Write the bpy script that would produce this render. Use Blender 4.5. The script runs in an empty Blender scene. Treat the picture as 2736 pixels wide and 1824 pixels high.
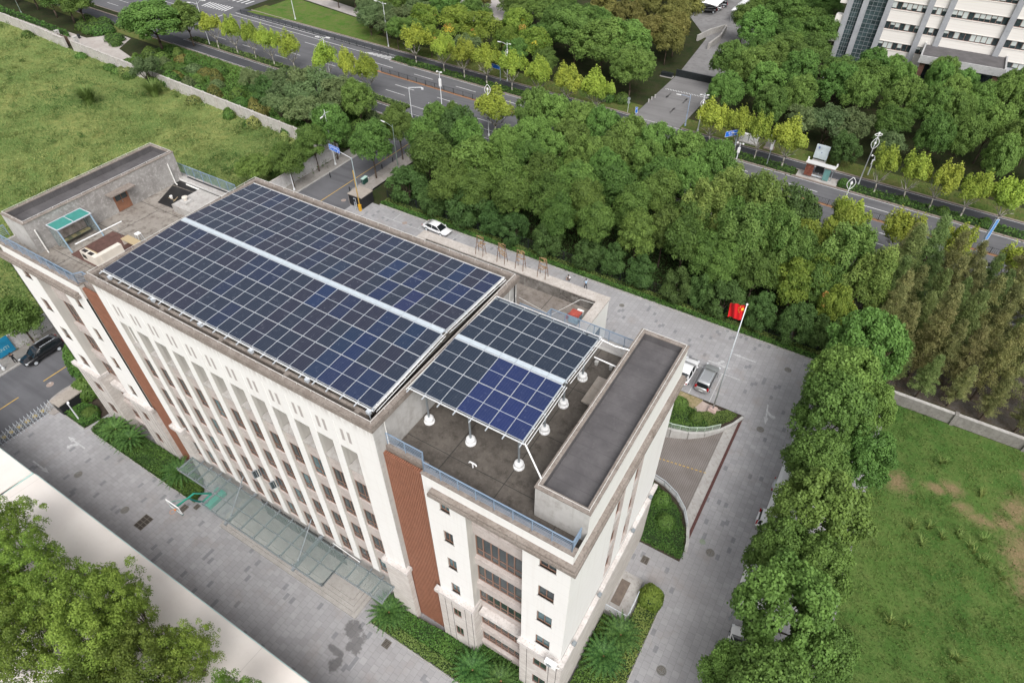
import bpy, math, random, colorsys
import numpy as np
from mathutils import Vector, Matrix

R = math.radians
rnd = random.Random(7)
sc = bpy.context.scene
# ------------------------------------------------------------------ camera, world, sun, exposure
cd = bpy.data.cameras.new("camera")
cam = bpy.data.objects.new("camera", cd)
sc.collection.objects.link(cam)
yaw, pit, rol = R(31.552), R(-43.783), R(-0.272)
fw = Vector((-math.sin(yaw)*math.cos(pit), math.cos(yaw)*math.cos(pit), math.sin(pit)))
rt = Vector((math.cos(yaw), math.sin(yaw), 0))
up = rt.cross(fw)
rt2 = rt*math.cos(rol)+up*math.sin(rol)
up2 = up*math.cos(rol)-rt*math.sin(rol)
M = Matrix((rt2, up2, -fw)).transposed().to_4x4()
M.translation = Vector((19.309, -19.40, 56.535))
cam.matrix_world = M
cd.sensor_width = 36
cd.lens = 22.50
cd.clip_start = 0.5
cd.clip_end = 1500
sc.camera = cam

SUN_EL, SUN_AZ = R(50), R(140)      # azimuth clockwise from +Y
w = bpy.data.worlds.new("World"); sc.world = w; w.use_nodes = True
nt = w.node_tree
bg = nt.nodes["Background"]
sky = nt.nodes.new("ShaderNodeTexSky"); sky.sky_type = 'NISHITA'
sky.sun_disc = False; sky.sun_elevation = SUN_EL; sky.sun_rotation = SUN_AZ
sky.air_density = 1.0; sky.dust_density = 6.0; sky.ozone_density = 1.0
hs = nt.nodes.new("ShaderNodeHueSaturation"); hs.inputs['Saturation'].default_value = 0.22
nt.links.new(sky.outputs[0], hs.inputs['Color']); nt.links.new(hs.outputs[0], bg.inputs[0])
bg.inputs[1].default_value = 0.15
sl = bpy.data.lights.new("sun", 'SUN'); sl.energy = 1.0; sl.angle = R(35); sl.color = (1, .98, .955)
so = bpy.data.objects.new("sun", sl); sc.collection.objects.link(so)
sd = Vector((math.sin(SUN_AZ)*math.cos(SUN_EL), math.cos(SUN_AZ)*math.cos(SUN_EL), math.sin(SUN_EL)))
so.rotation_euler = sd.to_track_quat('Z', 'Y').to_euler()
so.location = (0, -40, 90)
vs = sc.view_settings
vs.view_transform = 'Standard'; vs.look = 'None'; vs.gamma = 1; vs.exposure = 0.40
cy = sc.cycles
cy.max_bounces = 6; cy.diffuse_bounces = 3; cy.glossy_bounces = 3; cy.transmission_bounces = 6; cy.transparent_max_bounces = 8
cy.use_denoising = True
cy.sample_clamp_indirect = 6

# ------------------------------------------------------------------ materials
MATS = {}
def srgb(r, g, b):
    f = lambda c: (c/255/12.92 if c/255 <= .04045 else ((c/255+.055)/1.055)**2.4)
    return (f(r), f(g), f(b), 1)
def mat(name, col, rough=.8, metal=0, noise=None, amt=.25, detail=None, spec=.4, bump=0, coord='Object'):
    """plain surface with optional blotchy variation: noise = scale of large patches"""
    if name in MATS: return MATS[name]
    m = bpy.data.materials.new(name); m.use_nodes = True; MATS[name] = m
    n, l = m.node_tree.nodes, m.node_tree.links
    b = n["Principled BSDF"]
    if len(col) == 3: col = (*col, 1)
    b.inputs['Base Color'].default_value = col
    b.inputs['Roughness'].default_value = rough; b.inputs['Metallic'].default_value = metal
    b.inputs['Specular IOR Level'].default_value = spec
    if noise:
        g = n.new("ShaderNodeNewGeometry")
        a = n.new("ShaderNodeTexNoise"); a.inputs['Scale'].default_value = noise; a.inputs['Detail'].default_value = 6; a.inputs['Roughness'].default_value = .65
        l.new(g.outputs['Position'], a.inputs['Vector'])
        r = n.new("ShaderNodeMapRange"); r.inputs[1].default_value = .3; r.inputs[2].default_value = .7
        r.inputs[3].default_value = 1-amt; r.inputs[4].default_value = 1+amt
        l.new(a.outputs['Fac'], r.inputs[0])
        mx = n.new("ShaderNodeVectorMath"); mx.operation = 'SCALE'; mx.inputs[0].default_value = col[:3]
        l.new(r.outputs[0], mx.inputs['Scale']); l.new(mx.outputs[0], b.inputs['Base Color'])
        if bump:
            bn = n.new("ShaderNodeBump"); bn.inputs['Strength'].default_value = bump
            l.new(a.outputs['Fac'], bn.inputs['Height']); l.new(bn.outputs[0], b.inputs['Normal'])
    return m
class NG:
    """tiny node helper"""
    def __init__(s, name, rough=.85, spec=.3):
        s.m = bpy.data.materials.new(name); s.m.use_nodes = True; MATS[name] = s.m
        s.n, s.l = s.m.node_tree.nodes, s.m.node_tree.links
        s.b = s.n["Principled BSDF"]; s.b.inputs['Roughness'].default_value = rough; s.b.inputs['Specular IOR Level'].default_value = spec
        s.pos = s.n.new("ShaderNodeNewGeometry").outputs['Position']
    def noise(s, scale, detail=4, rough=.6, vec=None, off=None):
        a = s.n.new("ShaderNodeTexNoise"); a.inputs['Scale'].default_value = scale; a.inputs['Detail'].default_value = detail; a.inputs['Roughness'].default_value = rough
        v = vec or s.pos
        if off: v = s.vm('ADD', v, off)
        s.l.new(v, a.inputs['Vector']); return a.outputs['Fac']
    def vm(s, op, a, b):
        x = s.n.new("ShaderNodeVectorMath"); x.operation = op
        for i, q in enumerate((a, b)):
            if isinstance(q, (tuple, list)): x.inputs[i].default_value = q
            else: s.l.new(q, x.inputs[i])
        return x.outputs[0]
    def math(s, op, a, b=0, c=0):
        x = s.n.new("ShaderNodeMath"); x.operation = op
        for i, q in enumerate((a, b, c)):
            if isinstance(q, (int, float)): x.inputs[i].default_value = q
            else: s.l.new(q, x.inputs[i])
        return x.outputs[0]
    def rng(s, v, a, b, c=0, d=1):
        x = s.n.new("ShaderNodeMapRange"); s.l.new(v, x.inputs[0])
        for i, q in enumerate((a, b, c, d)): x.inputs[i+1].default_value = q
        return x.outputs[0]
    def mix(s, f, a, b):
        x = s.n.new("ShaderNodeMix"); x.data_type = 'RGBA'
        if isinstance(f, (int, float)): x.inputs[0].default_value = f
        else: s.l.new(f, x.inputs[0])
        for i, q in ((6, a), (7, b)):
            if isinstance(q, tuple): x.inputs[i].default_value = q if len(q) == 4 else (*q, 1)
            else: s.l.new(q, x.inputs[i])
        return x.outputs[2]
    def xyz(s, v=None):
        x = s.n.new("ShaderNodeSeparateXYZ"); s.l.new(v or s.pos, x.inputs[0]); return x.outputs
    def comb(s, a, b, c=0):
        x = s.n.new("ShaderNodeCombineXYZ")
        for i, q in enumerate((a, b, c)):
            if isinstance(q, (int, float)): x.inputs[i].default_value = q
            else: s.l.new(q, x.inputs[i])
        return x.outputs[0]
    def white(s, v):
        x = s.n.new("ShaderNodeTexWhiteNoise"); x.noise_dimensions = '3D'; s.l.new(v, x.inputs[0]); return x.outputs['Value']
    def bump(s, h, st=.3, d=.02):
        x = s.n.new("ShaderNodeBump"); x.inputs['Strength'].default_value = st; x.inputs['Distance'].default_value = d
        s.l.new(h, x.inputs['Height']); s.l.new(x.outputs[0], s.b.inputs['Normal'])
    def out(s, c):
        if isinstance(c, tuple): s.b.inputs['Base Color'].default_value = c
        else: s.l.new(c, s.b.inputs['Base Color'])
        return s.m

def m_wall():      # white painted render, fine horizontal joints, faint rain streaks
    g = NG("white_render", .85, .25); x, y, z = g.xyz()
    h = g.math('ADD', x, y)
    st = g.noise(1, 5, .6, g.comb(g.math('MULTIPLY', h, 3.2), 0, g.math('MULTIPLY', z, .16)))
    c = g.mix(g.math('MULTIPLY', g.rng(st, .5, .85), .6), (.75, .74, .72), (.63, .60, .565))
    c = g.mix(g.math('MULTIPLY', g.rng(g.noise(.35, 5, .65), .45, .75), .35), c, (.70, .675, .65))
    fr = g.math('FRACT', g.math('DIVIDE', z, 1.256))
    j = g.math('LESS_THAN', fr, .02)
    c = g.mix(g.math('MULTIPLY', j, .28), c, (.42, .40, .38))
    top = g.rng(z, 25.1, 26.25)
    st2 = g.noise(1, 4, .7, g.comb(g.math('MULTIPLY', h, 4.), 0, g.math('MULTIPLY', z, .8)))
    c = g.mix(g.math('MULTIPLY', g.math('MULTIPLY', top, g.rng(st2, .40, .62)), .85), c, (.30, .255, .225))
    return g.out(c)
def m_side():      # grey-beige tone for side faces and reveals
    g = NG("grey_render", .85, .25); x, y, z = g.xyz()
    st = g.noise(1, 5, .6, g.comb(g.math('MULTIPLY', g.math('ADD', x, y), 2.5), 0, g.math('MULTIPLY', z, .2)))
    return g.out(g.mix(g.rng(st, .35, .75), (.52, .50, .465), (.43, .41, .38)))
def m_conc(name, a, b, c, scale=.5, streak=True):
    g = NG(name, .92, .2); x, y, z = g.xyz()
    n1 = g.noise(scale, 7, .68)
    n2 = g.noise(scale*5, 5, .7)
    col = g.mix(g.rng(n1, .38, .62), a, b)
    col = g.mix(g.rng(n2, .5, .75), col, c)
    if streak:
        s = g.noise(1, 4, .6, g.comb(g.math('MULTIPLY', g.math('ADD', x, y), 3), 0, g.math('MULTIPLY', z, .3)))
        col = g.mix(g.math('MULTIPLY', g.rng(s, .5, .72), .5), col, c)
    g.bump(n2, .25, .01)
    return g.out(col)
def m_stone():     # stone cladding in small courses
    g = NG("stone_cladding", .8, .3); x, y, z = g.xyz()
    u = g.math('ADD', x, y)
    row = g.math('FLOOR', g.math('DIVIDE', z, .15))
    cu = g.math('DIVIDE', g.math('ADD', u, g.math('MULTIPLY', row, .23)), .42)
    w_ = g.white(g.comb(g.math('FLOOR', cu), row, 3))
    col = g.mix(w_, (.50, .46, .43), (.62, .585, .55))
    col = g.mix(g.math('MULTIPLY', g.rng(g.noise(.8, 5), .4, .7), .45), col, (.42, .375, .345))
    j = g.math('MAXIMUM', g.math('LESS_THAN', g.math('FRACT', g.math('DIVIDE', z, .15)), .09), g.math('LESS_THAN', g.math('FRACT', cu), .035))
    col = g.mix(g.math('MULTIPLY', j, .35), col, (.26, .24, .23))
    g.bump(w_, .3, .02)
    return g.out(col)
def m_paving():
    g = NG("granite_paving", .75, .35); x, y, z = g.xyz()
    # main grid 0.6 x 0.6 running bond, random dark slabs 0.3 x 0.6
    cy_ = g.math('DIVIDE', x, .6); cx_ = g.math('DIVIDE', g.math('ADD', y, g.math('MULTIPLY', g.math('FLOOR', cy_), .3)), .6)
    w1 = g.white(g.comb(g.math('FLOOR', cx_), g.math('FLOOR', cy_), 1))
    col = g.mix(w1, (.315, .31, .318), (.385, .38, .388))
    big = g.noise(.12, 5, .6)
    col = g.mix(g.math('MULTIPLY', g.rng(big, .35, .7), .8), col, (.265, .258, .262))
    med = g.noise(.9, 6, .7, off=(11, 3, 0)); col = g.mix(g.math('MULTIPLY', g.rng(med, .5, .75), .45), col, (.22, .21, .21))
    ty = g.noise(1, 4, .6, g.comb(g.math('MULTIPLY', x, .12), g.math('MULTIPLY', y, 1.3))); col = g.mix(g.math('MULTIPLY', g.rng(ty, .55, .72), .3), col, (.20, .195, .195))
    j = g.math('MAXIMUM', g.math('LESS_THAN', g.math('FRACT', cx_), .04), g.math('LESS_THAN', g.math('FRACT', cy_), .04))
    col = g.mix(g.math('MULTIPLY', j, .5), col, (.13, .125, .13))
    dx = g.math('DIVIDE', x, .36); dy = g.math('DIVIDE', g.math('ADD', y, g.math('MULTIPLY', g.math('FLOOR', dx), .31)), .62)
    w2 = g.white(g.comb(g.math('FLOOR', dx), g.math('FLOOR', dy), 7))
    col = g.mix(g.math('MULTIPLY', g.math('GREATER_THAN', w2, .962), .6), col, (.15, .155, .17))
    tan = g.noise(.35, 4, .6, off=(31, 7, 0))
    col = g.mix(g.math('MULTIPLY', g.rng(tan, .56, .72), .35), col, (.26, .215, .185))
    fine = g.noise(9, 3, .7)
    col = g.mix(g.math('MULTIPLY', g.rng(fine, .5, .8), .25), col, (.2, .2, .2))
    g.l.new(g.rng(med, .4, .7, .85, .5), g.b.inputs['Roughness'])
    return g.out(col)
def m_asphalt(name="asphalt", a=(.105, .105, .112), b=(.135, .135, .142)):
    g = NG(name, .9, .25); x, y, z = g.xyz()
    col = g.mix(g.rng(g.noise(.15, 5, .6), .35, .65), a, b)
    tr = g.noise(1, 4, .6, g.comb(g.math('MULTIPLY', x, .06), g.math('MULTIPLY', y, 1.0)))
    col = g.mix(g.math('MULTIPLY', g.rng(tr, .48, .66), .45), col, tuple(q*.7 for q in a))
    col = g.mix(g.math('MULTIPLY', g.rng(g.noise(14, 3, .8), .55, .8), .3), col, tuple(q*1.5 for q in b))
    return g.out(col)
def m_soilgrass(name, cols, s1=.05, s2=.5, s3=5):
    g = NG(name, .95, .1)
    c = g.mix(g.rng(g.noise(s1, 5, .6), .38, .62), cols[0], cols[1])
    c = g.mix(g.rng(g.noise(s2, 6, .7, off=(9, 4, 0)), .42, .66), c, cols[2])
    c = g.mix(g.rng(g.noise(s3, 4, .7), .45, .75), c, cols[3])
    g.bump(g.noise(s3, 4, .7), .6, .15)
    return g.out(c)
def m_foliage(name, base, alt, var=.10, trans=.25, rough=.6):
    m = bpy.data.materials.new(name); m.use_nodes = True; MATS[name] = m
    n, l = m.node_tree.nodes, m.node_tree.links
    b = n["Principled BSDF"]; b.inputs['Roughness'].default_value = rough; b.inputs['Specular IOR Level'].default_value = .25
    at = n.new("ShaderNodeAttribute"); at.attribute_name = 'tint'
    oi = n.new("ShaderNodeObjectInfo")
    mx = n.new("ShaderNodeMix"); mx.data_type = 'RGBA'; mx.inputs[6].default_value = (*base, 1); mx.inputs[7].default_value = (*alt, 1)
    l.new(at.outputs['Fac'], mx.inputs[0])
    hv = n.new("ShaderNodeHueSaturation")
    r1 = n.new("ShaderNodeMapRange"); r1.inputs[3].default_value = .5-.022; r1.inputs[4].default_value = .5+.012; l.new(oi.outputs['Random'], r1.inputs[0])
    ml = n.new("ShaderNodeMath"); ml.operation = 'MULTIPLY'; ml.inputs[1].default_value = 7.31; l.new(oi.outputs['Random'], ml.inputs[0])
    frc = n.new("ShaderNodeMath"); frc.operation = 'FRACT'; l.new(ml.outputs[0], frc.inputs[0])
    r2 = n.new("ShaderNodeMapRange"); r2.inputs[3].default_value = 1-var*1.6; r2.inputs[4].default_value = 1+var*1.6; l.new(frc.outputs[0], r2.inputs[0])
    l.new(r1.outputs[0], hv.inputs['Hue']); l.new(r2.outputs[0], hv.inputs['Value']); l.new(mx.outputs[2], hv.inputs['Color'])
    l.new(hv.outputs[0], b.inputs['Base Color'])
    if trans:
        t = n.new("ShaderNodeBsdfTranslucent"); l.new(hv.outputs[0], t.inputs['Color'])
        ms = n.new("ShaderNodeMixShader"); ms.inputs[0].default_value = trans
        l.new(b.outputs[0], ms.inputs[1]); l.new(t.outputs[0], ms.inputs[2]); l.new(ms.outputs[0], n["Material Output"].inputs[0])
    return m
def m_panel():     # module: cell grid in panel-local metres, colour from object colour
    g = NG("solar_cells", .22, .35)
    tc = g.n.new("ShaderNodeTexCoord").outputs['Object']
    x, y, z = g.xyz(tc)
    oi = g.n.new("ShaderNodeObjectInfo")
    fx = g.math('FRACT', g.math('DIVIDE', g.math('ADD', x, .552), .184)); fy = g.math('FRACT', g.math('DIVIDE', g.math('ADD', y, 1.176), .098))
    lx = g.math('LESS_THAN', fx, .045); ly = g.math('LESS_THAN', fy, .07)
    ln = g.math('MAXIMUM', lx, ly)
    mid = g.math('LESS_THAN', g.math('ABSOLUTE', y), .018)
    mot = g.noise(.45, 3, .6, off=(3, 3, 0))
    base = g.mix(g.math('MULTIPLY', g.rng(mot, .3, .7), .12), oi.outputs['Color'], (.022, .03, .05))
    c = g.mix(g.math('MULTIPLY', ln, .16), base, (.32, .36, .42))
    c = g.mix(g.math('MULTIPLY', mid, .75), c, (.55, .6, .66))
    dust = g.noise(2.2, 5, .7)
    c = g.mix(g.math('MULTIPLY', g.rng(dust, .45, .8), .04), c, (.3, .3, .32))
    g.l.new(g.rng(dust, .4, .7, .20, .30), g.b.inputs['Roughness'])
    return g.out(c)
def m_glass(name, col, rough=.05, alpha=None):
    m = mat(name, col, rough, 0, spec=.6)
    if alpha is not None:
        m.node_tree.nodes["Principled BSDF"].inputs['Alpha'].default_value = alpha
    return m
def m_membrane():
    g = NG("bitumen_membrane", .75, .3); x, y, z = g.xyz()
    c = g.mix(g.rng(g.noise(.6, 6, .7), .4, .65), (.088, .083, .086), (.125, .118, .121))
    seam = g.math('LESS_THAN', g.math('FRACT', g.math('DIVIDE', y, .98)), .035)
    c = g.mix(g.math('MULTIPLY', seam, .35), c, (.035, .035, .037))
    c = g.mix(g.math('MULTIPLY', g.rng(g.noise(3, 6, .8), .58, .8), .5), c, (.2, .185, .18))
    return g.out(c)
def m_roofdeck(name, a, b, c_, d):
    g = NG(name, .92, .2); x, y, z = g.xyz()
    n1 = g.noise(.35, 7, .7); n2 = g.noise(1.6, 6, .72, off=(5, 2, 0)); n3 = g.noise(6, 4, .8)
    c = g.mix(g.rng(n1, .38, .62), a, b)
    c = g.mix(g.rng(n2, .48, .68), c, c_)
    c = g.mix(g.math('MULTIPLY', g.rng(n3, .5, .78), .6), c, d)
    j = g.math('MAXIMUM', g.math('LESS_THAN', g.math('FRACT', g.math('DIVIDE', g.math('ADD', x, 1.1), 4.1)), .014), g.math('LESS_THAN', g.math('FRACT', g.math('DIVIDE', g.math('ADD', y, .6), 4.6)), .012))
    c = g.mix(g.math('MULTIPLY', j, .75), c, (.03, .03, .03))
    g.bump(n3, .4, .02)
    return g.out(c)
WALL, SIDE, STONE, PAVE, ASPH = m_wall(), m_side(), m_stone(), m_paving(), m_asphalt()
ASPH2 = m_asphalt("dark_asphalt", (.052, .054, .060), (.072, .074, .082))
ASPH3 = m_asphalt("side_street_asphalt", (.10, .10, .108), (.135, .135, .145))
CONC = m_conc("grey_concrete", (.36, .345, .33), (.45, .435, .415), (.26, .235, .215))
CONCL = m_conc("pale_concrete", (.42, .41, .395), (.50, .49, .475), (.33, .31, .29), .35)
COPING = m_conc("stained_coping", (.215, .182, .158), (.29, .255, .228), (.11, .09, .075), 1.3, False)
CAPST = m_conc("weathered_cap_stone", (.50, .465, .44), (.62, .59, .57), (.34, .30, .28), 1.2, False)
PLASTER = m_conc("patched_plaster", (.25, .235, .225), (.36, .345, .33), (.50, .485, .465), .8, False)
PINK = m_conc("pinkish_sill_band", (.42, .37, .345), (.50, .45, .425), (.32, .275, .25), .8, False)
DECK_R = m_roofdeck("dark_roof_screed", (.085, .075, .066), (.135, .12, .105), (.062, .054, .047), (.19, .165, .14))
DECK_L = m_roofdeck("pale_roof_screed", (.24, .215, .19), (.31, .285, .255), (.12, .10, .085), (.36, .33, .3))
DECK_A = m_roofdeck("annex_roof_screed", (.20, .175, .155), (.27, .245, .22), (.13, .11, .095), (.31, .28, .25))
MEMB = m_membrane()
BLACKM = mat("glossy_black_roofing", (.012, .012, .013), .35, noise=1.2, amt=.5)
GLASSW = mat("dark_window_glass", (.035, .048, .052), .08, spec=.7, noise=1.5, amt=.5)
GLASSB = mat("blue_curtained_glass", (.07, .13, .145), .1, spec=.7, noise=2, amt=.4)
FRAME = mat("brown_window_frame", (.22, .125, .09), .5)
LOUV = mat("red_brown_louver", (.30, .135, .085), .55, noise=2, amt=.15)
LOUVB = mat("dark_louver_backing", (.16, .065, .045), .8)  # backing coloured a darker red-brown than the louvers
RAIL = mat("blue_grey_rail_paint", (.20, .27, .36), .5)
ALU = mat("galvanised_steel", (.62, .66, .70), .4, .3)
ALUW = mat("white_aluminium", (.50, .53, .57), .4)
PANEL = m_panel()
PWHITE = mat("white_paint", (.80, .80, .80), .5)
PIPE = mat("off_white_pipe", (.74, .73, .70), .6, noise=3, amt=.12)
STEEL = mat("grey_steel", (.30, .33, .35), .45, .5)
DARK = mat("dark_void", (.012, .012, .012), .9)
GREENT = mat("teal_green_paint", (.035, .33, .24), .4)
GREEND = mat("dark_teal_paint", (.01, .16, .15), .4)
YELLOW = mat("yellow_road_paint", (.55, .36, .08), .8, noise=3, amt=.2)
WLINE = mat("worn_white_road_paint", (.62, .62, .62), .8, noise=2.5, amt=.25)
BARK = mat("brown_bark", (.09, .068, .05), .95, noise=4, amt=.4)
BARKP = mat("pale_plane_bark", (.34, .32, .28), .9, noise=3, amt=.4)
KERB = m_conc("kerb_stone", (.33, .32, .305), (.40, .39, .375), (.24, .22, .2), 1.2, False)
KERBP = mat("pinkish_kerb", (.28, .23, .2), .9, noise=1.5, amt=.2)
SOIL = mat("dark_bed_soil", (.05, .038, .028), .98, noise=2, amt=.4)
WOODD = mat("brown_decking", (.115, .062, .052), .7, noise=3, amt=.3)
CREAM = mat("cream_board", (.66, .61, .54), .6, noise=2, amt=.08)
TYRE = mat("tyre_rubber", (.018, .018, .019), .85)
RUST = mat("rusty_steel", (.17, .10, .065), .85, noise=6, amt=.5)
BLUES = mat("blue_sign_face", (.012, .14, .62), .45)
SKIN_ = mat("skin", (.45, .27, .19), .6)
HAIRM = mat("black_hair", (.012, .010, .010), .6)

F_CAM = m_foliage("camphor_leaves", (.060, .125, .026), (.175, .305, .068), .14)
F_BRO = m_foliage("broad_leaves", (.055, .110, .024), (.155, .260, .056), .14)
F_DRK = m_foliage("dark_leaves", (.040, .085, .022), (.100, .185, .050))
F_PLA = m_foliage("plane_leaves", (.13, .21, .03), (.38, .47, .07), .12)
F_TPL = m_foliage("plane_green_leaves", (.065, .135, .024), (.24, .34, .085), .1)
F_GOL = m_foliage("goldenrain_leaves", (.075, .140, .020), (.24, .31, .050), .12)
F_FLO = m_foliage("goldenrain_blossom", (.50, .42, .05), (.42, .22, .07), .1)
F_BRN = m_foliage("brownish_leaves", (.105, .115, .03), (.22, .22, .06), .12)
F_OLI = m_foliage("olive_leaves", (.075, .125, .045), (.17, .235, .095), .12)
F_RED = m_foliage("redwood_needles", (.155, .185, .070), (.36, .36, .15), .16, .45)
F_RGR = m_foliage("greener_needles", (.095, .150, .045), (.24, .32, .11), .14, .4)
F_NEA = m_foliage("near_leaves", (.060, .130, .018), (.21, .32, .055), .24)
F_HED = m_foliage("hedge_leaves", (.040, .105, .018), (.125, .220, .045), .1, .15)
F_HEY = m_foliage("groundcover_leaves", (.09, .15, .03), (.22, .29, .085), .1, .15)
F_CYC = m_foliage("cycad_fronds", (.020, .070, .016), (.10, .22, .05), .1, .1)
F_GRA = m_foliage("field_grass_blades", (.085, .155, .035), (.40, .42, .145), .1, .3)
F_GRB = m_foliage("right_field_grass", (.055, .110, .024), (.155, .225, .060), .1, .3)
G_LEFT = m_soilgrass("left_field_sward", [(.075, .145, .034), (.24, .26, .085), (.085, .16, .042), (.30, .31, .12)], .09, .6)
DRY = [(33.6, 33.6, 1.1, 1.3), (37.0, 34.8, 1.0, .6), (38.5, 35.6, 1.0, .9), (39.6, 33.8, 1.0, .6), (41.4, 33.0, 1.2, .7), (43.3, 33.8, 1.2, .9), (44.3, 36.2, 1.2, 1.6), (44.8, 31.0, 1.5, 2.4), (45.6, 27.6, 1.5, 1.6), (45.6, 41, .9, 1.5)]
def m_rightfield():
    g = NG("right_field_sward", .95, .1)
    c = g.mix(g.rng(g.noise(.07, 5, .6), .38, .62), (.05, .11, .024), (.085, .145, .034))
    c = g.mix(g.rng(g.noise(.5, 6, .7, off=(9, 4, 0)), .42, .66), c, (.115, .155, .045))
    n5 = g.noise(5, 4, .7); c = g.mix(g.rng(n5, .45, .75), c, (.06, .125, .026))
    nn = g.noise(.9, 6, .75); dmin = None
    for (cx_, cy_, rx_, ry_) in DRY:
        v = g.vm('MULTIPLY', g.vm('SUBTRACT', g.pos, (cx_, cy_, 0)), (1/rx_, 1/ry_, 0)); q = g.n.new("ShaderNodeVectorMath"); q.operation = 'LENGTH'; g.l.new(v, q.inputs[0])
        dmin = q.outputs['Value'] if dmin is None else g.math('MINIMUM', dmin, q.outputs['Value'])
    f = g.math('ADD', dmin, g.math('MULTIPLY', g.math('SUBTRACT', nn, .5), 3.6))
    c = g.mix(g.math('MULTIPLY', g.rng(f, 1.5, .3), .85), c, g.mix(g.rng(n5, .35, .7), (.15, .115, .06), (.30, .205, .125)))
    g.bump(n5, .6, .15); return g.out(c)
G_RIGHT = m_rightfield()
G_LAWN = m_soilgrass("verge_lawn", [(.07, .12, .025), (.12, .13, .04), (.15, .13, .055), (.06, .105, .02)], .09, .4, 3)
G_WOOD = m_soilgrass("wood_floor", [(.022, .034, .012), (.035, .045, .016), (.05, .042, .025), (.02, .035, .01)], .2)

# ------------------------------------------------------------------ geometry helpers
col = sc.collection
class MB:
    def __init__(s): s.v = []; s.f = []; s.mi = []
    def quad(s, a, b, c, d, m=0):
        i = len(s.v); s.v += [tuple(a), tuple(b), tuple(c), tuple(d)]; s.f.append((i, i+1, i+2, i+3)); s.mi.append(m); return s
    def box(s, x0, x1, y0, y1, z0, z1, m=0, T=None):
        """m int or dict with keys: f(-y) b(+y) l(-x) r(+x) t d"""
        i = len(s.v)
        P = [(x0,y0,z0),(x1,y0,z0),(x1,y1,z0),(x0,y1,z0),(x0,y0,z1),(x1,y0,z1),(x1,y1,z1),(x0,y1,z1)]
        if T is not None: P = [tuple(T @ Vector(p)) for p in P]
        s.v += P
        g = (lambda k: m) if isinstance(m, int) else (lambda k: m.get(k, 0))
        for k, q in (('d',(0,3,2,1)),('t',(4,5,6,7)),('f',(0,1,5,4)),('r',(1,2,6,5)),('b',(2,3,7,6)),('l',(3,0,4,7))):
            s.f.append(tuple(i+j for j in q)); s.mi.append(g(k))
        return s
    def tube(s, p0, p1, r, n=8, m=0, r1=None, cap=True):
        p0, p1 = Vector(p0), Vector(p1); d = (p1-p0)
        if d.length < 1e-6: return s
        d.normalize(); a = d.orthogonal().normalized(); b = d.cross(a); r1 = r if r1 is None else r1
        i = len(s.v)
        for p, rr in ((p0, r), (p1, r1)):
            for k in range(n):
                t = 2*math.pi*k/n; s.v.append(tuple(p+(a*math.cos(t)+b*math.sin(t))*rr))
        for k in range(n):
            s.f.append((i+k, i+(k+1) % n, i+n+(k+1) % n, i+n+k)); s.mi.append(m)
        if cap:
            s.f.append(tuple(i+k for k in reversed(range(n)))); s.mi.append(m)
            s.f.append(tuple(i+n+k for k in range(n))); s.mi.append(m)
        return s
    def path(s, pts, r, n=6, m=0, r1=None):
        for k in range(len(pts)-1):
            if r1 is None: s.tube(pts[k], pts[k+1], r, n, m)
            else:
                a = r+(r1-r)*k/(len(pts)-1); b = r+(r1-r)*(k+1)/(len(pts)-1); s.tube(pts[k], pts[k+1], a, n, m, b)
        return s
    def lathe(s, prof, c=(0,0,0), n=16, m=0):
        i = len(s.v)
        for r, z in prof:
            for k in range(n):
                t = 2*math.pi*k/n; s.v.append((c[0]+r*math.cos(t), c[1]+r*math.sin(t), c[2]+z))
        for j in range(len(prof)-1):
            for k in range(n):
                s.f.append((i+j*n+k, i+j*n+(k+1) % n, i+(j+1)*n+(k+1) % n, i+(j+1)*n+k)); s.mi.append(m)
        s.f.append(tuple(i+k for k in reversed(range(n)))); s.mi.append(m)
        s.f.append(tuple(i+(len(prof)-1)*n+k for k in range(n))); s.mi.append(m)
        return s
    def prism(s, poly, z0, z1, m=0, mt=None):
        i = len(s.v); n = len(poly); mt = m if mt is None else mt
        s.v += [(p[0], p[1], z0) for p in poly]+[(p[0], p[1], z1) for p in poly]
        s.f.append(tuple(i+k for k in reversed(range(n)))); s.mi.append(m)
        s.f.append(tuple(i+n+k for k in range(n))); s.mi.append(mt)
        for k in range(n):
            s.f.append((i+k, i+(k+1) % n, i+n+(k+1) % n, i+n+k)); s.mi.append(m)
        return s
    def strip(s, pl, w, z0, z1, m=0):
        """wall-like ribbon of width w along polyline pl (on its left side)"""
        for a, b in zip(pl[:-1], pl[1:]):
            d = Vector((b[0]-a[0], b[1]-a[1])); L = d.length; d /= L; nx, ny = -d.y*w, d.x*w
            s.prism([a, b, (b[0]+nx, b[1]+ny), (a[0]+nx, a[1]+ny)], z0, z1, m)
        return s
    def build(s, name, mats, parent=None, smooth=False, bevel=0):
        me = bpy.data.meshes.new(name); me.from_pydata(s.v, [], s.f)
        if not isinstance(mats, (list, tuple)): mats = [mats]
        for q in mats: me.materials.append(q)
        if len(mats) > 1: me.polygons.foreach_set('material_index', s.mi)
        if smooth: me.polygons.foreach_set('use_smooth', [True]*len(me.polygons))
        me.validate()
        o = bpy.data.objects.new(name, me); col.objects.link(o)
        if parent: o.parent = parent
        if bevel:
            b = o.modifiers.new('bevel', 'BEVEL'); b.width = bevel; b.segments = 2; b.limit_method = 'ANGLE'
        return o
def empty(name, loc=(0,0,0), rz=0):
    o = bpy.data.objects.new(name, None); col.objects.link(o); o.location = loc; o.rotation_euler = (0, 0, rz); o.empty_display_size = .3
    return o
def tag(o, label=None, cat=None, group=None, kind=None):
    if label: o['label'] = label
    if cat: o['category'] = cat
    if group: o['group'] = group
    if kind: o['kind'] = kind
    return o
def struct(name, mb, mats): return tag(mb.build(name, mats), kind='structure')
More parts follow.
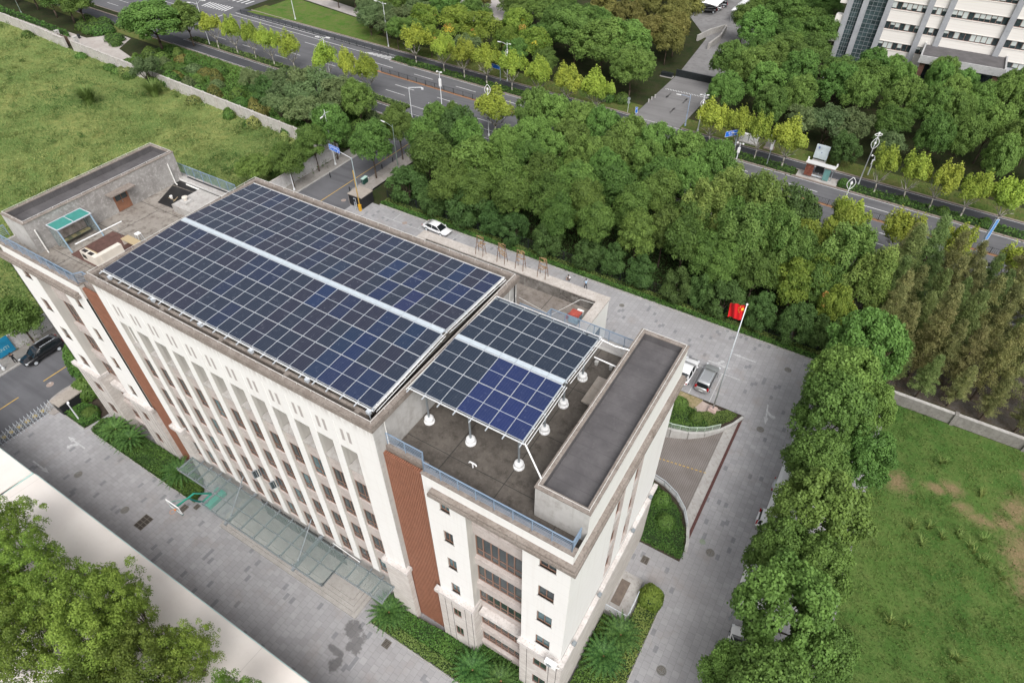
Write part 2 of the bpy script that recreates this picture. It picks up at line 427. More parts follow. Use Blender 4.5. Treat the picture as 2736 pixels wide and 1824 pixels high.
def dup(o, parent=None):
    c = o.copy(); col.objects.link(c); c.parent = parent
    for ch in o.children: dup(ch, c)
    return c
def place(o, x, y, z=0, rz=0, s=None):
    o.location = (x, y, z); o.rotation_euler = (0, 0, rz)
    if s: o.scale = s if isinstance(s, tuple) else (s, s, s)
    return o
def sheet(name, x0, x1, y0, y1, z, m):
    return struct(name, MB().quad((x0,y0,z),(x1,y0,z),(x1,y1,z),(x0,y1,z)), m)
def textmesh(txt, size, m, parent, name='lettering', T=None, ext=.004, align='CENTER'):
    cu = bpy.data.curves.new('t', 'FONT'); cu.body = txt; cu.size = size; cu.extrude = ext; cu.align_x = align; cu.align_y = 'CENTER'
    o = bpy.data.objects.new('t', cu); col.objects.link(o)
    bpy.context.view_layer.update()
    me = bpy.data.meshes.new_from_object(o.evaluated_get(bpy.context.evaluated_depsgraph_get()))
    bpy.data.objects.remove(o); me.materials.clear(); me.materials.append(m); me.name = name
    r = bpy.data.objects.new(name, me); col.objects.link(r); r.parent = parent
    if T is not None: r.matrix_local = T
    return r

# ------------------------------------------------------------------ the setting: ground, roads, paving
AV = lambda a, x: a-.062*x                       # the avenue runs 3.5 degrees off the x axis
def band(name, a0, a1, x0, x1, z, m, mb=None):
    b = mb or MB(); b.quad((x0, AV(a0, x0), z), (x1, AV(a0, x1), z), (x1, AV(a1, x1), z), (x0, AV(a1, x0), z))
    return b if mb else struct(name, b, m)
g = MB()
for (x0, x1, y0, y1) in ((-520, -51, -160, 420), (31, 300, -160, 420), (-51, 31, 47.2, 420), (-51, 31, -160, -60)):
    g.quad((x0, y0, -.03), (x1, y0, -.03), (x1, y1, -.03), (x0, y1, -.03))
struct('ground', g, G_WOOD)
g = MB()
for (x0, x1, y0, y1) in ((-51, 31, -60, 13.5), (-51, 4, 13.5, 34), (17.4, 31, 13.5, 34), (-51, 31, 34, 47.2)):
    g.quad((x0, y0, 0), (x1, y0, 0), (x1, y1, 0), (x0, y1, 0))
struct('paving', g, PAVE)
def YW_(x): return 57.0-.0758*(x+75)             # field wall line
g = MB(); g.quad((-420, -160, -.012), (-64.3, -160, -.012), (-64.3, YW_(-64.3), -.012), (-420, YW_(-420), -.012)); struct('left_field', g, G_LEFT)
g = MB(); g.quad((31, -60, -.012), (200, -60, -.012), (200, 44.8, -.012), (31, 44.8, -.012)); struct('right_field', g, G_RIGHT)
sheet('side_street', -61.6, -51, -160, 71, .004, ASPH3)
g = MB(); g.box(-64.3, -61.6, -100, 66, -.05, .13, 0); struct('pavement', g, m_conc("pavement_slabs", (.22, .205, .19), (.28, .265, .25), (.16, .15, .13), .5, False))
g = MB(); g.box(-61.6, -61.35, -100, 66, -.05, .15, 0); g.box(-51.2, -51, -100, -13.2, -.05, .13); g.box(-51.2, -51, 50, 66, -.05, .13); struct('kerb', g, KERB)
band('near_service_road', 69.8, 73.7, -420, 140, .004, ASPH2)
band('avenue', 73.7, 95.0, -420, 140, .000, ASPH)
band('far_service_road', 95.0, 98.1, -420, 140, .004, ASPH2)
band('verge', 66.8, 69.8, -420, -63, -.008, G_LAWN)
band('verge', 98.1, 103.5, -143, -25, .008, G_LAWN)
band('verge', 98.1, 103.0, -15, 140, .008, G_LAWN)
# medians: kerbed strips with low planting
def median(a0, a1, x0, x1, top=True):
    b = MB()
    n = max(1, int((x1-x0)/20))
    for i in range(n):
        xa = x0+(x1-x0)*i/n; xb = x0+(x1-x0)*(i+1)/n
        for (q0, q1, z1, mi) in ((a0, a0+.22, .17, 0), (a1-.22, a1, .17, 0), (a0+.22, a1-.22, .12, 1)):
            b.prism([(xa, AV(q0, xa)), (xb, AV(q0, xb)), (xb, AV(q1, xb)), (xa, AV(q1, xa))], -.02, z1, mi)
    return struct('median', b, [KERBP, G_WOOD])
median(73.7, 76.0, -139, -66); median(73.7, 76.0, -44, 140)
median(73.7, 76.0, -420, -160)
median(92.3, 95.0, -86, -22); median(92.3, 95.0, -12, 140)
band('median_strip_paint', 85.65, 86.35, -86, 140, .008, mat("orange_median_paint", (.30, .155, .08), .8, noise=1.5, amt=.3))
for (a0, a1, x0, x1) in ((69.6, 69.8, -420, -66), (69.6, 69.8, -46, 140), (98.1, 98.35, -143, -25.5), (98.1, 98.35, -14.5, 140)):
    b = MB(); b.prism([(x0, AV(a0, x0)), (x1, AV(a0, x1)), (x1, AV(a1, x1)), (x0, AV(a1, x0))], -.02, .14); struct('kerb', b, KERBP)
# cross road at the far left junction, gate road on the right, plazas behind
g = MB().quad((-178, 95, .010), (-146, 94, .010), (-146, 260, .010), (-178, 260, .010)); struct('cross_road', g, ASPH)
g = MB().quad((-24.9, 97.6, .012), (-14.9, 97.2, .012), (-14.9, 127, .012), (-24.9, 127, .012)); struct('gate_road', g, m_asphalt("gate_road_asphalt", (.17, .165, .165), (.21, .205, .205)))
g = MB(); g.prism([(-25, 126.9), (-14.9, 126.9), (-15.5, 150), (-18, 165), (-18, 215), (-38, 215), (-37, 165), (-27, 150)], -.02, .006); struct('forecourt', g, m_conc("forecourt_concrete", (.19, .185, .185), (.24, .235, .235), (.14, .135, .135), .2, False))
g = MB(); g.prism([(-104, 134), (-82, 130), (-70, 150), (-90, 170), (-125, 160)], -.02, .006)
g.prism([(-150, 124), (-110, 117), (-108, 121), (-150, 129)], -.02, .006)
struct('plaza', g, m_conc("plaza_slabs", (.36, .33, .31), (.43, .40, .385), (.29, .27, .26), .3, False))
g = MB(); g.prism([(-143, 105.5), (-141, 108), (-141, 118), (-139, 121), (-108, 116), (-100, 112), (-100, 105), (-125, 106.2), (-139, 105.2)], -.02, .1); struct('lawn_island', g, m_soilgrass('bright_lawn', [(.06, .135, .02), (.10, .16, .03), (.15, .15, .06), (.055, .12, .02)], .1))
# park paving (upper left) with gate apron
g = MB(); g.prism([(-420, 84), (-205, 68.6), (-166, 66.8), (-159, 66.4), (-139, 62.9), (-112, 60.5), (-90, 58.9), (-90, 61.5), (-112, 63.5), (-137, 66.6), (-148, 69.5), (-152, 75.5), (-158, 76.0), (-162, 70.0), (-205, 71.6), (-420, 88)], -.02, .02)
struct('park_path', g, m_conc("park_path_slabs", (.38, .34, .315), (.44, .41, .385), (.30, .28, .26), .3, False))
g = MB().quad((24, 47.3, -.004), (140, 47.3, -.004), (140, 64, -.004), (24, 64, -.004)); struct('bare_earth', g, m_soilgrass('bare_grey_earth', [(.10, .09, .085), (.13, .115, .11), (.085, .06, .045), (.06, .06, .03)], .15))
g = MB().quad((31, 45.3, -.006), (140, 45.3, -.006), (140, 50, -.006), (31, 50, -.006)); struct('bare_earth', g, m_soilgrass('brown_litter', [(.07, .05, .032), (.055, .055, .025), (.04, .05, .02), (.09, .06, .04)], .2))
# planting strip along the rear edge of the yard
g = MB(); g.box(-47, 26, 47.2, 47.45, -.02, .15); struct('kerb', g, KERB)

# painted markings
mk = MB()
def mline(p, q, w_, z=.016):
    p, q = Vector(p), Vector(q); d = (q-p).normalized(); n_ = Vector((-d.y, d.x))*w_/2
    mk.quad((*(p-n_), z), (*(q-n_), z), (*(q+n_), z), (*(p+n_), z))
for x in range(-400, 130, 12):
    if not -160 < x < -140:
        for a in (79.3, 82.5, 89.3): mline((x, AV(a, x)), (x+5.5, AV(a, x+5.5)), .15)
for a in (76.35, 92.0): mline((-86, AV(a, -86)), (130, AV(a, 130)), .12)
for a in (73.35, 70.2, 95.3, 97.8): mline((-140, AV(a, -140)), (130, AV(a, 130)), .10)
mline((-145, AV(92.6, -145)), (-84, AV(92.6, -84)), .15); mline((-145, AV(94.2, -145)), (-108, AV(94.4, -108)), .15)
for k in range(9): x = -84-k*1.3; mline((x, AV(92.7, x)), (x+2.0, AV(94.8-.17*k, x)), .35)
for k in range(9): x = -158+k*1.15; mline((x, 102.5+.0*k), (x-.6, 106.2), .45)
for k in range(14): x = -172+k*1.8; mline((x, 110), (x, 113.2), .5)
mline((-146.5, 95), (-146.5, 100), .3)
for s_ in (0, .55): 
    for k in range(16): x = -24.2+k*.6+.3*(s_ > 0); mline((x, 115.4+s_*.5), (x+.3, 115.4+s_*.5), .22, .018)
struct('road_marking', mk, WLINE)
mk = MB()
for k in range(22): y = -60+k*6.2; mline((-56.2, y), (-56.2, y+3.2), .13) if y < 20 else mline((-56.2, y), (-56.2, y+6.2), .12)
struct('yellow_centre_line', mk, YELLOW)
mk = MB()
def arrow(x, y, rz, L=2.6, bend=0, z=.012):
    c, s = math.cos(rz), math.sin(rz)
    T = lambda u, v: (x+u*c-v*s, y+u*s+v*c, z)
    mk.quad(T(-L/2, -.08), T(L*.15, -.08), T(L*.15, .08), T(-L/2, .08))
    mk.quad(T(L*.15, -.26), T(L/2, 0), T(L/2, 0), T(L*.15, .26))
    if bend: mk.quad(T(-L*.2, .08), T(-L*.05, .08), T(L*.12, .6), T(-L*.02, .6)); mk.quad(T(-.1, .5), T(.5, .75), T(.2, 1.0), T(-.1, .9))
arrow(-44.2, -7.6, math.pi, 3.2, 1); arrow(-44.4, -11.5, 0, 3.0); arrow(19.5, 35.6, R(-80), 3.2, 1); arrow(14.6, 43.25, math.pi, 3.0); arrow(12.4, 40.5, 0, 2.8, 1)
arrow(-62+43.6, 111.8, R(90), 3); arrow(-22.4, 112.5, R(-90), 3); arrow(-19, 106, R(90), 3)
for (p, q) in (((10.8, 33.8), (10.7, 39)), ((13.3, 33.8), (13.2, 39.2)), ((8.2, 33.8), (8.1, 39)), ((15.3, 39.3), (9, 39.1)), ((-44.3, 44.9), (-31, 44.9)), ((-42.35, 44.9), (-42.35, 46.9)), ((-37.4, 44.9), (-37.4, 46.9)), ((-31.1, 44.9), (-31.1, 46.8)), ((-26, 44.9), (-26, 46.9)), ((21.6, -6), (21.6, 1.3))):
    mline(p, q, .10, .012)
struct('yard_marking', mk, mat('faded_yard_paint', (.46, .46, .465), .8, noise=4, amt=.3))
mk = MB()                                       # two characters painted on the side street
E_ = Matrix.Translation((-53.1, 51.2, .014)) @ Matrix.Rotation(R(100), 4, 'Z')
ro = empty('x_'); tm = textmesh('出口', 2.6, WLINE, None, 'painted_characters', E_, .001); bpy.data.objects.remove(ro); tag(tm, kind='structure')

# ------------------------------------------------------------------ the office building
XL, XR, YF, YB = -28.35, -.40, -3.37, 13.40
LW0, LW1, RW0, RW1, YW, YWB = -44.25, -32.05, 2.77, 13.2, -3.10, 13.44
B = empty('office_building'); tag(B, 'long white six-storey office block with tall front fins, low end wings and flat roofs', 'building')
WM = [WALL, SIDE, STONE, COPING, CONC, CONCL, CAPST, PINK, DARK, PLASTER, MEMB, m_conc('black_stained_wall', (.075, .065, .058), (.22, .205, .19), (.36, .345, .325), .5, False)]
wf = {'f': 0, 'b': 0, 'l': 1, 'r': 1, 't': 3, 'd': 1}
class Fr:                                       # facade frame: u along wall, z up, d outward
    def __init__(s, ox, oy, ux, uy): s.o, s.u, s.n = (ox, oy), (ux, uy), (uy, -ux)
    def p(s, u, z, d=0): return (s.o[0]+s.u[0]*u+s.n[0]*d, s.o[1]+s.u[1]*u+s.n[1]*d, z)
    def box(s, mb, u0, u1, z0, z1, d0, d1, m=0):
        a, b = s.p(u0, z0, d0), s.p(u1, z1, d1)
        return mb.box(min(a[0], b[0]), max(a[0], b[0]), min(a[1], b[1]), max(a[1], b[1]), z0, z1, m)
FRONT = Fr(0, 0, 1, 0)                          # outward -y : d measured from y=0 as -y
def wall_holes(mb, F, u0, u1, z0, z1, d, holes, m=0, mr=1, rec=.18, mback=8):
    us = sorted({u0, u1, *[h[0] for h in holes], *[h[1] for h in holes]}); zs = sorted({z0, z1, *[h[2] for h in holes], *[h[3] for h in holes]})
    for a, b in zip(us[:-1], us[1:]):
        for c, e in zip(zs[:-1], zs[1:]):
            if any(h[0] <= a and b <= h[1] and h[2] <= c and e <= h[3] for h in holes): continue
            mb.quad(F.p(a, c, d), F.p(b, c, d), F.p(b, e, d), F.p(a, e, d), m)
    for h in holes:
        a, b, c, e = h
        for P, Q in (((a, c), (b, c)), ((b, c), (b, e)), ((b, e), (a, e)), ((a, e), (a, c))):
            mb.quad(F.p(*P, d), F.p(*Q, d), F.p(*Q, d-rec), F.p(*P, d-rec), mr)
WPROT = {}
def window(F, u0, u1, z0, z1, d, mull=(), trans=(), glass=GLASSW, fw_=.055, sill=False, parent=B, name='window'):
    """window > pane kept as the part mesh, frame as sub-part"""
    W_, H_ = u1-u0, z1-z0
    key = (round(W_, 2), round(H_, 2), tuple(mull), tuple(trans), glass.name, F.u, sill)
    o = WPROT.get(key)
    L = Fr(0, 0, *F.u)
    if o is None:
        mb = MB(); L.box(mb, .0, W_, 0, H_, 0, .03); p = mb.build(name, glass, parent)
        fb = MB()
        e = fw_
        for (a, b, c, f_) in ((0, W_, 0, e), (0, W_, H_-e, H_), (0, e, e, H_-e), (W_-e, W_, e, H_-e)): L.box(fb, a, b, c, f_, .03, .075)
        for u in mull: L.box(fb, u-e*.6, u+e*.6, e, H_-e, .03, .068)
        for (a, b, z) in trans: L.box(fb, a, b, z-e*.5, z+e*.5, .03, .064)
        fb.build('frame', FRAME, p)
        if sill:
            sb = MB(); L.box(sb, -.06, W_+.06, -.07, 0, 0, .2); sb.build('sill', CONC, p)
        WPROT[key] = p; o = p
    else:
        o = dup(o, parent)
    o.location = F.p(u0, z0, d)
    return o
# --- main block solid, front bays
body = MB()
body.box(XL, XR, -3.07, YB, 0, 19.9, {**wf, 'r': 1, 'l': 1, 'f': 7})
body.box(XL, XR, -1.45, YB, 19.9, 22.55, {'f': 1, 'r': 1, 'l': 1, 'b': 0})
body.box(XL, -28.0, -3.07, -1.45, 19.9, 22.55, 1); body.box(-1.6, XR, -3.07, -1.45, 19.9, 22.55, 1)
body.box(XL, XR, YF, YB, 22.55, 25.0, {'f': 0, 'b': 0, 'l': 5, 'r': 5, 'd': 1, 't': 4}); body.box(XL, XR, YF, YF+.27, 25.0, 26.2, {'f': 0, 'b': 8, 'l': 5, 'r': 5}); body.box(XL, XR, YB-.27, YB, 25.0, 26.2, {'b': 0, 'f': 4, 'l': 5, 'r': 5}); body.box(XL, XL+.27, YF+.27, YB-.27, 25.0, 26.2, {'l': 5, 'r': 4}); body.box(XR-.27, XR, YF+.27, YB-.27, 25.0, 26.2, {'r': 5, 'l': 8})
body.box(XL, -27.17, YF, -3.07, 8.9, 22.55, wf); body.box(-2.39, XR, YF, -3.07, 8.9, 22.55, {**wf, 'r': 5})
body.box(XL, -27.0, -1.45-1.62, -1.45, 19.9, 22.55, {'r': 1}) ; body.box(-2.39, XR-.02, -3.07, -1.45, 19.9, 22.55, {'l': 1, 'r': 5})
body.build('wall', WM, B)
st = MB()
for (a, b) in ((XL-.05, -27.0), (-2.55, XR+.15)):
    st = MB(); st.box(a, b, YF-.16, -3.05, 0, 8.45, 2); st.build('stone_base', WM, B)
cp = MB()
for (a, b) in ((XL-.25, -26.9), (-2.65, XR+.32)): cp = MB(); cp.box(a, b, YF-.36, -3.02, 8.45, 8.9, 6); cp.build('cap_stone', WM, B)
for k in range(11):                              # fins between the bays
    x1 = -27.17+2.125*(k+1); x0 = x1-.72
    f_ = MB(); f_.box(x0, x1, YF, -3.07, 4.85, 22.55, {'f': 0, 'l': 1, 'r': 1, 't': 0, 'd': 1})
    i = len(f_.v); f_.v += [(x0, YF, 4.85), (x1, YF, 4.85), (x1, -3.07, 4.85), (x0, -3.07, 4.85), (x0, -3.1, 4.55), (x1, -3.1, 4.55)]
    f_.f += [(i, i+4, i+5, i+1), (i, i+3, i+4), (i+1, i+5, i+2)]; f_.mi += [0, 1, 1]
    f_.box(x0+.05, x1-.05, -3.07, -1.45, 19.9, 22.55, 1)
    f_.build('fin', WM, B)
WT = [(2.15, 4.3), (4.95, 7.05), (8.6, 10.8), (12.35, 14.55), (16.05, 18.3)]
for k in range(12):
    x0 = -27.17+2.125*k; x1 = x0+1.405
    for (z0, z1) in ((4.55, 4.95), (7.05, 8.6), (10.8, 12.35), (14.55, 16.05), (18.3, 19.9)):
        sp = MB(); sp.box(x0+.002, x1-.002, -3.15, -3.06, z0, z1, 7); sp.box(x0+.002, x1-.002, -3.24, -3.15, z1-.14, z1-.02, 7)
        if z0 > 18: sp.box(x0+.002, x1-.002, -3.33, -1.5, 19.9, 20.0, 4)
        sp.build('spandrel', WM, B)
    for j, (z0, z1) in enumerate(WT):
        if j == 0: continue
        open_ = (j == 1 and False)
        window(FRONT, x0+.02, x1-.02, z0+.02, z1-.02, 3.075, (.72, 1.02), ((0, 1.365, .62),), GLASSW if (k*7+j*3) % 5 else GLASSB)
    lv = MB()                                     # pair of vent slots above each bay
    for a in (.38, .95): lv.box(x0+a, x0+a+.25, YF-.004, YF+.1, 23.38, 24.52, 0)
    lv.build('vent_slot', mat('vent_louver_grey', (.40, .365, .345), .7), B)
    rl = MB(); rl.box(x0-.09, x0-.03, YF-.025, YF, 22.6, 24.98); rl.build('relief_rib', WALL, B)
for (k, z0) in ((4, 8.6), (5, 8.6)):              # two casements standing open
    x0 = -27.17+2.125*(k+1); o = MB(); o.box(0, .04, -.66, 0, .55, 1.45); p = o.build('open_casement', GLASSW, B); p.location = (x0+.02, -3.15, z0+.1); p.rotation_euler = (0, 0, R(-25))
    f_ = MB()
    for (a, b, c, d) in ((-.68, -.62, .5, 1.5), (-.05, .0, .5, 1.5), (-.68, 0, .5, .55), (-.68, 0, 1.45, 1.5), (-.37, -.33, .5, 1.5)): f_.box(-.012, .052, a, b, c, d)
    f_.build('frame', GLASSW if 0 else STEEL, p)
low = MB(); low.box(-27.0, -2.6, -3.13, -3.06, 4.25, 4.58, 7); low.box(-27.0, -2.6, -3.1, -3.05, 0, 4.25, 4); low.build('ground_floor_wall', WM, B)
dr = MB()
for k in range(7): dr.box(-19+k*1.5, -17.7+k*1.5, -3.15, -3.08, .65, 3.3)
dr.build('entrance_door', GLASSW, B)
# --- coping, channel and roof of the main block
c = MB()
def ring(mb, x0, x1, y0, y1, w_, z0, z1, m=0):
    mb.box(x0, x1, y0, y0+w_, z0, z1, m); mb.box(x0, x1, y1-w_, y1, z0, z1, m); mb.box(x0, x0+w_, y0+w_, y1-w_, z0, z1, m); mb.box(x1-w_, x1, y0+w_, y1-w_, z0, z1, m)
ring(c, XL-.17, XR+.17, YF-.17, YB+.17, .46, 26.2, 26.70, 3); ring(c, XL-.1, XR+.1, YF-.1, YB+.1, .34, 26.7, 26.76, 3)
c.build('coping', WM, B)
c = MB(); c.box(XL+.5, XR-.95, -2.72, -2.5, 25.6, 26.45, 3)
for x in (-26.9, -20.4, -14.2, -8.0, -2.0): c.box(x-.18, x+.18, -3.09, -2.72, 26.1, 26.47, 3)
c.build('roof_beam', WM, B)
c = MB(); c.box(XL+.28, XR-1.4, -2.5, YB-.28, 25.01, 25.75, 0)
c.build('roof_deck', DECK_L, B)
DW = MB(); DW.box(XR-1.39, XR-.28, -3.08, YB-.3, 25.005, 25.3); DW.box(XL+.28, XR-1.4, -3.09, -2.73, 25.005, 25.2); DW.build('dark_gap_strip', BLACKM, B)  # black strips laid in to make these roof gaps read dark
# --- wings
def wing(x0, x1, smallw, rec, bigw, deck, left):
    body = MB()
    holes = []
    for (a, b) in (smallw, bigw):
        for (c_, d_) in ((20.8, 22.05), (16.95, 18.3), (13.25, 14.65), (9.5, 10.85)): holes.append((a, b, c_, d_))
    r0, r1 = rec
    hol2 = [h for h in holes]
    L_, Rr = (x0, r0), (r1, x1)
    for (a, b) in (L_, Rr):
        wall_holes(body, FRONT, a, b, 8.85, 23.9, -YW, [h for h in hol2 if a <= h[0] and h[1] <= b], 0, 1)
    # recess: back wall, reveals
    body.box(r0, r1, YW+.9, YW+1.2, 0, 22.9, 7)
    body.quad((r0, YW, 8.85), (r0, YW+.9, 8.85), (r0, YW+.9, 22.3), (r0, YW, 22.3), 1)
    body.quad((r1, YW+.9, 8.85), (r1, YW, 8.85), (r1, YW, 22.3), (r1, YW+.9, 22.3), 1)
    body.box(r0, r1, YW, YW+.44, 22.3, 23.88, {'f': 0, 't': 4, 'b': 4}); body.box(r0, r1, YW+.44, YW+1.0, 22.3, 22.48, 1)
    # other sides and inner core
    body.box(x0+.25, x1-.25 if left else x1-.3, YW+1.25, YWB, 0, 22.5, {'l': 0, 'r': 0, 'b': 0})
    if left: body.box(x0, x0+.25, YW, YWB, 0, 23.7, {'l': 0, 'r': 4, 't': 4}); body.box(x1-.25, x1, YW+.18, YWB, 0, 22.8, 1)
    else: body.box(x0, x0+.25, YW+.18, YWB, 0, 22.8, 1)
    body.box(x0+.25, x1-.25, YWB-.2, YWB+.3, 0, 23.2, {'b': 0, 't': 4})
    for (a, b) in (L_, Rr): body.box(a+.01, b-.01, YW+.2, YW+1.24, .5, 22.4, 8)
    body.box(x0+.01, r0-.01, YW+.02, YW+.45, 22.5, 23.88, {'f': 0, 't': 4, 'b': 4, 'l': 0, 'r': 1}); body.box(r1+.01, x1-.01, YW+.02, YW+.45, 22.5, 23.88, {'f': 0, 't': 4, 'b': 4, 'l': 1, 'r': 1})
    body.build('wall', WM, B)
    # stone base (two piers + back of recess)
    st = MB()
    for (a, b), wd in ((L_, bigw if left else smallw), (Rr, smallw if left else bigw)):
        a2 = a-(.2 if a == x0 else 0); b2 = b+(.2 if b == x1 else 0)
        hs_ = [(wd[0], wd[1], 5.7, 7.0), (wd[0], wd[1], 2.1, 3.7)]
        wall_holes(st, FRONT, a2, b2, 0, 8.45, -YW+.2, hs_, 2, 4, .12)
        xr_ = a2 if a == x0 else b2; xi = b2 if a == x0 else a2
        if left or a == x0: st.quad((xr_, YW-.2, 0), (xr_, YW+.3, 0), (xr_, YW+.3, 8.45), (xr_, YW-.2, 8.45), 2)
        st.quad((xi, YW-.2, 0), (xi, YW+.9, 0), (xi, YW+.9, 8.45), (xi, YW-.2, 8.45), 2)
        for k in range(int((b2-a2)/.62)):            # vertical grooves of the base
            u = a2+.62*(k+1)
            if not (wd[0]-.08 < u < wd[1]+.08) and u < b2-.12: st.box(u-.02, u+.02, YW-.203, YW-.17, .2, 8.4, 8)
    st.build('stone_base', WM, B)
    cp = MB()
    cp.box(x0-.38, r0+.12, YW-.4, YW+.02, 8.45, 8.85, 6); cp.box(r1-.12, x1+.38, YW-.4, YW+.02, 8.45, 8.85, 6)
    cp.box(r0+.12, r1-.12, YW+.35, YW+.9, 7.1, 7.55, 6); cp.box(r0-.02, r0+.12, YW, YW+.8, 8.45, 8.85, 6); cp.box(r1-.12, r1+.02, YW, YW+.8, 8.45, 8.85, 6)
    cp.build('cap_stone', WM, B)
    lg = MB(); lg.box(x0-(.4 if left else -.6), x1+(-.6 if left else .4), YW-.42, YW+.03, 22.42, 22.72, 3); lg.box(x0-(.4 if left else -.6)+.1, x1+(-.6 if left else .4)-.1, YW-.34, YW+.03, 22.72, 22.95, 3); lg.build('cornice', WM, B)
    cg = MB(); cg.box(x0-.03, x1+.03, YW-.05, YW+.5, 23.9, 23.98, 3); cg.build('coping', WM, B)
    for (a, b), n_ in ((smallw, 1), (bigw, 1)):
        for (c_, d_) in ((20.8, 22.05), (16.95, 18.3), (13.25, 14.65), (9.5, 10.85)): window(FRONT, a, b, c_, d_, -YW-.17, ((b-a)/2,), (), GLASSB if (rnd.random() < .3) else GLASSW, sill=True)
        for (c_, d_) in ((5.7, 7.0), (2.1, 3.7)): window(FRONT, a, b, c_, d_, -YW+.085, ((b-a)/2,), (), GLASSW)
    # recess windows and bands
    D_ = -YW-.9; Wd = r1-r0
    for (c_, d_) in ((20.15, 22.3), (15.75, 18.65), (12.1, 14.6), (8.75, 10.8), (4.6, 6.2), (1.55, 3.35)):
        q = Wd/3.35; ml = []
        for k in range(4):
            for t in (0, .48): 
                u = k*q+t*q
                if .05 < u < Wd-.1: ml.append(round(u, 3))
        window(FRONT, r0+.01, r1-.01, c_, d_, D_+.005, ml, ((0, Wd-.02, (d_-c_)*.27), (0, Wd-.02, (d_-c_)*.87)), GLASSW, .075)
    for (z0, z1) in ((18.75, 20.1), (14.7, 15.7), (10.9, 12.05), (3.45, 4.5), (0.0, 1.5)):
        bd = MB(); bd.box(r0+.004, r1-.004, YW+.62, YW+.9, z0, z1, 7); bd.box(r0+.004, r1-.004, YW+.55, YW+.62, z1-.2, z1-.05, 7); bd.build('spandrel', WM, B)
    dk = MB(); dk.box(x0+.2, x1-.2, YW+.45, YWB+.25, 22.5, 22.9); dk.build('roof_deck', deck, B)
    kb = MB(); kb.box(x0+.3, x1-.3, YW+.45, YW+.8, 22.9, 23.05, 3); kb.build('roof_kerb', WM, B)
wing(LW0, LW1, (-34.45, -33.7), (-40.15, -35.8), (-42.45, -41.35), DECK_L, True)
wing(RW0, RW1, (3.9, 4.65), (5.87, 9.95), (11.12, 12.25), DECK_R, False)
# end facade of the right wing (+x) with three tall recessed window strips
END = Fr(0, 0, 0, 1)                               # u=y, outward +x
e = MB(); holes = [(3.65, 5.0, 9.3, 22.2), (6.8, 8.15, 9.3, 22.2)]
wall_holes(e, END, YW, YWB+.3, 8.85, 22.89, RW1, holes, 0, 7, .3); e.quad((RW1, YW, 22.89), (RW1, -1.47, 22.89), (RW1, -1.47, 23.88), (RW1, YW, 23.88), 0)
e.box(RW1-.5, RW1-.31, YW+.1, YWB, .5, 22.4, 8)
wall_holes(e, END, YW-.2, YWB+.5, 0, 8.45, RW1+.2, [], 2, 2)
e.quad((RW1+.2, YWB+.5, 0), (RW1-3, YWB+.5, 0), (RW1-3, YWB+.5, 8.45), (RW1+.2, YWB+.5, 8.45), 2)
e.quad((RW1, YWB+.3, 8.45), (RW1-10.4, YWB+.3, 8.45), (RW1-10.4, YWB+.3, 22.9), (RW1, YWB+.3, 22.9), 0)
e.build('wall', WM, B)
for h in holes:
    for j in range(4):
        z = 9.5+j*3.77
        if j < 4: window(END, h[0]+.01, h[1]-.01, z, min(z+1.9, 22.15), RW1-.295, (.66,), (), GLASSW)
        if j < 3: b_ = MB(); END.box(b_, h[0]+.01, h[1]-.01, z+1.9, z+3.76, RW1-.295, RW1-.14, 7); END.box(b_, h[0]+.01, h[1]-.01, z+3.6, z+3.7, RW1-.14, RW1-.03, 4); b_.build('spandrel', WM, B)
e = MB(); e.box(RW1+.02, RW1+.378, YW+.021, YWB+.75, 8.45, 8.848, 6); e.build('cap_stone', WM, B)
e = MB(); e.box(RW1+.002, RW1+.398, YW+.031, YWB+.5, 22.42, 22.718, 3); e.box(RW1+.002, RW1+.298, YW+.031, YWB+.4, 22.718, 22.948, 3); e.build('cornice', WM, B)
for y in (-1.6, 2.6, 8.9, 12.6):                    # small floodlights on the base cap
    f_ = MB(); f_.box(RW1+.2, RW1+.45, y-.16, y+.16, 8.9, 9.12); f_.box(RW1+.12, RW1+.2, y-.05, y+.05, 8.85, 9.0); tag(f_.build('floodlight', STEEL, B), 'small square grey floodlight')
# roof penthouses (stair and plant rooms)
def penthouse(x0, x1, y0, y1, z0, z1, mwall, left):
    b = MB(); m_ = {'f': 5, 'l': 9 if left else 5, 'r': 9 if left else 0, 'b': 5}
    b.box(x0, x1, y0, y1, z0, z1-.75, m_); 
    t_ = .28
    b.box(x0, x1, y0, y0+t_, z1-.75, z1-.06, {**m_, 't': 3, 'b': 10}); b.box(x0, x1, y1-t_, y1, z1-.75, z1-.06, {**m_, 'f': 10})
    b.box(x0, x0+t_, y0+t_, y1-t_, z1-.75, z1-.06, {**m_, 'r': 10}); b.box(x1-t_, x1, y0+t_, y1-t_, z1-.75, z1-.06, {**m_, 'l': 10})
    b.build('penthouse_wall', WM, B)
    c = MB(); ring(c, x0-.05, x1+.05, y0-.05, y1+.05, .36, z1-.06, z1+.02, 3); c.build('coping', WM, B)
    d = MB(); d.box(x0+t_+.01, x1-t_-.01, y0+t_+.01, y1-t_-.01, z1-.75, z1-.62); d.build('roof_membrane', MEMB, B)
    p = MB(); zz = z1+.17
    P = [(x0+.12, y0+.12), (x1-.12, y0+.12), (x1-.12, y1-.12), (x0+.12, y1-.12), (x0+.12, y0+.12)]
    for a, q in zip(P[:-1], P[1:]): p.tube((*a, zz), (*q, zz), .014, 5)
    for a, q in zip(P[:-1], P[1:]):
        n_ = int(math.dist(a, q)/1.3)
        for k in range(n_): t = k/n_; p.tube((a[0]+(q[0]-a[0])*t, a[1]+(q[1]-a[1])*t, z1), (a[0]+(q[0]-a[0])*t, a[1]+(q[1]-a[1])*t, zz), .012, 4)
    p.build('lightning_wire', PIPE, B)
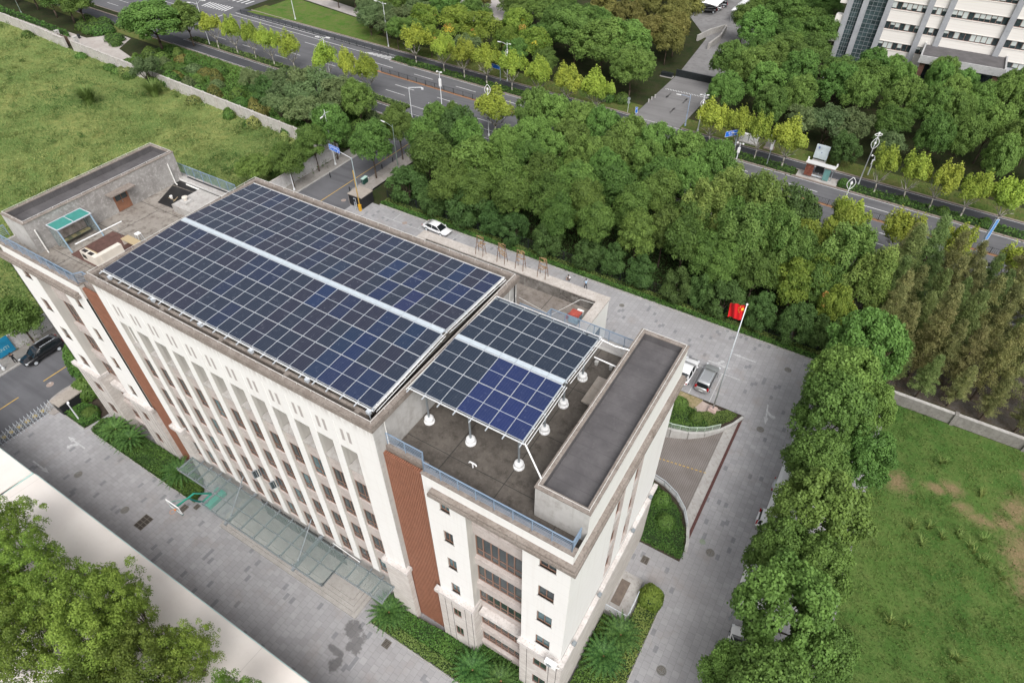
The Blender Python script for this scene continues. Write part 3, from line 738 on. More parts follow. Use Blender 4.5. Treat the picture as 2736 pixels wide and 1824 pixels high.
penthouse(9.78, RW1+.01, -1.47, YWB+.31, 22.9, 25.85, CONCL, False)
penthouse(LW0+.0, -40.85, -1.58, YWB+.2, 22.9, 25.95, PLASTER, True)
# main roof lightning wire
p = MB(); zz = 26.95
P = [(XL+.05, YF+.1), (XR-.05, YF+.1), (XR-.05, YB-.1), (XL+.05, YB-.1), (XL+.05, YF+.1)]
for a, q in zip(P[:-1], P[1:]):
    p.tube((*a, zz), (*q, zz), .015, 5); n_ = int(math.dist(a, q)/1.2)
    for k in range(n_): t = k/n_; p.tube((a[0]+(q[0]-a[0])*t, a[1]+(q[1]-a[1])*t, 26.7), (a[0]+(q[0]-a[0])*t, a[1]+(q[1]-a[1])*t, zz), .012, 4)
p.build('lightning_wire', PIPE, B)
# louver screens between main block and wings
for (x0, x1) in ((XR, RW0), (LW1, XL)):
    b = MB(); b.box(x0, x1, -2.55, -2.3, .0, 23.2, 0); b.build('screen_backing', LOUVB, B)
    b = MB(); n_ = 20
    for k in range(n_):
        x = x0+.09+(x1-x0-.18)*k/(n_-1); b.box(x-.04, x+.04, -2.95, -2.70, .2, 23.6)
    for z in (1, 5, 9, 13, 17, 21): b.box(x0, x1, -2.68, -2.6, z, z+.08)
    s_ = b.build('louver_screen', LOUV, B)
    b = MB(); b.box(x0, x1, -2.3, YWB, 22.4, 22.9, 4); b.box(x0+.01, x1-.01, -2.6, -2.25, 22.9, 23.95, 3); b.box(x0, x1, YWB-.3, YWB, 0, 23.2, 0); b.build('link_roof', WM, B)
b = MB(); b.box(XR+.02, RW0+.3, -2.0, YWB, 22.9, 22.93); b.build('roof_deck', DECK_R, B)
b = MB(); b.box(LW1-.3, XL-.02, -2.0, YWB, 22.9, 22.93); b.build('roof_deck', DECK_L, B)
# roof railings
def railing(pts, z0=23.05, h=1.05, parent=B, m=RAIL, nb=6, sp=1.3, name='railing'):
    b = MB()
    for a, q in zip(pts[:-1], pts[1:]):
        L_ = math.dist(a, q); n_ = max(1, round(L_/sp))
        for k in range(n_+1):
            t = k/n_; x, y = a[0]+(q[0]-a[0])*t, a[1]+(q[1]-a[1])*t; b.tube((x, y, z0-.1), (x, y, z0+h), .032, 6)
        b.tube((*a, z0+h), (*q, z0+h), .04, 6)
        for j in range(nb): z = z0+.1+(h-.2)*j/(nb-1); b.tube((*a, z), (*q, z), .016, 5)
    return b.build(name, m, parent)
railing([(XR+.05, -2.42), (2.5, -2.42), (2.9, -2.95), (13.0, -2.95), (13.0, -1.95)], 24.05, .98)
railing([(XL-.1, -2.42), (-31.8, -2.42), (-32.15, -2.95), (-44.1, -2.95), (-44.1, -1.95)], 24.05, .98)
railing([(XR+.2, 13.6), (2.2, 13.6), (2.2, 14.3), (9.7, 14.3)], 23.0, .95, nb=8)
railing([(-33.4, 14.3), (-42.3, 14.3), (-42.3, 13.8)], 23.0, 1.1, nb=9)
b = MB(); b.box(-43.9, -33.3, YWB+.3, 14.45, 22.2, 22.92, 4); b.build('rear_ledge', WM, B)
b = MB(); b.box(2.0, 9.75, YWB+.25, 14.5, 22.3, 22.9, 4); b.build('rear_ledge', WM, B)
# rear annex with broad parapet
a_ = MB(); a_.box(-16.2, 4.0, YB+.01, 21.9, 0, 18.9, {'b': 0, 'l': 0, 'r': 0, 't': 4})
a_.box(-16.2, 4.0, 21.0, 21.9, 18.9, 20.25, {'b': 0, 'f': 11, 't': 4}); a_.box(3.3, 4.0, YWB+.4, 21.0, 18.9, 20.25, {'r': 0, 'l': 11}); a_.box(-16.2, -15.4, YB+.1, 21.0, 18.9, 20.25, {'l': 0, 'r': 4})
a_.build('annex_wall', WM, B)
a_ = MB(); a_.box(-16.3, 4.1, 20.9, 22.0, 20.25, 20.36); a_.box(3.2, 4.1, YWB+.4, 20.9, 20.25, 20.36); a_.box(-16.3, -15.3, 16, 20.9, 20.25, 20.36); a_.build('annex_coping', m_conc("blotchy_tile_coping", (.42, .385, .35), (.52, .485, .45), (.30, .24, .2), 1.5, False), B)
a_ = MB(); a_.box(-15.35, 3.25, YB+.05, 20.95, 18.9, 19.1); a_.build('annex_roof', DECK_A, B)
a_ = MB(); a_.box(2.75, 3.28, 15.5, 20.7, 19.1, 19.2); a_.build('roof_gutter', BLACKM, B)
a_ = MB()
for (z0, z1) in ((14.5, 18), (10, 13)): a_.box(4.0, 4.05, 16, 20.5, z0, z1)
a_.build('annex_window', GLASSW, B)
# door, hood, pipes and patches on the left penthouse
b = MB(); b.box(-40.86, -40.80, 6.3, 7.75, 22.95, 24.75); dpt = b.build('roof_door', mat('orange_brown_door', (.24, .115, .07), .6, noise=3, amt=.2), B)
b = MB(); b.box(-40.80, -40.775, 6.45, 7.0, 24.0, 24.6); b.box(-40.80, -40.775, 7.07, 7.6, 24.0, 24.6); b.build('pane', GLASSW, dpt)
b = MB(); b.tube((-40.76, 6.98, 23.7), (-40.76, 6.98, 23.95), .02, 6); b.build('handle', STEEL, dpt)
b = MB(); b.box(-40.85, -39.95, 5.75, 8.35, 24.98, 25.1); b.build('door_hood', COPING, B)
for (y,) in ((-1.0,), (12.6,)):
    b = MB(); b.path([(-40.75, y, 25.1), (-40.7, y, 22.95), (-40.3, y-.1, 22.95)], .06, 8); b.build('downpipe', PIPE, B)
b = MB(); b.path([(XR+.1, 13.0, 26.6), (XR+.18, 12.8, 25.5), (XR+.12, 12.9, 24.2), (XR+.2, 12.6, 23.0)], .045, 8); b.build('black_cable', DARK, B)
for (x, y) in ((XR+.12, -2.4), (XR+.12, 12.2)):
    b = MB(); b.tube((x, y, 26.6), (x, y, 23.0), .035, 6); b.build('downpipe', PIPE, B)
b = MB()
for y in (-1.25, 1.1): b.tube((XR, y, 22.96), (XR+.01, y, 22.96), .01)
for (pa, pb) in (((XR+.02, 12.5, 24.6), (XR+.02, 13.3, 24.9)),): b.tube(pa, pb, .02)
b.build('wire_stub', PIPE, B)
# glass entrance canopy with steel beams and two tie rods
G_CAN = m_glass("green_canopy_glass", (.20, .26, .25), .06, .24)
cz = 4.3; cs = MB()
for (a, b_, y0) in ((-27.8, -22.6, -5.3), (-22.6, -7.5, -6.7), (-7.5, -2.2, -5.2)): cs.box(a, b_, y0, -3.62, cz, cz+.03)
can = cs.build('entrance_canopy', G_CAN, B)
cs = MB(); xs = [-27.8+1.32*k for k in range(5)]+[-22.6+1.68*k for k in range(10)]+[-7.5+1.32*k for k in range(5)]
for x in xs:
    y0 = -5.3 if x < -22.7 else (-5.2 if x > -7.4 else -6.7)
    cs.box(x-.05, x+.05, y0, -3.3, cz-.18, cz-.02)
    for y in (y0+.1, -5.25, -3.75): cs.lathe([(.06, 0), (.06, .05)], (x-.12, y, cz+.03), 8); cs.lathe([(.06, 0), (.06, .05)], (x+.12, y, cz+.03), 8)
for (a, b_, y0) in ((-27.8, -22.6, -5.3), (-22.6, -7.5, -6.7), (-7.5, -2.2, -5.2)):
    cs.box(a, b_, y0-.05, y0+.05, cz-.14, cz+.0)
    cs.box(a, b_, -3.68, -3.6, cz-.14, cz)
cs.box(-22.6, -7.5, -5.3, -5.22, cz-.1, cz)
for x in (-19.2, -10.7): cs.box(x-.11, x+.11, -7.0, -3.2, cz-.3, cz-.05)
cs.build('canopy_beam', STEEL, can)
for x in (-19.3, -10.8):
    cs = MB(); cs.tube((x-.25, -3.4, 7.0), (x, -6.05, cz+.1), .045, 8, 0); cs.lathe([(.1, 0), (.1, .12)], (x, -6.05, cz), 8); cs.build('tie_rod', STEEL, can)
cs = MB(); cs.tube((-8.9, -3.55, 5.2), (-5.9, -3.55, 4.75), .03, 6); cs.build('white_tube', PWHITE, can)
# steps and porch platform under the canopy
s_ = MB()
for i in range(4): s_.box(-22.5+.0, -5.0-.36*i, -5.9-.0+.36*i-.5, -3.1, .0+.15*i, .15+.15*i)
s_.build('entrance_steps', m_conc("step_granite", (.33, .31, .29), (.38, .36, .34), (.25, .235, .22), .8, False), B)

# ------------------------------------------------------------------ solar arrays
PX, PY, S = 1.154, 2.412, .418
mbp = MB(); mbp.box(-.558, .558, -1.178, 1.178, .005, .035); prot = None
me_cell = None
def array(x0, y0, nx, ny, z_at, label, blue):
    A = empty('solar_array', (x0, y0, z_at(y0))); tag(A, label, 'solar panels', 'solar arrays on the roof')
    for i in range(nx):
        for j in range(ny):
            cx_, cy_ = x0+PX*(i+.5), y0+PY*(j+.5)
            za, zb = z_at(cy_-1.19), z_at(cy_+1.19)
            global prot
            if prot is None:
                p = mbp.build('solar_panel', PANEL); f_ = MB()
                for (a, b, c_, d_) in ((-.568, .568, -1.192, -1.176), (-.568, .568, 1.176, 1.192), (-.568, -.556, -1.176, 1.176), (.556, .568, -1.176, 1.176)): f_.box(a, b, c_, d_, 0, .04)
                f_.build('frame', ALUW, p); prot = p
            else:
                p = prot.copy(); col.objects.link(p); ch = prot.children[0].copy(); col.objects.link(ch); ch.parent = p
            p.parent = A
            p.location = (cx_-x0, cy_-y0, (za+zb)/2-z_at(y0)); p.rotation_euler = (math.atan2(zb-za, 2.38), 0, 0)
            p.color = blue(cx_, cy_)
    ye = y0+ny*PY; r = MB(); w0 = z_at(y0)
    for i in range(nx+1):
        x = PX*i; ya, yb = -.38 if z_at(y0) < z_at(ye) else 0, ny*PY+(0 if z_at(y0) < z_at(ye) else .2)
        T = lambda y: z_at(y0+y)-w0
        i0 = len(r.v); r.v += [(x-.028, ya, T(ya)-.05), (x+.028, ya, T(ya)-.05), (x+.028, yb, T(yb)-.05), (x-.028, yb, T(yb)-.05), (x-.028, ya, T(ya)-.12), (x+.028, ya, T(ya)-.12), (x+.028, yb, T(yb)-.12), (x-.028, yb, T(yb)-.11)]
        r.f += [(i0, i0+1, i0+2, i0+3), (i0+7, i0+6, i0+5, i0+4), (i0, i0+4, i0+5, i0+1), (i0+1, i0+5, i0+6, i0+2), (i0+2, i0+6, i0+7, i0+3), (i0+3, i0+7, i0+4, i0)]; r.mi += [0]*6
    for j in range(ny*2+1):
        y = ny*PY*j/(ny*2); z = z_at(y0+y)-w0; r.box(-.12, nx*PX+.12, y-.03, y+.03, z-.2, z-.115)
    r.build('mounting_rail', ALU, A)
    c_ = MB()                                         # edge conduit
    yo = -.12 if z_at(y0) < z_at(ye) else ny*PY+.12; z = z_at(y0+yo)-w0-.02
    c_.tube((-.15, yo, z), (nx*PX+.15, yo, z), .022, 6)
    c_.tube((nx*PX+.16, 0, -.02), (nx*PX+.16, ny*PY, z_at(ye)-w0), .022, 6); c_.tube((nx*PX+.3, 0, -.1), (nx*PX+.3, ny*PY, z_at(ye)-w0-.05), .022, 6)
    c_.build('conduit', PWHITE, A)
    return A
rp = random.Random(3)
def blue_main(x, y):
    t = (x+27)/26; u = (y+2.4)/15
    pb = max(0, t*1.5-.62)
    if rp.random() < pb*.6: return (.013+.006*rp.random(), .025+.006*rp.random(), .060+.022*rp.random(), 1)
    if rp.random() < .12: return (.018, .027, .058, 1)
    if rp.random() < .45: return (.024, .027, .047, 1)
    return (.021, .029, .050, 1)
def blue_small(x, y):
    if x > 3.9 and y < 5.3 and (x > 6 or rp.random() < .85): return (.016, .028, .088+.02*rp.random(), 1)
    return (.020, .030, .050, 1)
zm = lambda y: 26.88+.40*(1-abs(y-5.03)/7.44)
zs_ = lambda y: 27.15+.27*(1-abs(y-5.03)/5.03)
A1 = array(-27.6, -2.412, 23, 3, zm, 'long front half of the big blue-black solar roof, sloping to the street side', blue_main)
A2 = array(-27.6, 5.242, 23, 3, zm, 'long rear half of the big solar roof, behind its pale walkway strip', blue_main)
A3 = array(0, 0, 7, 2, zs_, 'front half of the small raised solar roof, with deep blue panels at its corner', blue_small)
A4 = array(0, 5.242, 7, 2, zs_, 'rear half of the small raised solar roof, all slate dark panels', blue_small)
for (A, z_at, xs_, y) in ((A1, zm, [PX*(.9+4.4*k) for k in range(6)], -.1), ):
    for x in xs_:
        b = MB(); b.box(x-.14, x+.14, -.34, -.12, -.3, -.04); b.tube((x, -.2, -.3), (x, -.2, -.85), .05, 6); b.build('support_bracket', ALU, A)
for A, ys in ((A3, (1.0, 4.3)), (A4, (1.7-.0, 4.6))):
    for y in ys:
        for x in (.25, 3.6, 7.25):
            b = MB(); zt = -.2; zb = 22.9-zs_(0 if A is A3 else 5.242)
            b.tube((x, y, zb+.4), (x, y, zt), .075, 10); lg = b.build('leg', STEEL, A)
            b = MB(); b.lathe([(.37, 0), (.37, .12), (.31, .16), (.31, .42), (.24, .5)], (x, y, zb), 18); b.build('footing', PWHITE, lg, smooth=False)
    b = MB()
    for y in ys: b.box(-.05, 8.1, y-.07, y+.07, -.36, -.2)
    b.build('cross_beam', STEEL, A)
for (x0, n_, z) in ((-27.6, 23, 27.3), (0, 7, 27.46)):
    b = MB()
    for k in range(n_): b.box(x0+PX*k+.012, x0+PX*(k+1)-.012, 4.85, 5.215, z-.03, z+.03)
    wk = tag(b.build('roof_walkway', mat('pale_grating', (.50, .56, .61), .5, .1, noise=5, amt=.08)), 'pale metal walkway strip along the ridge of the %s solar roof' % ('big' if n_ > 9 else 'small raised'), 'walkway', 'ridge walkways')
    b = MB()
    for k in range(n_): b.tube((x0+PX*(k+.1), 4.8, z+.02), (x0+PX*(k+.1), 4.8, z+.10), .03, 6)
    b.tube((x0, 4.78, z-.01), (x0+n_*PX, 4.78, z-.01), .03, 6); b.build('clip', ALUW, wk)
# white conduits running from the small array to the penthouse, across the gap
for (lab, pts) in (('white pipe from the front corner of the small solar roof to the right penthouse', [(8.2, .05, 27.0), (9.85, -.9, 25.95)]),
                   ('white pipe from the rear corner of the small solar roof to the right penthouse', [(8.2, 10.0, 27.1), (9.0, 10.6, 26.4), (9.9, 11.2, 25.95)]),
                   ('pale pipe low behind the small solar roof reaching the right penthouse', [(8.0, 9.7, 25.6), (9.9, 9.9, 25.3)])):
    b = MB(); b.path(pts, .05, 8); tag(b.build('conduit_pipe', PWHITE), lab, 'pipe', 'roof conduit pipes')
b = MB(); b.path([(-1.0, -2.3, 26.85), (-1.0, 4.9, 27.1), (-1.0, 12.5, 26.85)], .03, 6); b.path([(-.2, -.2, 27.0), (-.2, 10.2, 27.05)], .035, 6)
for y in np.arange(-2, 12.5, 1.3): b.tube((-1.15, float(y), 26.9), (-.85, float(y), 26.9), .02, 5)
tag(b.build('cable_tray', PIPE), 'thin white cable run in the dark gap between the two solar roofs', 'cable')

# ------------------------------------------------------------------ foliage
def leaf_mesh(name, P, N, size, tint, mat_, mi=None, mats=None, rs=None, aspect=1.0):
    """one mesh of leaf-clump quads at points P, facing N"""
    rs = rs or np.random.RandomState(1)
    n = len(P)
    N = N/np.maximum(np.linalg.norm(N, axis=1, keepdims=True), 1e-6)
    A = rs.normal(size=(n, 3)); U = np.cross(N, A); U /= np.maximum(np.linalg.norm(U, axis=1, keepdims=True), 1e-6); V = np.cross(N, U)
    s = np.asarray(size).reshape(-1, 1)*np.ones((n, 1))
    k = rs.uniform(.65, 1.15, size=(n, 4, 1))
    V4 = np.stack([P+(U*k[:, 0]*s), P+(V*k[:, 1]*s*aspect), P-(U*k[:, 2]*s), P-(V*k[:, 3]*s*aspect)], 1)
    me = bpy.data.meshes.new(name)
    me.vertices.add(n*4); me.vertices.foreach_set('co', V4.reshape(-1).astype(np.float32))
    me.loops.add(n*4); me.loops.foreach_set('vertex_index', np.arange(n*4, dtype=np.int32))
    me.polygons.add(n); me.polygons.foreach_set('loop_start', np.arange(0, n*4, 4, dtype=np.int32)); me.polygons.foreach_set('loop_total', np.full(n, 4, np.int32))
    for q in (mats or [mat_]): me.materials.append(q)
    if mi is not None: me.polygons.foreach_set('material_index', mi.astype(np.int32))
    me.update(calc_edges=True)
    at = me.attributes.new('tint', 'FLOAT', 'FACE'); at.data.foreach_set('value', np.clip(tint, 0, 1).astype(np.float32))
    return me
def sph(rs, n):
    d = rs.normal(size=(n, 3)); return d/np.linalg.norm(d, axis=1, keepdims=True)
def lobes_crown(name, seed, H, Rr, Rz, nl, lr, nleaf, ls, mats, upright=0, open_=0., low=-.45, flower=0, lz=1.0, shell=(.62, .98), fuzz=.06, wobs=1):
    rs = np.random.RandomState(seed)
    C_, Lr = [], []
    ph = rs.uniform(0, 6.28, 3)
    while len(C_) < nl:
        d = sph(rs, 1)[0]
        if d[2] < low: continue
        az = math.atan2(d[1], d[0])
        wob = 1+wobs*.14*math.sin(2*az+ph[0])+.10*math.sin(3*az+ph[1])+.07*math.sin(5*az+ph[2])
        q = rs.uniform(*shell)
        if rs.rand() < .22: q *= .6
        C_.append(np.array([d[0]*Rr*q*wob, d[1]*Rr*q*wob, H+d[2]*Rz*q])); Lr.append(lr*rs.uniform(.7, 1.3))
    C_ = np.array(C_); Lr = np.array(Lr)*rs.choice([.7, 1, 1.25], nl, p=[.35, .4, .25])
    idx = rs.choice(nl, nleaf, p=(Lr**2)/(Lr**2).sum())
    d = sph(rs, nleaf); d[:, 2] = np.where((d[:, 2] < -.25) & (rs.rand(nleaf) < .8), -d[:, 2], d[:, 2])
    rad = rs.uniform(.72-fuzz*1.5, 1.08+fuzz, nleaf)+np.abs(rs.normal(size=nleaf))*fuzz*.8
    sc_ = np.stack([Lr[idx]*rad, Lr[idx]*rad, Lr[idx]*rad*lz], 1)
    P = C_[idx]+d*sc_
    if upright: P[:, 2] += upright*Lr[idx]*np.maximum(0, 1-np.hypot(d[:, 0], d[:, 1]))*rs.uniform(.3, 1, nleaf)
    # drop leaves buried in other lobes
    keep = np.ones(nleaf, bool)
    for j in range(nl):
        dd = (P-C_[j])/np.array([1, 1, lz]); keep &= ~((np.linalg.norm(dd, axis=1) < Lr[j]*.62) & (idx != j))
    if open_: keep &= rs.rand(nleaf) > open_
    P, d, idx = P[keep], d[keep], idx[keep]; n = len(P)
    out = (P-np.array([0, 0, H-.4*Rz])); out /= np.linalg.norm(out, axis=1, keepdims=True)
    N = d*.55+out*.35+np.array([0, 0, .35])+rs.normal(size=(n, 3))*.5
    lt = rs.uniform(0, 1, nl)
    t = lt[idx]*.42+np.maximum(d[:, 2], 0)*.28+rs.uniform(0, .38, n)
    mi = np.zeros(n)
    if flower:
        fl = rs.rand(nl) < flower
        mi = ((fl[idx]) & (d[:, 2] > .25) & (rs.rand(n) < .6)).astype(int)
        t = np.where(mi > 0, (idx % 2)*.8+rs.uniform(0, .2, n), t)
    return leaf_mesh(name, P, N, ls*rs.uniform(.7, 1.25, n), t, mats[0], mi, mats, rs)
def trunk_mesh(name, seed, H, R0, spread, nb, m, tr=.16, th=.45, multi=1):
    rs = random.Random(seed); b = MB()
    for q in range(multi):
        ox, oy = (rs.uniform(-.15, .15), rs.uniform(-.15, .15)) if multi > 1 else (0, 0)
        top = (ox*4+rs.uniform(-.12, .12), oy*4+rs.uniform(-.12, .12), H*th)
        b.path([(ox, oy, -.15), (ox*1.5+rs.uniform(-.06, .06), oy*1.5+rs.uniform(-.06, .06), H*th*.5), top], tr*(1 if multi == 1 else .6), 7, 0, tr*.7)
        for k in range(nb):
            a = 2*math.pi*k/nb+rs.uniform(-.4, .4); L_ = spread*rs.uniform(.6, 1); e = rs.uniform(.55, 1.15)
            p1 = (top[0]+math.cos(a)*L_*.4, top[1]+math.sin(a)*L_*.4, top[2]+(H-H*th)*.45*e)
            p2 = (top[0]+math.cos(a)*L_*.95, top[1]+math.sin(a)*L_*.95, H*(.78+.25*e))
            b.path([top, p1, p2], tr*.55, 5, 0, tr*.14)
            for j in range(2):
                a2 = a+rs.uniform(-.9, .9); p3 = (p1[0]+math.cos(a2)*L_*.45, p1[1]+math.sin(a2)*L_*.45, p1[2]+rs.uniform(.4, 1.1)*H*.14)
                b.path([p1, p3], tr*.28, 4, 0, tr*.1)
    me = bpy.data.meshes.new(name); me.from_pydata(b.v, [], b.f); me.materials.append(m); me.polygons.foreach_set('use_smooth', [True]*len(me.polygons)); return me
def redwood_mesh(name, seed, H, fm=None):
    rs = np.random.RandomState(seed); P, N, T = [], [], []
    nb = 120
    for k in range(nb):
        h = H*(.2+.8*(k/nb)**.9); L_ = (1-h/H)**.6*2.5*rs.uniform(.4, 1.15)+.15; a = rs.uniform(0, 6.28); m_ = int(40+L_*60)
        t = rs.uniform(.1, 1, m_); r_ = L_*t
        z = h+.25*r_-.10*r_**2+rs.normal(size=m_)*.16
        w_ = rs.normal(size=m_)*.26*(1-t*.4)
        P.append(np.stack([np.cos(a)*r_-np.sin(a)*w_, np.sin(a)*r_+np.cos(a)*w_, z], 1)); tt = rs.uniform(0, .75); T.append(np.full(m_, tt)+rs.uniform(0, .35, m_))
    P = np.concatenate(P); T = np.concatenate(T); n = len(P)
    N = rs.normal(size=(n, 3))*.6+np.array([0, -.3, .9])
    return leaf_mesh(name, P, N, rs.uniform(.06, .13, n), T, fm or F_RED, None, None, rs, .5)
KINDS = {}
def kind(k, variants): KINDS[k] = variants
# (crown mesh, trunk mesh), nominal centre height, nominal radius
kind('camphor', ([(lobes_crown('crown', 11+i, 5.2, 3.3, 3.1, 190, .50, 28000, .115, [F_CAM], shell=(.80, .98), fuzz=.10, wobs=.8), trunk_mesh('trunk', i, 6.2, 3, 2.4, 5, BARK)) for i in range(5)], 5.2, 3.9))
kind('broadleaf', ([(lobes_crown('crown', 31+i, 5.6, 3.0, 3.0, 90, .74, 23000, .12, [F_BRO], lz=.72, fuzz=.14), trunk_mesh('trunk', 9+i, 6.5, 3, 2.2, 5, BARK)) for i in range(4)], 5.6, 3.5))
kind('dark_tree', ([(lobes_crown('crown', 51+i, 3.0, 2.6, 2.6, 90, .55, 15000, .11, [F_DRK], low=-.9, shell=(.8, .95)), trunk_mesh('trunk', 19+i, 3.2, 2, 1.6, 5, BARK)) for i in range(3)], 3.0, 2.9))
kind('plane', ([(lobes_crown('crown', 71+i, 5.0, 2.5, 1.9, 32, .60, 9000, .135, [F_PLA], upright=1.7, lz=1.5, open_=.12, low=-.3, shell=(.45, 1.1)), trunk_mesh('trunk', 29+i, 4.6, 2.5, 2.1, 6, BARKP, .15)) for i in range(5)], 5.0, 3.0))
kind('tall_plane', ([(lobes_crown('crown', 91+i, 7.4, 3.3, 4.0, 95, .64, 21000, .13, [F_TPL], upright=1.3, lz=1.3, low=-.6), trunk_mesh('trunk', 39+i, 8, 3, 2.4, 6, BARKP, .2)) for i in range(3)], 7.4, 3.8))
kind('goldenrain', ([(lobes_crown('crown', 111+i, 4.6, 3.0, 2.8, 80, .72, 18000, .125, [F_GOL, F_FLO], flower=.09), trunk_mesh('trunk', 49+i, 5, 3, 2.2, 5, BARK)) for i in range(3)], 4.6, 3.5))
kind('brown_tree', ([(lobes_crown('crown', 131+i, 5.0, 3.2, 2.9, 80, .72, 16000, .14, [F_BRN]), trunk_mesh('trunk', 59+i, 5.4, 3, 2.4, 5, BARK)) for i in range(2)], 5.0, 3.6))
kind('olive_tree', ([(lobes_crown('crown', 151+i, 4.0, 2.7, 2.2, 70, .55, 11000, .11, [F_OLI], open_=.15, shell=(.4, 1.0)), trunk_mesh('trunk', 69+i, 4.4, 2.4, 2.0, 5, BARK, .09, .35, 3)) for i in range(3)], 4.0, 2.9))
kind('near_tree', ([(lobes_crown('crown', 171+i, 8.0, 3.0, 2.9, 230, .36, 40000, .066, [F_NEA], open_=.38, shell=(.55, 1.1), fuzz=.12, wobs=2.0, low=-.6), trunk_mesh('trunk', 79+i, 8.6, 3, 2.6, 8, BARK, .16, .5)) for i in range(4)], 8.0, 3.4))
kind('redwood', ([(redwood_mesh('crown', 191+i, 11.5, [F_RED, F_RGR, F_RED, F_RED, F_RGR][i]), None) for i in range(5)], 11.5, 1))
_m = MB().tube((0, 0, -.1), (0, 0, 11), .17, 7, 0, .03); _me = bpy.data.meshes.new('trunk'); _me.from_pydata(_m.v, [], _m.f); _me.materials.append(BARK)
KINDS['redwood'] = ([(c_, _me) for c_, _ in KINDS['redwood'][0]], 11.5, 1)
trnd = random.Random(5)
ORD = ['first','second','third','fourth','fifth','sixth','seventh','eighth','ninth','tenth','eleventh','twelfth','thirteenth','fourteenth','fifteenth','sixteenth','seventeenth','eighteenth','nineteenth','twentieth','twenty-first','twenty-second','twenty-third','twenty-fourth','twenty-fifth','twenty-sixth','twenty-seventh','twenty-eighth','twenty-ninth','thirtieth']
def tree(k, x, y, r, h, label=None, group=None, cat='tree', name=None):
    var, h0, r0 = KINDS[k]; cm, tm_ = var[trnd.randrange(len(var))]
    o = empty(name or {'camphor': 'camphor_tree', 'broadleaf': 'broadleaf_tree', 'plane': 'plane_tree', 'tall_plane': 'plane_tree', 'goldenrain': 'goldenrain_tree', 'redwood': 'redwood_tree', 'near_tree': 'leafy_tree'}.get(k, k), (x, y, 0), trnd.uniform(0, 6.28))
    sx = r/r0; sz = h/h0; o.scale = (sx, sx, sz) if k != 'redwood' else (r, r, h)
    c_ = bpy.data.objects.new('crown', cm); col.objects.link(c_); c_.parent = o
    t_ = bpy.data.objects.new('trunk', tm_); col.objects.link(t_); t_.parent = o
    tag(o, label, cat, group)
    return o
T_CAM = [(-138.1,74.5,8.2,6.5),(-133.6,80.2,4.6,6.0),(-47.7,118.1,6.1,7.5),(-38.5,112.5,6.2,7.5),(-34.5,114.9,6.2,7.5),(-29.1,106.9,4.9,6.5),(-14.1,143.1,5.0,6.5),(-11.9,160.2,5.3,6.5),(-12.6,119.4,4.3,6.5),(-8.6,118.6,4.2,6.5),(-5.0,123.7,4.0,6.5),(-3.6,111.9,3.5,6.5),(0.8,121.8,3.9,6.5),(8.5,118.2,4.0,6.5),(12.7,116.7,3.4,6.5),(12.6,132.8,3.6,6.0),(16.8,136,3.2,5),(19.1,127.3,2.9,6),(20.4,117.3,3.9,6.5),(25.5,116.1,3.8,6.5),(29.1,115.8,3.2,6.5),(27.1,104.4,3.0,6.5),(31.1,106.2,3.0,6.5),(35.1,112.9,3.4,6.5),(38.5,108.8,3.0,6.5),(36.7,128.1,3.4,6.5),(29.2,129.9,2.8,6.0),(25.1,131.9,2.7,6.0),(36.8,101.5,2.9,6.5),
 (-67.0,66.2,3.2,6.0),(-63.4,55.2,3.3,6.2),(-53.0,53.6,3.7,6.4),(-53.2,61.2,3.0,6.3),(-49.5,67.2,2.9,5.6),(-46.6,69.2,2.4,5.5),(-32.0,62.6,3.3,6.5),(-30.4,68.0,3.7,6.5),(-26.4,61.0,2.9,6.5),(-23.9,70.0,3.9,6.5),(-19.2,66.4,3.9,6.5),(-16.3,70.4,3.7,6.5),(-10.4,70.0,3.5,6.5),(-6.8,66.5,3.5,6.5),(-24.9,65.5,3.2,6.5),(-14.6,64.0,3.3,6.5),(-3,69.5,3.2,6.3)]
T_ROW = [(26.4,43.4,4.2,7.4),(25.2,37.6,3.9,6.6),(28.4,36.6,2.6,5.4),(25.0,31.6,4.2,7.0),(28.8,29.2,2.9,5.8),(25.3,25.4,3.5,6.2),(26.4,20.2,4.0,7.0),(24.8,15.0,3.2,5.8),(27.6,14.8,3.1,6.3),(26.2,9.6,4.2,7.2),(29.4,8.6,2.6,5.6),(24.0,4.2,2.2,4.8),(26.6,2.8,3.8,6.8),(26.6,-2.4,3.4,6.4)]
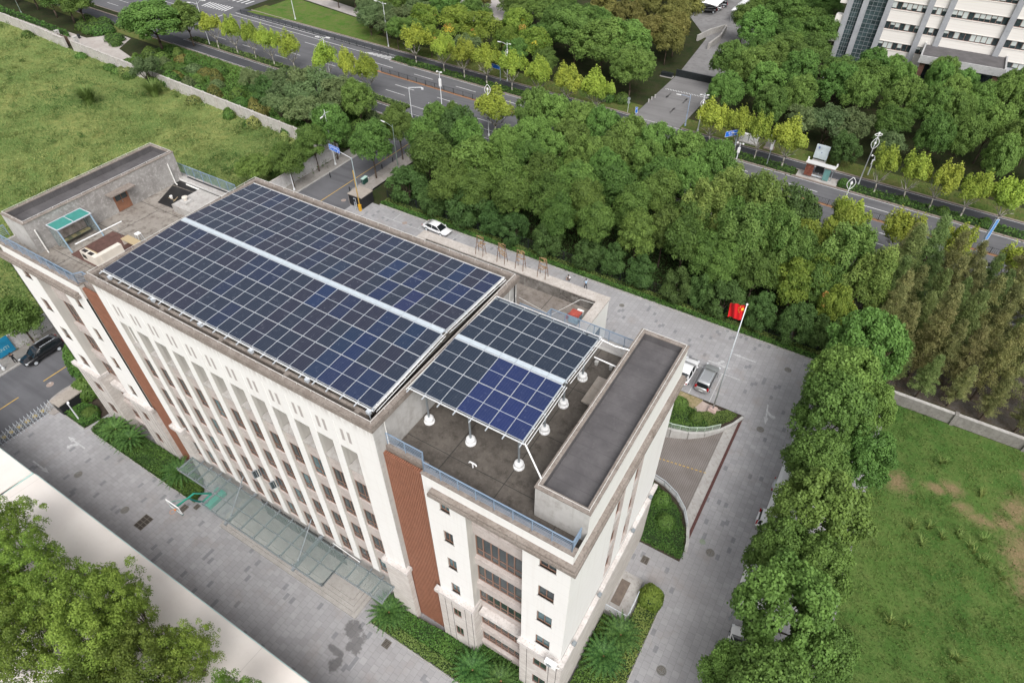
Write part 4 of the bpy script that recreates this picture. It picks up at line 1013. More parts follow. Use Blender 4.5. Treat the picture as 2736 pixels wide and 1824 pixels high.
T_BRO = [(-63.2,50.2,2.7,5.6),(-63.0,44.0,2.8,4.9),(-67.8,41.0,3.0,3.8),(-66.8,46.2,2.6,3.6),(-62.5,-1.2,3.0,4.6),(-40.2,54.3,4.3,7),(-34.4,50.1,3.2,6.5),(-34.4,56.3,4.1,7),(-26.4,54.1,3.4,7),(-22.6,57.3,3.3,7),(-23.6,51.0,2.9,6.5),(-18.9,52.5,3.1,7),(-17.0,58.4,3.5,7),(-13.4,54.6,2.8,7),(-11.4,60.2,3.5,7),(-7.6,56.8,2.9,7),(-5.6,62.4,3.1,7),(-16.0,50.3,2.6,6.4),(-10.0,51.2,2.7,6.4),(-4.3,51.8,2.7,6.4),(2.2,52.4,3.0,6.8),(-44.6,58.0,3.4,7),(-38.5,61.5,3.2,7),(-30,50.8,2.9,6),(-70.1,128.7,4.1,6),(-62.7,130.3,4.3,6),(-56.9,128.6,4.0,6),(-184,75.7,5.4,7),(-175.5,75.4,5.4,7),(-169.6,75.2,4.6,6.4),(-194.8,76.8,5.2,7),(-206,77.2,5.4,7),(32.6,126.4,3.2,6),(-0.1,136.3,4.3,6),(-5.4,135.5,4.1,6),(-1.4,150.3,4.7,6),(-5.8,154.0,4.8,6),(6.0,60.5,3.2,7),(-1.5,54.8,2.8,6.5),(1.0,57.8,2.9,6.8),(5.0,53.0,2.7,6),(8.0,51.9,2.6,6),(12.0,52.2,2.7,6),(10.8,60.5,3.3,7.4),(16.2,57.4,3,6.8),(20,54,2.6,6),(-50.5,130,4.2,6),(-45.5,125,4,6.5),(-77.5,121,4,5.8)]
T_DRK = [(-43.2,50.4,3.2,3.4),(-31.0,49.6,3.3,3.6),(-22.3,48.9,2.3,2.9),(-16.6,49.0,2.4,3.0),(-10.2,49.0,2.1,2.8),(-6.4,49.6,1.9,2.8),(-2.0,49.0,2.0,2.8),(9.6,48.9,2.4,3.2),(18.9,48.9,2.3,3.2),(14.2,49.0,2.1,3.0),(-44.2,66.9,3.6,5),(14.7,99.6,2.6,3.2),(-90.6,64.6,2.9,3.2),(-37.1,49.4,2.5,3.2),(3.2,48.8,2.1,2.9),(6.4,49.4,1.8,2.8),(21.8,49.6,1.9,2.8),(-26.4,49.5,2.1,2.9),(12.8,66.5,3.8,6.0)]
T_TPL = [(2.3,60.0,3.8,8.2),(8.3,63.5,4.2,8.4),(8.7,55.6,3.5,8.2),(20.9,58.6,3.7,8.2),(24.4,54.8,3.2,7.8),(13.6,57.3,2.9,7.6),(3.6,65.4,3.5,7.6)]
T_GOL = [(-85.1,111.2,4.0,5.4),(-76.9,112.6,4.4,5.8),(-69.5,111.8,4.6,5.8),(-63.4,117.5,4.3,6),(-53.9,110.0,3.8,5.6),(-60.6,108.6,3.6,5.2),(15.6,62.0,3.4,6),(16.7,53.4,3.0,5.4),(22.1,51.6,2.4,5),(18.8,54.8,2.8,5.6)]
T_BRN = [(-33.0,140.5,4.4,6.4),(-33.8,150,4.4,6.4),(-29.6,128.2,3.6,5.6),(-50.7,139.3,4.5,6),(-43.2,136.9,4.4,6),(-34.8,129.2,4.0,6),(-42.7,148.4,3.8,6),(-29.9,133.9,3.6,6)]
T_OLI = [(-86,70.6,3.9,4.8),(-80,70.0,4.2,5),(-74.5,69.8,4.0,5),(-92.5,69.6,3.2,4),(-69.5,68.8,3.4,4.8),(-99,68.4,2.6,3.2),(-81.0,64.6,4.2,4.6),(-86.5,66.6,3.4,4),(-76.6,61.2,4.0,4.4),(-72.3,65.5,3.4,4.6),(-82.6,60.7,2.8,4),(-100.6,108.2,3.7,4.6),(-98.4,111.1,3.5,4.6),(-94.1,112,3.5,4.6),(-90.4,113.5,3.5,4.6),(-93.3,118.4,3.8,4.6),(-104.0,113.0,3.5,4.6),(-108.8,116.7,3.3,4.6),(-70.0,60.2,3.0,4.4),(-120.7,59.0,3.4,4.2),(10.2,106.1,4.4,4.6),(14.7,106.9,3.5,4.6),(21.0,103.4,2.7,4.2),(5.8,104.6,3.2,4.4)]
T_PLN = [(-126.4,81.9,3.1,5.2),(-119.4,81.7,2.9,5.2),(-113.2,81.6,2.8,5.2),(-106.8,81.3,2.8,5.2),(-100.0,81,3.0,5.2),(-88.6,80.1,3.4,5.2),(-82.0,79.8,2.7,5.2),(-76.4,79.5,3.5,5.2),(-78.7,98.5,4.0,5.4),(-70.4,98.0,3.4,5.2),(-64.6,97.5,3.2,5.2),(-58.4,97.2,3.6,5.2),(-51.7,96.8,3.5,5.2),(-44.9,96.4,3.5,5.2),(-38.2,96,3.6,5.2),(-31.4,95.6,3.9,5.2),(-7.6,94.6,3.4,5.2),(-2.6,94.2,3.0,5.2),(1.2,93.8,2.7,5.2),(6.2,93.4,3.5,5.2),(21.6,92.3,2.8,5.2),(26.0,92,2.9,5.2),(30.0,91.8,2.9,5.2),(34.5,91.6,2.8,5.2),(39.2,91.3,2.9,5.2),(-43.7,77.6,4.3,5.2),(19.7,73.7,3.1,5.2),(26.3,73.3,2.7,5.2),(33.1,72.9,2.9,5.2),(40.1,72.4,2.8,5.2)]
for i, t in enumerate(T_CAM):
    x, y = t[:2]
    if i == 0: tree('camphor', *t, 'very large round bright green camphor tree standing alone beside the service road, top left')
    elif i == 1: tree('camphor', *t, 'smaller green tree just right of the very large camphor at the top left')
    elif i in (2, 3, 4): tree('camphor', *t, 'big domed camphor of the trio beside the gate road', 'big domed camphors left of the gate road')
    elif i == 5: tree('camphor', *t, 'camphor tree nearest the gate road corner, at the end of the domed trio')
    elif y > 100: tree('camphor', *t, 'green camphor of the grove before the far white office', 'camphor grove before the far office')
    elif x < -60: tree('camphor', *t, 'round green tree left of the side street near the avenue', 'trees left of the side street')
    elif x < -45: tree('camphor', *t, 'round dark street tree right of the side street', 'trees right of the side street')
    else: tree('camphor', *t, 'camphor near the avenue edge of the wooded belt', 'camphors on the avenue side of the belt')
for i, t in enumerate(T_ROW): tree('camphor', *t, 'bright green camphor, %s from the far end of the row beside the right field' % ORD[i], 'camphor row beside the right field')
for i, x in enumerate((-35, -30.5, -25.6, -20.8, -15.6, -11, -6, -1.2)): tree('camphor', x, AV(74.6, x), 3.7, 6.9, 'camphor on the near median of the avenue, %s counted from the side street' % ORD[i], 'camphors on the near median'); T_CAM.append((x, AV(74.6, x), 3.2))
for t in T_BRO:
    x, y = t[:2]
    if y > 100: tree('broadleaf', *t, 'dark green broadleaf tree in the far woods beyond the avenue', 'broadleaf trees beyond the avenue')
    elif x < -100: tree('broadleaf', *t, 'dark green park tree in the top left corner', 'park trees at the top left')
    elif x < -60: tree('broadleaf', *t, 'young green tree along the side street wall', 'young trees along the side street wall')
    else: tree('broadleaf', *t, 'deep green layered tree of the belt behind the rear yard', 'broadleaf trees of the belt behind the office')
dk_ = sorted([t[0] for t in T_DRK if t[1] < 52 and t[0] > -42])
for t in T_DRK:
    x, y = t[:2]
    if y > 90: tree('dark_tree', *t, 'dense dark bush-like tree beside the bus shelter billboard')
    elif x < -80: tree('dark_tree', *t, 'dark round tree beside the field wall among the olive shrubs')
    elif x < -40 and y > 60: tree('dark_tree', *t, 'almost black glossy tree near the avenue above the side street')
    elif y > 60: tree('dark_tree', *t, 'tall dark blue-green tree between the plane trees and the avenue')
    elif x < -42: tree('dark_tree', *t, 'large clipped round bush tree beside the black gatehouse')
    else: tree('dark_tree', *t, 'low dark domed tree on the rear hedge strip, %s from the left' % ORD[dk_.index(x)], 'low domed trees on the rear hedge strip')
tp_ = sorted(t[0] for t in T_TPL)
for t in T_TPL: tree('tall_plane', *t, 'tall plane tree with upright shoots at the flagpole end, %s from the left' % ORD[tp_.index(t[0])], 'tall planes at the right end of the belt')
for t in T_GOL:
    if t[1] > 90: tree('goldenrain', *t, 'goldenrain tree with yellow and red tips beyond the avenue', 'goldenrain trees beyond the avenue')
    else: tree('goldenrain', *t, 'goldenrain tree with orange and yellow tips behind the flagpole', 'goldenrain trees behind the flagpole')
for t in T_BRN: tree('brown_tree', *t, 'brownish green tree at the top edge beside the far plaza', 'brownish trees at the top edge')
for t in T_OLI:
    x, y = t[:2]
    if x < -110 and y < 70: tree('olive_tree', *t, 'feathery grey-green tree leaning over the field wall')
    elif y < 70: tree('olive_tree', *t, 'thin grey-olive tree in the clump above the field wall', 'olive trees above the field wall')
    elif x < -80: tree('olive_tree', *t, 'slender tree of the pale-stemmed row behind the far lawn verge', 'pale-stemmed row behind the far verge')
    else: tree('olive_tree', *t, 'dull olive tree in the planting behind the bus shelter', 'olive trees behind the bus shelter')
def plg(x, y): return 'lone' if abs(x+43.7) < .1 and y < 80 else ('near' if y < 76 else ('left' if y < 90 else ('farl' if x < -20 else ('mid' if x < 12 else 'right'))))
po_ = {}
for t in sorted(T_PLN): po_.setdefault(plg(*t[:2]), []).append(t[:2])
for i, t in enumerate(T_PLN):
    x, y = t[:2]; n_ = ORD[po_[plg(x, y)].index((x, y))]
    if plg(x, y) == 'lone': tree('plane', *t, 'lone bright yellow-green plane tree rising in front of the avenue, near the belt')
    elif y < 76: tree('plane', *t, 'yellow-green plane tree on the near median behind the brown redwoods, %s from the left' % n_, 'near-side planes on the right')
    elif y < 90: tree('plane', *t, 'yellow-green plane tree on the left part of the near median, %s from the left' % n_, 'plane row on the near median, left')
    elif x < -20: tree('plane', *t, 'pale-trunked plane on the far median left of the gate road, %s from the left' % n_, 'plane row on the far median, left')
    elif x < 12: tree('plane', *t, 'plane tree between the gate road and the bus shelter, %s from the left' % n_, 'plane row between gate road and shelter')
    else: tree('plane', *t, 'yellowing plane tree on the far median right of the bus shelter, %s from the left' % n_, 'plane row right of the shelter')
rr = random.Random(12)
for j in range(5):
    for i in range(8):
        x = 27.6+i*2.35+rr.uniform(-.6, .6)+.6*(j % 2); y = 50.2+j*4.1+rr.uniform(-.7, .7)
        s_ = rr.uniform(.82, 1.12)
        tree('redwood', x, y, s_*rr.uniform(.85, 1.1), s_, 'slim brownish redwood, %s from the left in the %s row behind the field wall' % (ORD[i], ORD[j]), 'redwood plantation')
for i, x in enumerate((30.5, 33.6, 36.9, 40.2, 43.6, 46.5)): tree('redwood', x, 47.4+rr.uniform(-.4, .4), .7, rr.uniform(.5, .68), 'short thin redwood close behind the right field wall, %s from the left' % ORD[i], 'small redwoods along the wall')
NT = [(-31.4,-18.0,2.7,8.6,'leftmost near tree, tufted with twigs, against the edge of the photo'),(-25.6,-19.0,2.9,8.8,'olive-green near tree in the left group overhanging the white roof'),(-25.2,-22.4,3.2,9,None),(-20.0,-18.2,3.3,9.4,'broad deep green near tree with a fan of twigs over the white roof'),(-16.6,-16.6,2.4,9,'thin-crowned near tree showing branches against the white roof'),(-16.0,-19.5,3.3,9.4,None),(-20.2,-22.2,3.2,9,None),(-11.6,-18.6,3.3,9.2,'yellow-green near tree, its open top spread on the white roof'),(-9.9,-16.6,2.0,8.6,'small bright tree top right of the yellow-green near tree'),(-4.6,-17.0,1.9,9.0,'lone tree top at the bottom edge on the white roof'),(-13.4,-22.4,3.0,9,None),(-29.5,-22,3,8.6,None),(-8.6,-20.6,2.6,8.4,None)]
for x, y, r, h, lab in NT: tree('near_tree', x, y, r, h, lab or 'leafy near tree in the thick clump at the bottom left corner', None if lab else 'thick clump at the bottom left')
# filler trees of the woods (same kinds, jittered, kept clear of the others)
allt = [(t[0], t[1], t[2]) for L_ in (T_CAM, T_BRO, T_DRK, T_TPL, T_GOL, T_BRN, T_OLI, T_PLN, T_ROW) for t in L_]
def fill(x0, x1, y0, y1, step, kinds_, lab, grp, rmin=2.4, rmax=3.4, h=6.0, clear=.78):
    y = y0
    while y < y1:
        x = x0
        while x < x1:
            px_, py_ = x+trnd.uniform(-.35, .35)*step, y+trnd.uniform(-.35, .35)*step; r = trnd.uniform(rmin, rmax)
            if all(math.hypot(px_-a, py_-b) > (r+c)*clear for a, b, c in allt):
                allt.append((px_, py_, r)); tree(trnd.choice(kinds_), px_, py_, r, h*trnd.uniform(.85, 1.08), lab, grp)
            x += step
        y += step
fill(-41, 1, 51, 68, 3.4, ['broadleaf', 'broadleaf', 'camphor'], 'green tree deep inside the belt behind the office', 'inner trees of the belt')
fill(2, 24, 50, 69, 3.4, ['tall_plane', 'goldenrain', 'broadleaf'], 'mixed green tree inside the right end of the wooded belt', 'inner trees at the right end of the belt', h=6.6)
fill(-10, 46, 105.5, 140, 4.6, ['camphor', 'camphor', 'broadleaf'], 'green tree deep in the grove before the far white office', 'inner trees of the far grove', 3.0, 4.2)
fill(-122, -28, 121, 137, 5, ['broadleaf', 'brown_tree', 'camphor'], 'tree in the far woods along the top edge of the view', 'woods along the top edge', 3.4, 4.6)
fill(-92, -46, 105, 122, 4.4, ['broadleaf', 'goldenrain', 'olive_tree'], 'green tree in the planting behind the far lawn verge', 'planting behind the far verge', 2.6, 3.6, 5.2)
fill(-18, -2, 138, 175, 6, ['broadleaf', 'camphor'], 'tree beside the carports at the top edge', 'trees beside the carports', 3.4, 4.6)
fill(-46, -40, 140, 190, 7, ['broadleaf', 'brown_tree'], 'tree left of the carports at the top edge', 'trees left of the carports', 3.4, 4.6)

# ------------------------------------------------------------------ hedges, beds, grass
def inpoly(P, poly):
    x, y = P[:, 0], P[:, 1]; c = np.zeros(len(P), bool); n = len(poly)
    for i in range(n):
        x1, y1 = poly[i]; x2, y2 = poly[(i+1) % n]
        c ^= ((y1 > y) != (y2 > y)) & (x < (x2-x1)*(y-y1)/((y2-y1) or 1e-9)+x1)
    return c
def hedge(poly, h, label, m=F_HED, dens=190, ls=.075, name='hedge', cat='hedge', group=None, rough=.05, kind_=None, z0=0):
    rs = np.random.RandomState(int(abs(poly[0][0]*13+poly[0][1]*7)) % 9999)
    xs_, ys_ = [p[0] for p in poly], [p[1] for p in poly]
    bx = (max(xs_)-min(xs_))*(max(ys_)-min(ys_)); n = int(bx*dens)
    P = np.stack([rs.uniform(min(xs_), max(xs_), n), rs.uniform(min(ys_), max(ys_), n), np.full(n, z0+h)], 1); P = P[inpoly(P, poly)]
    wob = np.sin(P[:, 0]*1.7+P[:, 1]*.9)*.5+np.sin(P[:, 0]*.8-P[:, 1]*2.3+1)*.5
    P[:, 2] += rs.normal(size=len(P))*rough+wob*rough*.9; N = rs.normal(size=P.shape)*.5+np.array([0, 0, 1])
    T = .35+.22*wob+rs.uniform(-.25, .3, len(P))
    PP, NN, TT = [P], [N], [T]
    for a, b in zip(poly, poly[1:]+poly[:1]):
        d = np.array([b[0]-a[0], b[1]-a[1]]); L_ = np.hypot(*d); k = int(L_*h*dens*1.1)
        if not k: continue
        t = rs.rand(k, 1); nn = np.array([d[1], -d[0], 0])/L_
        q = np.concatenate([np.array(a)+t*d, z0+rs.uniform(0, h, (k, 1))], 1)+nn*rs.normal(size=(k, 1))*rough
        PP.append(q); NN.append(nn+rs.normal(size=q.shape)*.5+np.array([0, 0, .3])); TT.append(rs.uniform(.05, .6, k))
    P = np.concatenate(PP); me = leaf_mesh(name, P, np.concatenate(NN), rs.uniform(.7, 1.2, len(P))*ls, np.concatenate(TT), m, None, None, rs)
    o = bpy.data.objects.new(name, me); col.objects.link(o)
    c = MB(); cx_, cy_ = sum(xs_)/len(xs_), sum(ys_)/len(ys_)
    sh = lambda p: (p[0]+(cx_-p[0])*.02, p[1]+(cy_-p[1])*.02)
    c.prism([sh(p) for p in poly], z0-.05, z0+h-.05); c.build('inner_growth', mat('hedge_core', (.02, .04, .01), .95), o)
    tag(o, label, cat if kind_ is None else None, group, kind_)
    return o
hedge([(-43.7, -5.8), (-44.0, -4.2), (-43.2, -3.5), (-31.9, -3.45), (-31.8, -5.9)], .8, 'long clipped green hedge bed before the left wing and brown screen')
hedge([(-31.3, -5.9), (-31.3, -3.6), (-28.4, -3.6), (-27.0, -4.6), (-26.8, -5.9)], .4, 'small green bed between the long left hedge and the glass canopy')
hedge([(-48.7, -5.8), (-48.4, -4.0), (-46.4, -3.4), (-44.9, -4.2), (-45.4, -5.9)], .6, 'low clipped bushes in the kerbed bed beside the left gatehouse')
FR1 = [(-3.4, -5.85), (-3.2, -3.9), (-.2, -3.7), (1.9, -3.1), (2.6, -3.4), (2.6, -4.7)]
hedge([(-3.3, -5.0), (-3.1, -3.8), (2.5, -3.4), (5.9, -3.35), (5.9, -2.4), (9.9, -2.4), (9.9, -3.4), (13.7, -3.4), (13.7, -5.0)], .6, 'clipped green hedge along the foot of the right wing')
hedge([(-3.5, -5.85), (-3.3, -5.02), (17.4, -5.02), (17.4, -5.85)], .32, 'yellow-green low edging strip before the right wing hedge', F_HEY)
hedge([(13.72, -5.0), (13.5, 5.2), (16.3, 5.2), (16.3, -5.0)], .55, 'dark green hedge bed beside the right end wall, with cycads')
hedge([(16.32, -5.0), (16.32, 5.2), (15.7, 5.3), (15.7, 9.5), (17.4, 9.6), (17.4, -5.0)], .3, 'yellow-green groundcover strip along the yard by the right end wall', F_HEY)
hedge([(-47, 47.5), (-47, 48.3), (23.5, 48.0), (23.5, 47.3)], .35, 'long low hedge strip along the rear kerb of the yard', dens=90, ls=.11)
hedge([(-47, 48.3), (-47, 49.3), (23.5, 49.0), (23.5, 48.0)], .22, 'pale groundcover band behind the rear hedge strip', F_HEY, dens=70, ls=.11, name='ground_cover', kind_='stuff')
for a0, a1, x0, x1, lab in ((74.0, 75.7, -138, -66, 'near median, left'), (74.0, 75.7, -43, 60, 'near median, right'), (92.6, 94.7, -85.5, -22, 'far median left of the gate road'), (92.6, 94.7, -11.5, 8.6, 'far median left of the bus shelter'), (92.6, 94.7, 16.2, 62, 'far median right of the bus shelter')):
    hedge([(x0, AV(a0, x0)), (x0, AV(a1, x0)), (x1, AV(a1, x1)), (x1, AV(a0, x1))], .45, 'low kerbside planting on the '+lab, F_HEY if 'near' in lab else F_HED, dens=26, ls=.17, rough=.14)
park = [((-420, 80), (-205, 65.4), (-205, 63.4), (-420, 77), .9, 'dark hedge along the field side of the park path at the top left'), ((-300, 78.5), (-170, 69.6), (-166, 68.0), (-300, 76.0), .8, 'clipped hedge along the park path in the top left corner')]
for a, b, c_, d_, h, lab in park: hedge([a, b, c_, d_], h, lab, F_HED, dens=14, ls=.22, rough=.15)
def bush(x, y, r, label, group=None, h=None, m=F_HED, n=2600, z=0, name='ball_shrub', ls=None):
    rs = np.random.RandomState(int(abs(x*31+y*17)) % 9999); h = h or r*.9
    d = sph(rs, n); d[:, 2] = np.abs(d[:, 2])*1.15-.15
    q = rs.uniform(.9, 1.06, (n, 1)); w_ = 1+.07*np.sin(d[:, :1]*5+1)*np.cos(d[:, 1:2]*4)
    P = d*np.array([r, r, h])*q*w_+np.array([0, 0, h*.25]); N = d+rs.normal(size=d.shape)*.4+np.array([0, 0, .2])
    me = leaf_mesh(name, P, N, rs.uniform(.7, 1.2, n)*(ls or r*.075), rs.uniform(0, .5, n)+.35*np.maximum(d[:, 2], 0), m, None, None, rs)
    o = bpy.data.objects.new(name, me); col.objects.link(o); o.location = (x, y, z)
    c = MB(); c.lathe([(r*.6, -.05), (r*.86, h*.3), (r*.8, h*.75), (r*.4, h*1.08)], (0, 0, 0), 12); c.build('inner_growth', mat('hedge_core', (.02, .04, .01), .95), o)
    tag(o, label, 'shrub', group); return o
bush(-49.6, -2.3, 1.7, 'large round clipped shrub behind the left gatehouse', h=1.9)
bush(-46.3, -4.4, .95, 'small bright ball shrub in the bed by the left gatehouse')
bush(-52.6, -.2, 1.9, 'tall rounded bush at the left edge, beside the left wing and side street', h=4.2, n=5200, ls=.14)
bush(16.5, 8.6, 1.1, 'bright yellow-green shrub at the corner of the small side landing', h=1.7, m=F_NEA, n=3200)
for i, (x, y, r) in enumerate([(16.7, 93.0, .95), (26.1, 92.2, 1.0), (32.1, 91.8, 1.05), (38.0, 91.4, 1.1), (45, 91, 1.0)]): bush(x, y, r, 'clipped ball shrub on the far median, %s to the right of the bus shelter' % ORD[i], 'ball shrubs on the far median', n=900, z=.1)
for i, (x, y, r) in enumerate([(-79.5, 98.0, 1.1), (-66.8, 97.4, .8)]): bush(x, y, r, ['ball shrub at the tip of the far median by the hatched marking', 'small ball shrub on the far median under the plane row'][i], n=700, z=.1)
for i, (x, y, r) in enumerate([(-32.4, 103.6, 1.6), (-29.6, 104.4, 1.7)]): bush(x, y, r, ['left', 'right'][i]+' one of two clipped balls beside the gate road corner', 'clipped balls by the gate road', n=1000)
for i, (x, y, r) in enumerate([(-168.7, 73.6, 1.9), (-164.7, 72.7, 1.7), (-167.2, 76.3, 2), (-161.5, 73.4, 1.9), (-160.8, 75.5, 1.8), (-165.6, 77.8, 2.1), (-171.7, 77.1, 2), (-154.2, 71.9, 1.7), (-153.0, 73.0, 1.6), (-150.6, 70.6, 1.5)]):
    bush(x, y, r, 'clipped round shrub in the park cluster at the top left', 'park ball cluster', n=700)
rb = random.Random(4)
shr = []
for k in range(74):                                # loose shrubs between the field wall and the service road
    x = -136+k*.95+rb.uniform(-.6, .6); w_ = 66.8-YW_(x)-1.2; y = YW_(x)+1.2+abs(rb.random())*max(2., w_+AV(0, x))
    if y > AV(66.4, x): y = AV(66.0, x)
    if any(math.hypot(x-a, y-b) < 1.6 for a, b in shr): continue
    shr.append((x, y)); m_ = rb.choice([F_HED, F_OLI, F_BRO, F_HED, F_BRN])
    bush(x, y, rb.uniform(1.1, 2.1), 'loose shrub in the overgrown strip between the field wall and the near service road', 'shrubs above the field wall', m=m_, h=rb.uniform(1.0, 2.4), n=1100, name='shrub', ls=.16)
for k in range(15):
    x = -68-rb.random()**1.3*125; bush(x, YW_(x)-rb.uniform(.8, 2.2), rb.uniform(.8, 1.7), 'wild bush growing in the field against the pale field wall', 'wild bushes by the field wall', m=rb.choice([F_HED, F_GRA, F_BRO]), h=rb.uniform(.8, 1.8), n=700, name='wild_bush', ls=.16)
for (x, y, r, h) in ((-66.5, 40, 2.0, 1.8), (-67.5, 34, 2.2, 2), (-66.6, 28, 1.8, 1.6), (-68.5, 46, 2.2, 2.2), (-69.5, 52, 2.0, 2)): bush(x, y, r, 'bright bushy growth in the field corner beside the side street wall', 'field corner bushes', m=F_CAM, h=h, n=1800, name='wild_bush', ls=.15)
for i in range(12):
    x = -44+i*5.6; bush(x, 68.6-.062*x+rb.uniform(-.8, .8), rb.uniform(1.3, 2.0), 'shrub on the edge of the belt beside the near service road', 'shrubs by the near service road', m=rb.choice([F_HED, F_BRO]), h=1.5, n=600, name='shrub', ls=.16)
# field grass as single masses
def noise2(x, y, s, ph): return (np.sin(x*s+ph)+np.sin(y*s*1.3+ph*2.1)+np.sin((x+y)*s*.7+ph*.7)+np.sin((x-y)*s*1.9+ph*3.3))/4
def grass(name, n, fx, m, seed, hmax, label, ls=(.10, .24), clumps=0):
    rs = np.random.RandomState(seed); P = fx(rs, n); n = len(P)
    if clumps:
        k = int(n*.45); cc = fx(rs, clumps); sz = rs.uniform(.5, 2.0, len(cc)); ii = rs.randint(0, len(cc), k); P[:k] = cc[ii]+rs.normal(size=(k, 2))*sz[ii][:, None]*.55
    v = noise2(P[:, 0], P[:, 1], .21, 1.3)*.5+noise2(P[:, 0], P[:, 1], .75, 4.)*.5
    if clumps: v[:k] += .6; 
    hh = hmax*np.clip(.45+.8*v+rs.uniform(-.2, .3, n), .08, 1.3); P = np.stack([P[:, 0], P[:, 1], hh*rs.uniform(.2, 1, n)], 1)
    N = rs.normal(size=(n, 3))*np.array([1, 1, .5])+np.array([.25, -.1, .75])
    u = noise2(P[:, 0], P[:, 1], .12, 7.7)*.5+noise2(P[:, 0], P[:, 1], .45, 2.)*.3
    if clumps: cu = rs.uniform(-.45, .3, clumps+5); u[:k] = u[:k]*.5+cu[ii]
    o = bpy.data.objects.new(name, leaf_mesh(name, P, N, rs.uniform(*ls, n), np.clip(.42+u+rs.uniform(-.22, .25, n), 0, 1), m, None, None, rs, .45)); col.objects.link(o)
    return tag(o, label, kind='stuff')
def fxl(rs, n):
    t = rs.rand(n)**1.5; x = -64.6-t*165; y = rs.uniform(-30, 1, n); y = rs.uniform(-25, 1, n); a = rs.rand(n); y = -22+(YW_(x)+21.6)*a
    return np.stack([x, y], 1)
grass('field_grass', 210000, fxl, F_GRA, 3, .95, 'tall tangled grass filling the vacant field on the left', clumps=1500)
def fxr(rs, n):
    P = np.stack([rs.uniform(29.5, 62, n), rs.uniform(-12, 44.6, n)], 1); d = np.min([np.hypot((P[:, 0]-a)/c, (P[:, 1]-b_)/e) for a, b_, c, e in DRY], 0)
    return P[d+rs.normal(size=n)*.28+noise2(P[:, 0], P[:, 1], 1.6, 2.)*.5 > .95]
grass('field_grass', 80000, fxr, F_GRB, 4, .30, 'short rough grass and weeds covering the right field', (.05, .13), 420)
def fxv(rs, n):
    x = rs.uniform(-143, 60, n); x = x[(x < -25.5) | (x > -14.5)]; return np.stack([x, AV(0, x)+rs.uniform(98.5, 102.8, len(x))], 1)
grass('verge_grass', 16000, fxv, F_GRB, 5, .10, 'mown grass of the far roadside verge', (.08, .16))
def fxw(rs, n): return np.stack([rs.uniform(-46, 26, n), rs.uniform(49.3, 70, n)], 1)
grass('undergrowth', 26000, fxw, F_DRK, 6, .5, 'dark undergrowth on the floor of the wooded belt', (.12, .3))
def fxs(rs, n):
    x = rs.uniform(-140, -66, n); return np.stack([x, YW_(x)+.4+rs.rand(n)*(AV(69, x)-YW_(x))], 1)
grass('undergrowth', 36000, fxs, F_HED, 8, .6, 'rough growth between the field wall and the near service road', (.12, .28))
def spray(x, y, s, n, label, m, L=(1.2, 2.2), group=None):       # fountain of long reed leaves
    rs = random.Random(int(abs(x*7+y))); b = MB()
    for k in range(n):
        a = rs.uniform(0, 6.28); l_ = rs.uniform(*L)*s; r0 = rs.uniform(0, .35)*s; w_ = .035*s+.02; px_, py_ = math.cos(a), math.sin(a); e = rs.uniform(.25, .9)
        P = [(px_*r0+px_*l_*e*t*t*.8, py_*r0+py_*l_*e*t*t*.8, l_*(t-.45*t*t*e)) for t in (0, .4, .75, 1)]
        for i in range(3):
            wa, wb = w_*(1-i/3.2), w_*(1-(i+1)/3.2); A_, B_ = P[i], P[i+1]
            b.quad((A_[0]-py_*wa, A_[1]+px_*wa, A_[2]), (A_[0]+py_*wa, A_[1]-px_*wa, A_[2]), (B_[0]+py_*wb, B_[1]-px_*wb, B_[2]), (B_[0]-py_*wb, B_[1]+px_*wb, B_[2]))
    o = b.build('reed_clump', m); o.location = (x, y, 0); at = o.data.attributes.new('tint', 'FLOAT', 'FACE'); at.data.foreach_set('value', [.3+.7*rs.random() for _ in o.data.polygons]); return tag(o, label, 'reeds', group)
spray(-124.3, 46.5, 2.4, 420, 'big pale fountain of giant reed in the middle of the left field', F_HEY)
spray(-116, 56, 2.2, 300, 'reed fountain leaning against the field wall near the path', F_HEY)
rb2 = random.Random(9)
for k in range(28):
    x, y = [(35.6, 28.9), (37.1, 29.6), (38.2, 28.8), (39.6, 29.8), (40.5, 29.2), (41.6, 30.6), (41.9, 28.2), (43, 27.7), (36.5, 27.4), (35.1, 17.5), (36.6, 18.2), (40.5, 17.1), (37.6, 38.8), (41, 36)][k % 14]; x += rb2.uniform(-.5, .5)*(k > 13); y += rb2.uniform(-.5, .5)*(k > 13)
    spray(x, y, .62, 14, 'pale sprig of broad-bladed weed in the right field', F_HEY, group='pale weeds in the right field')
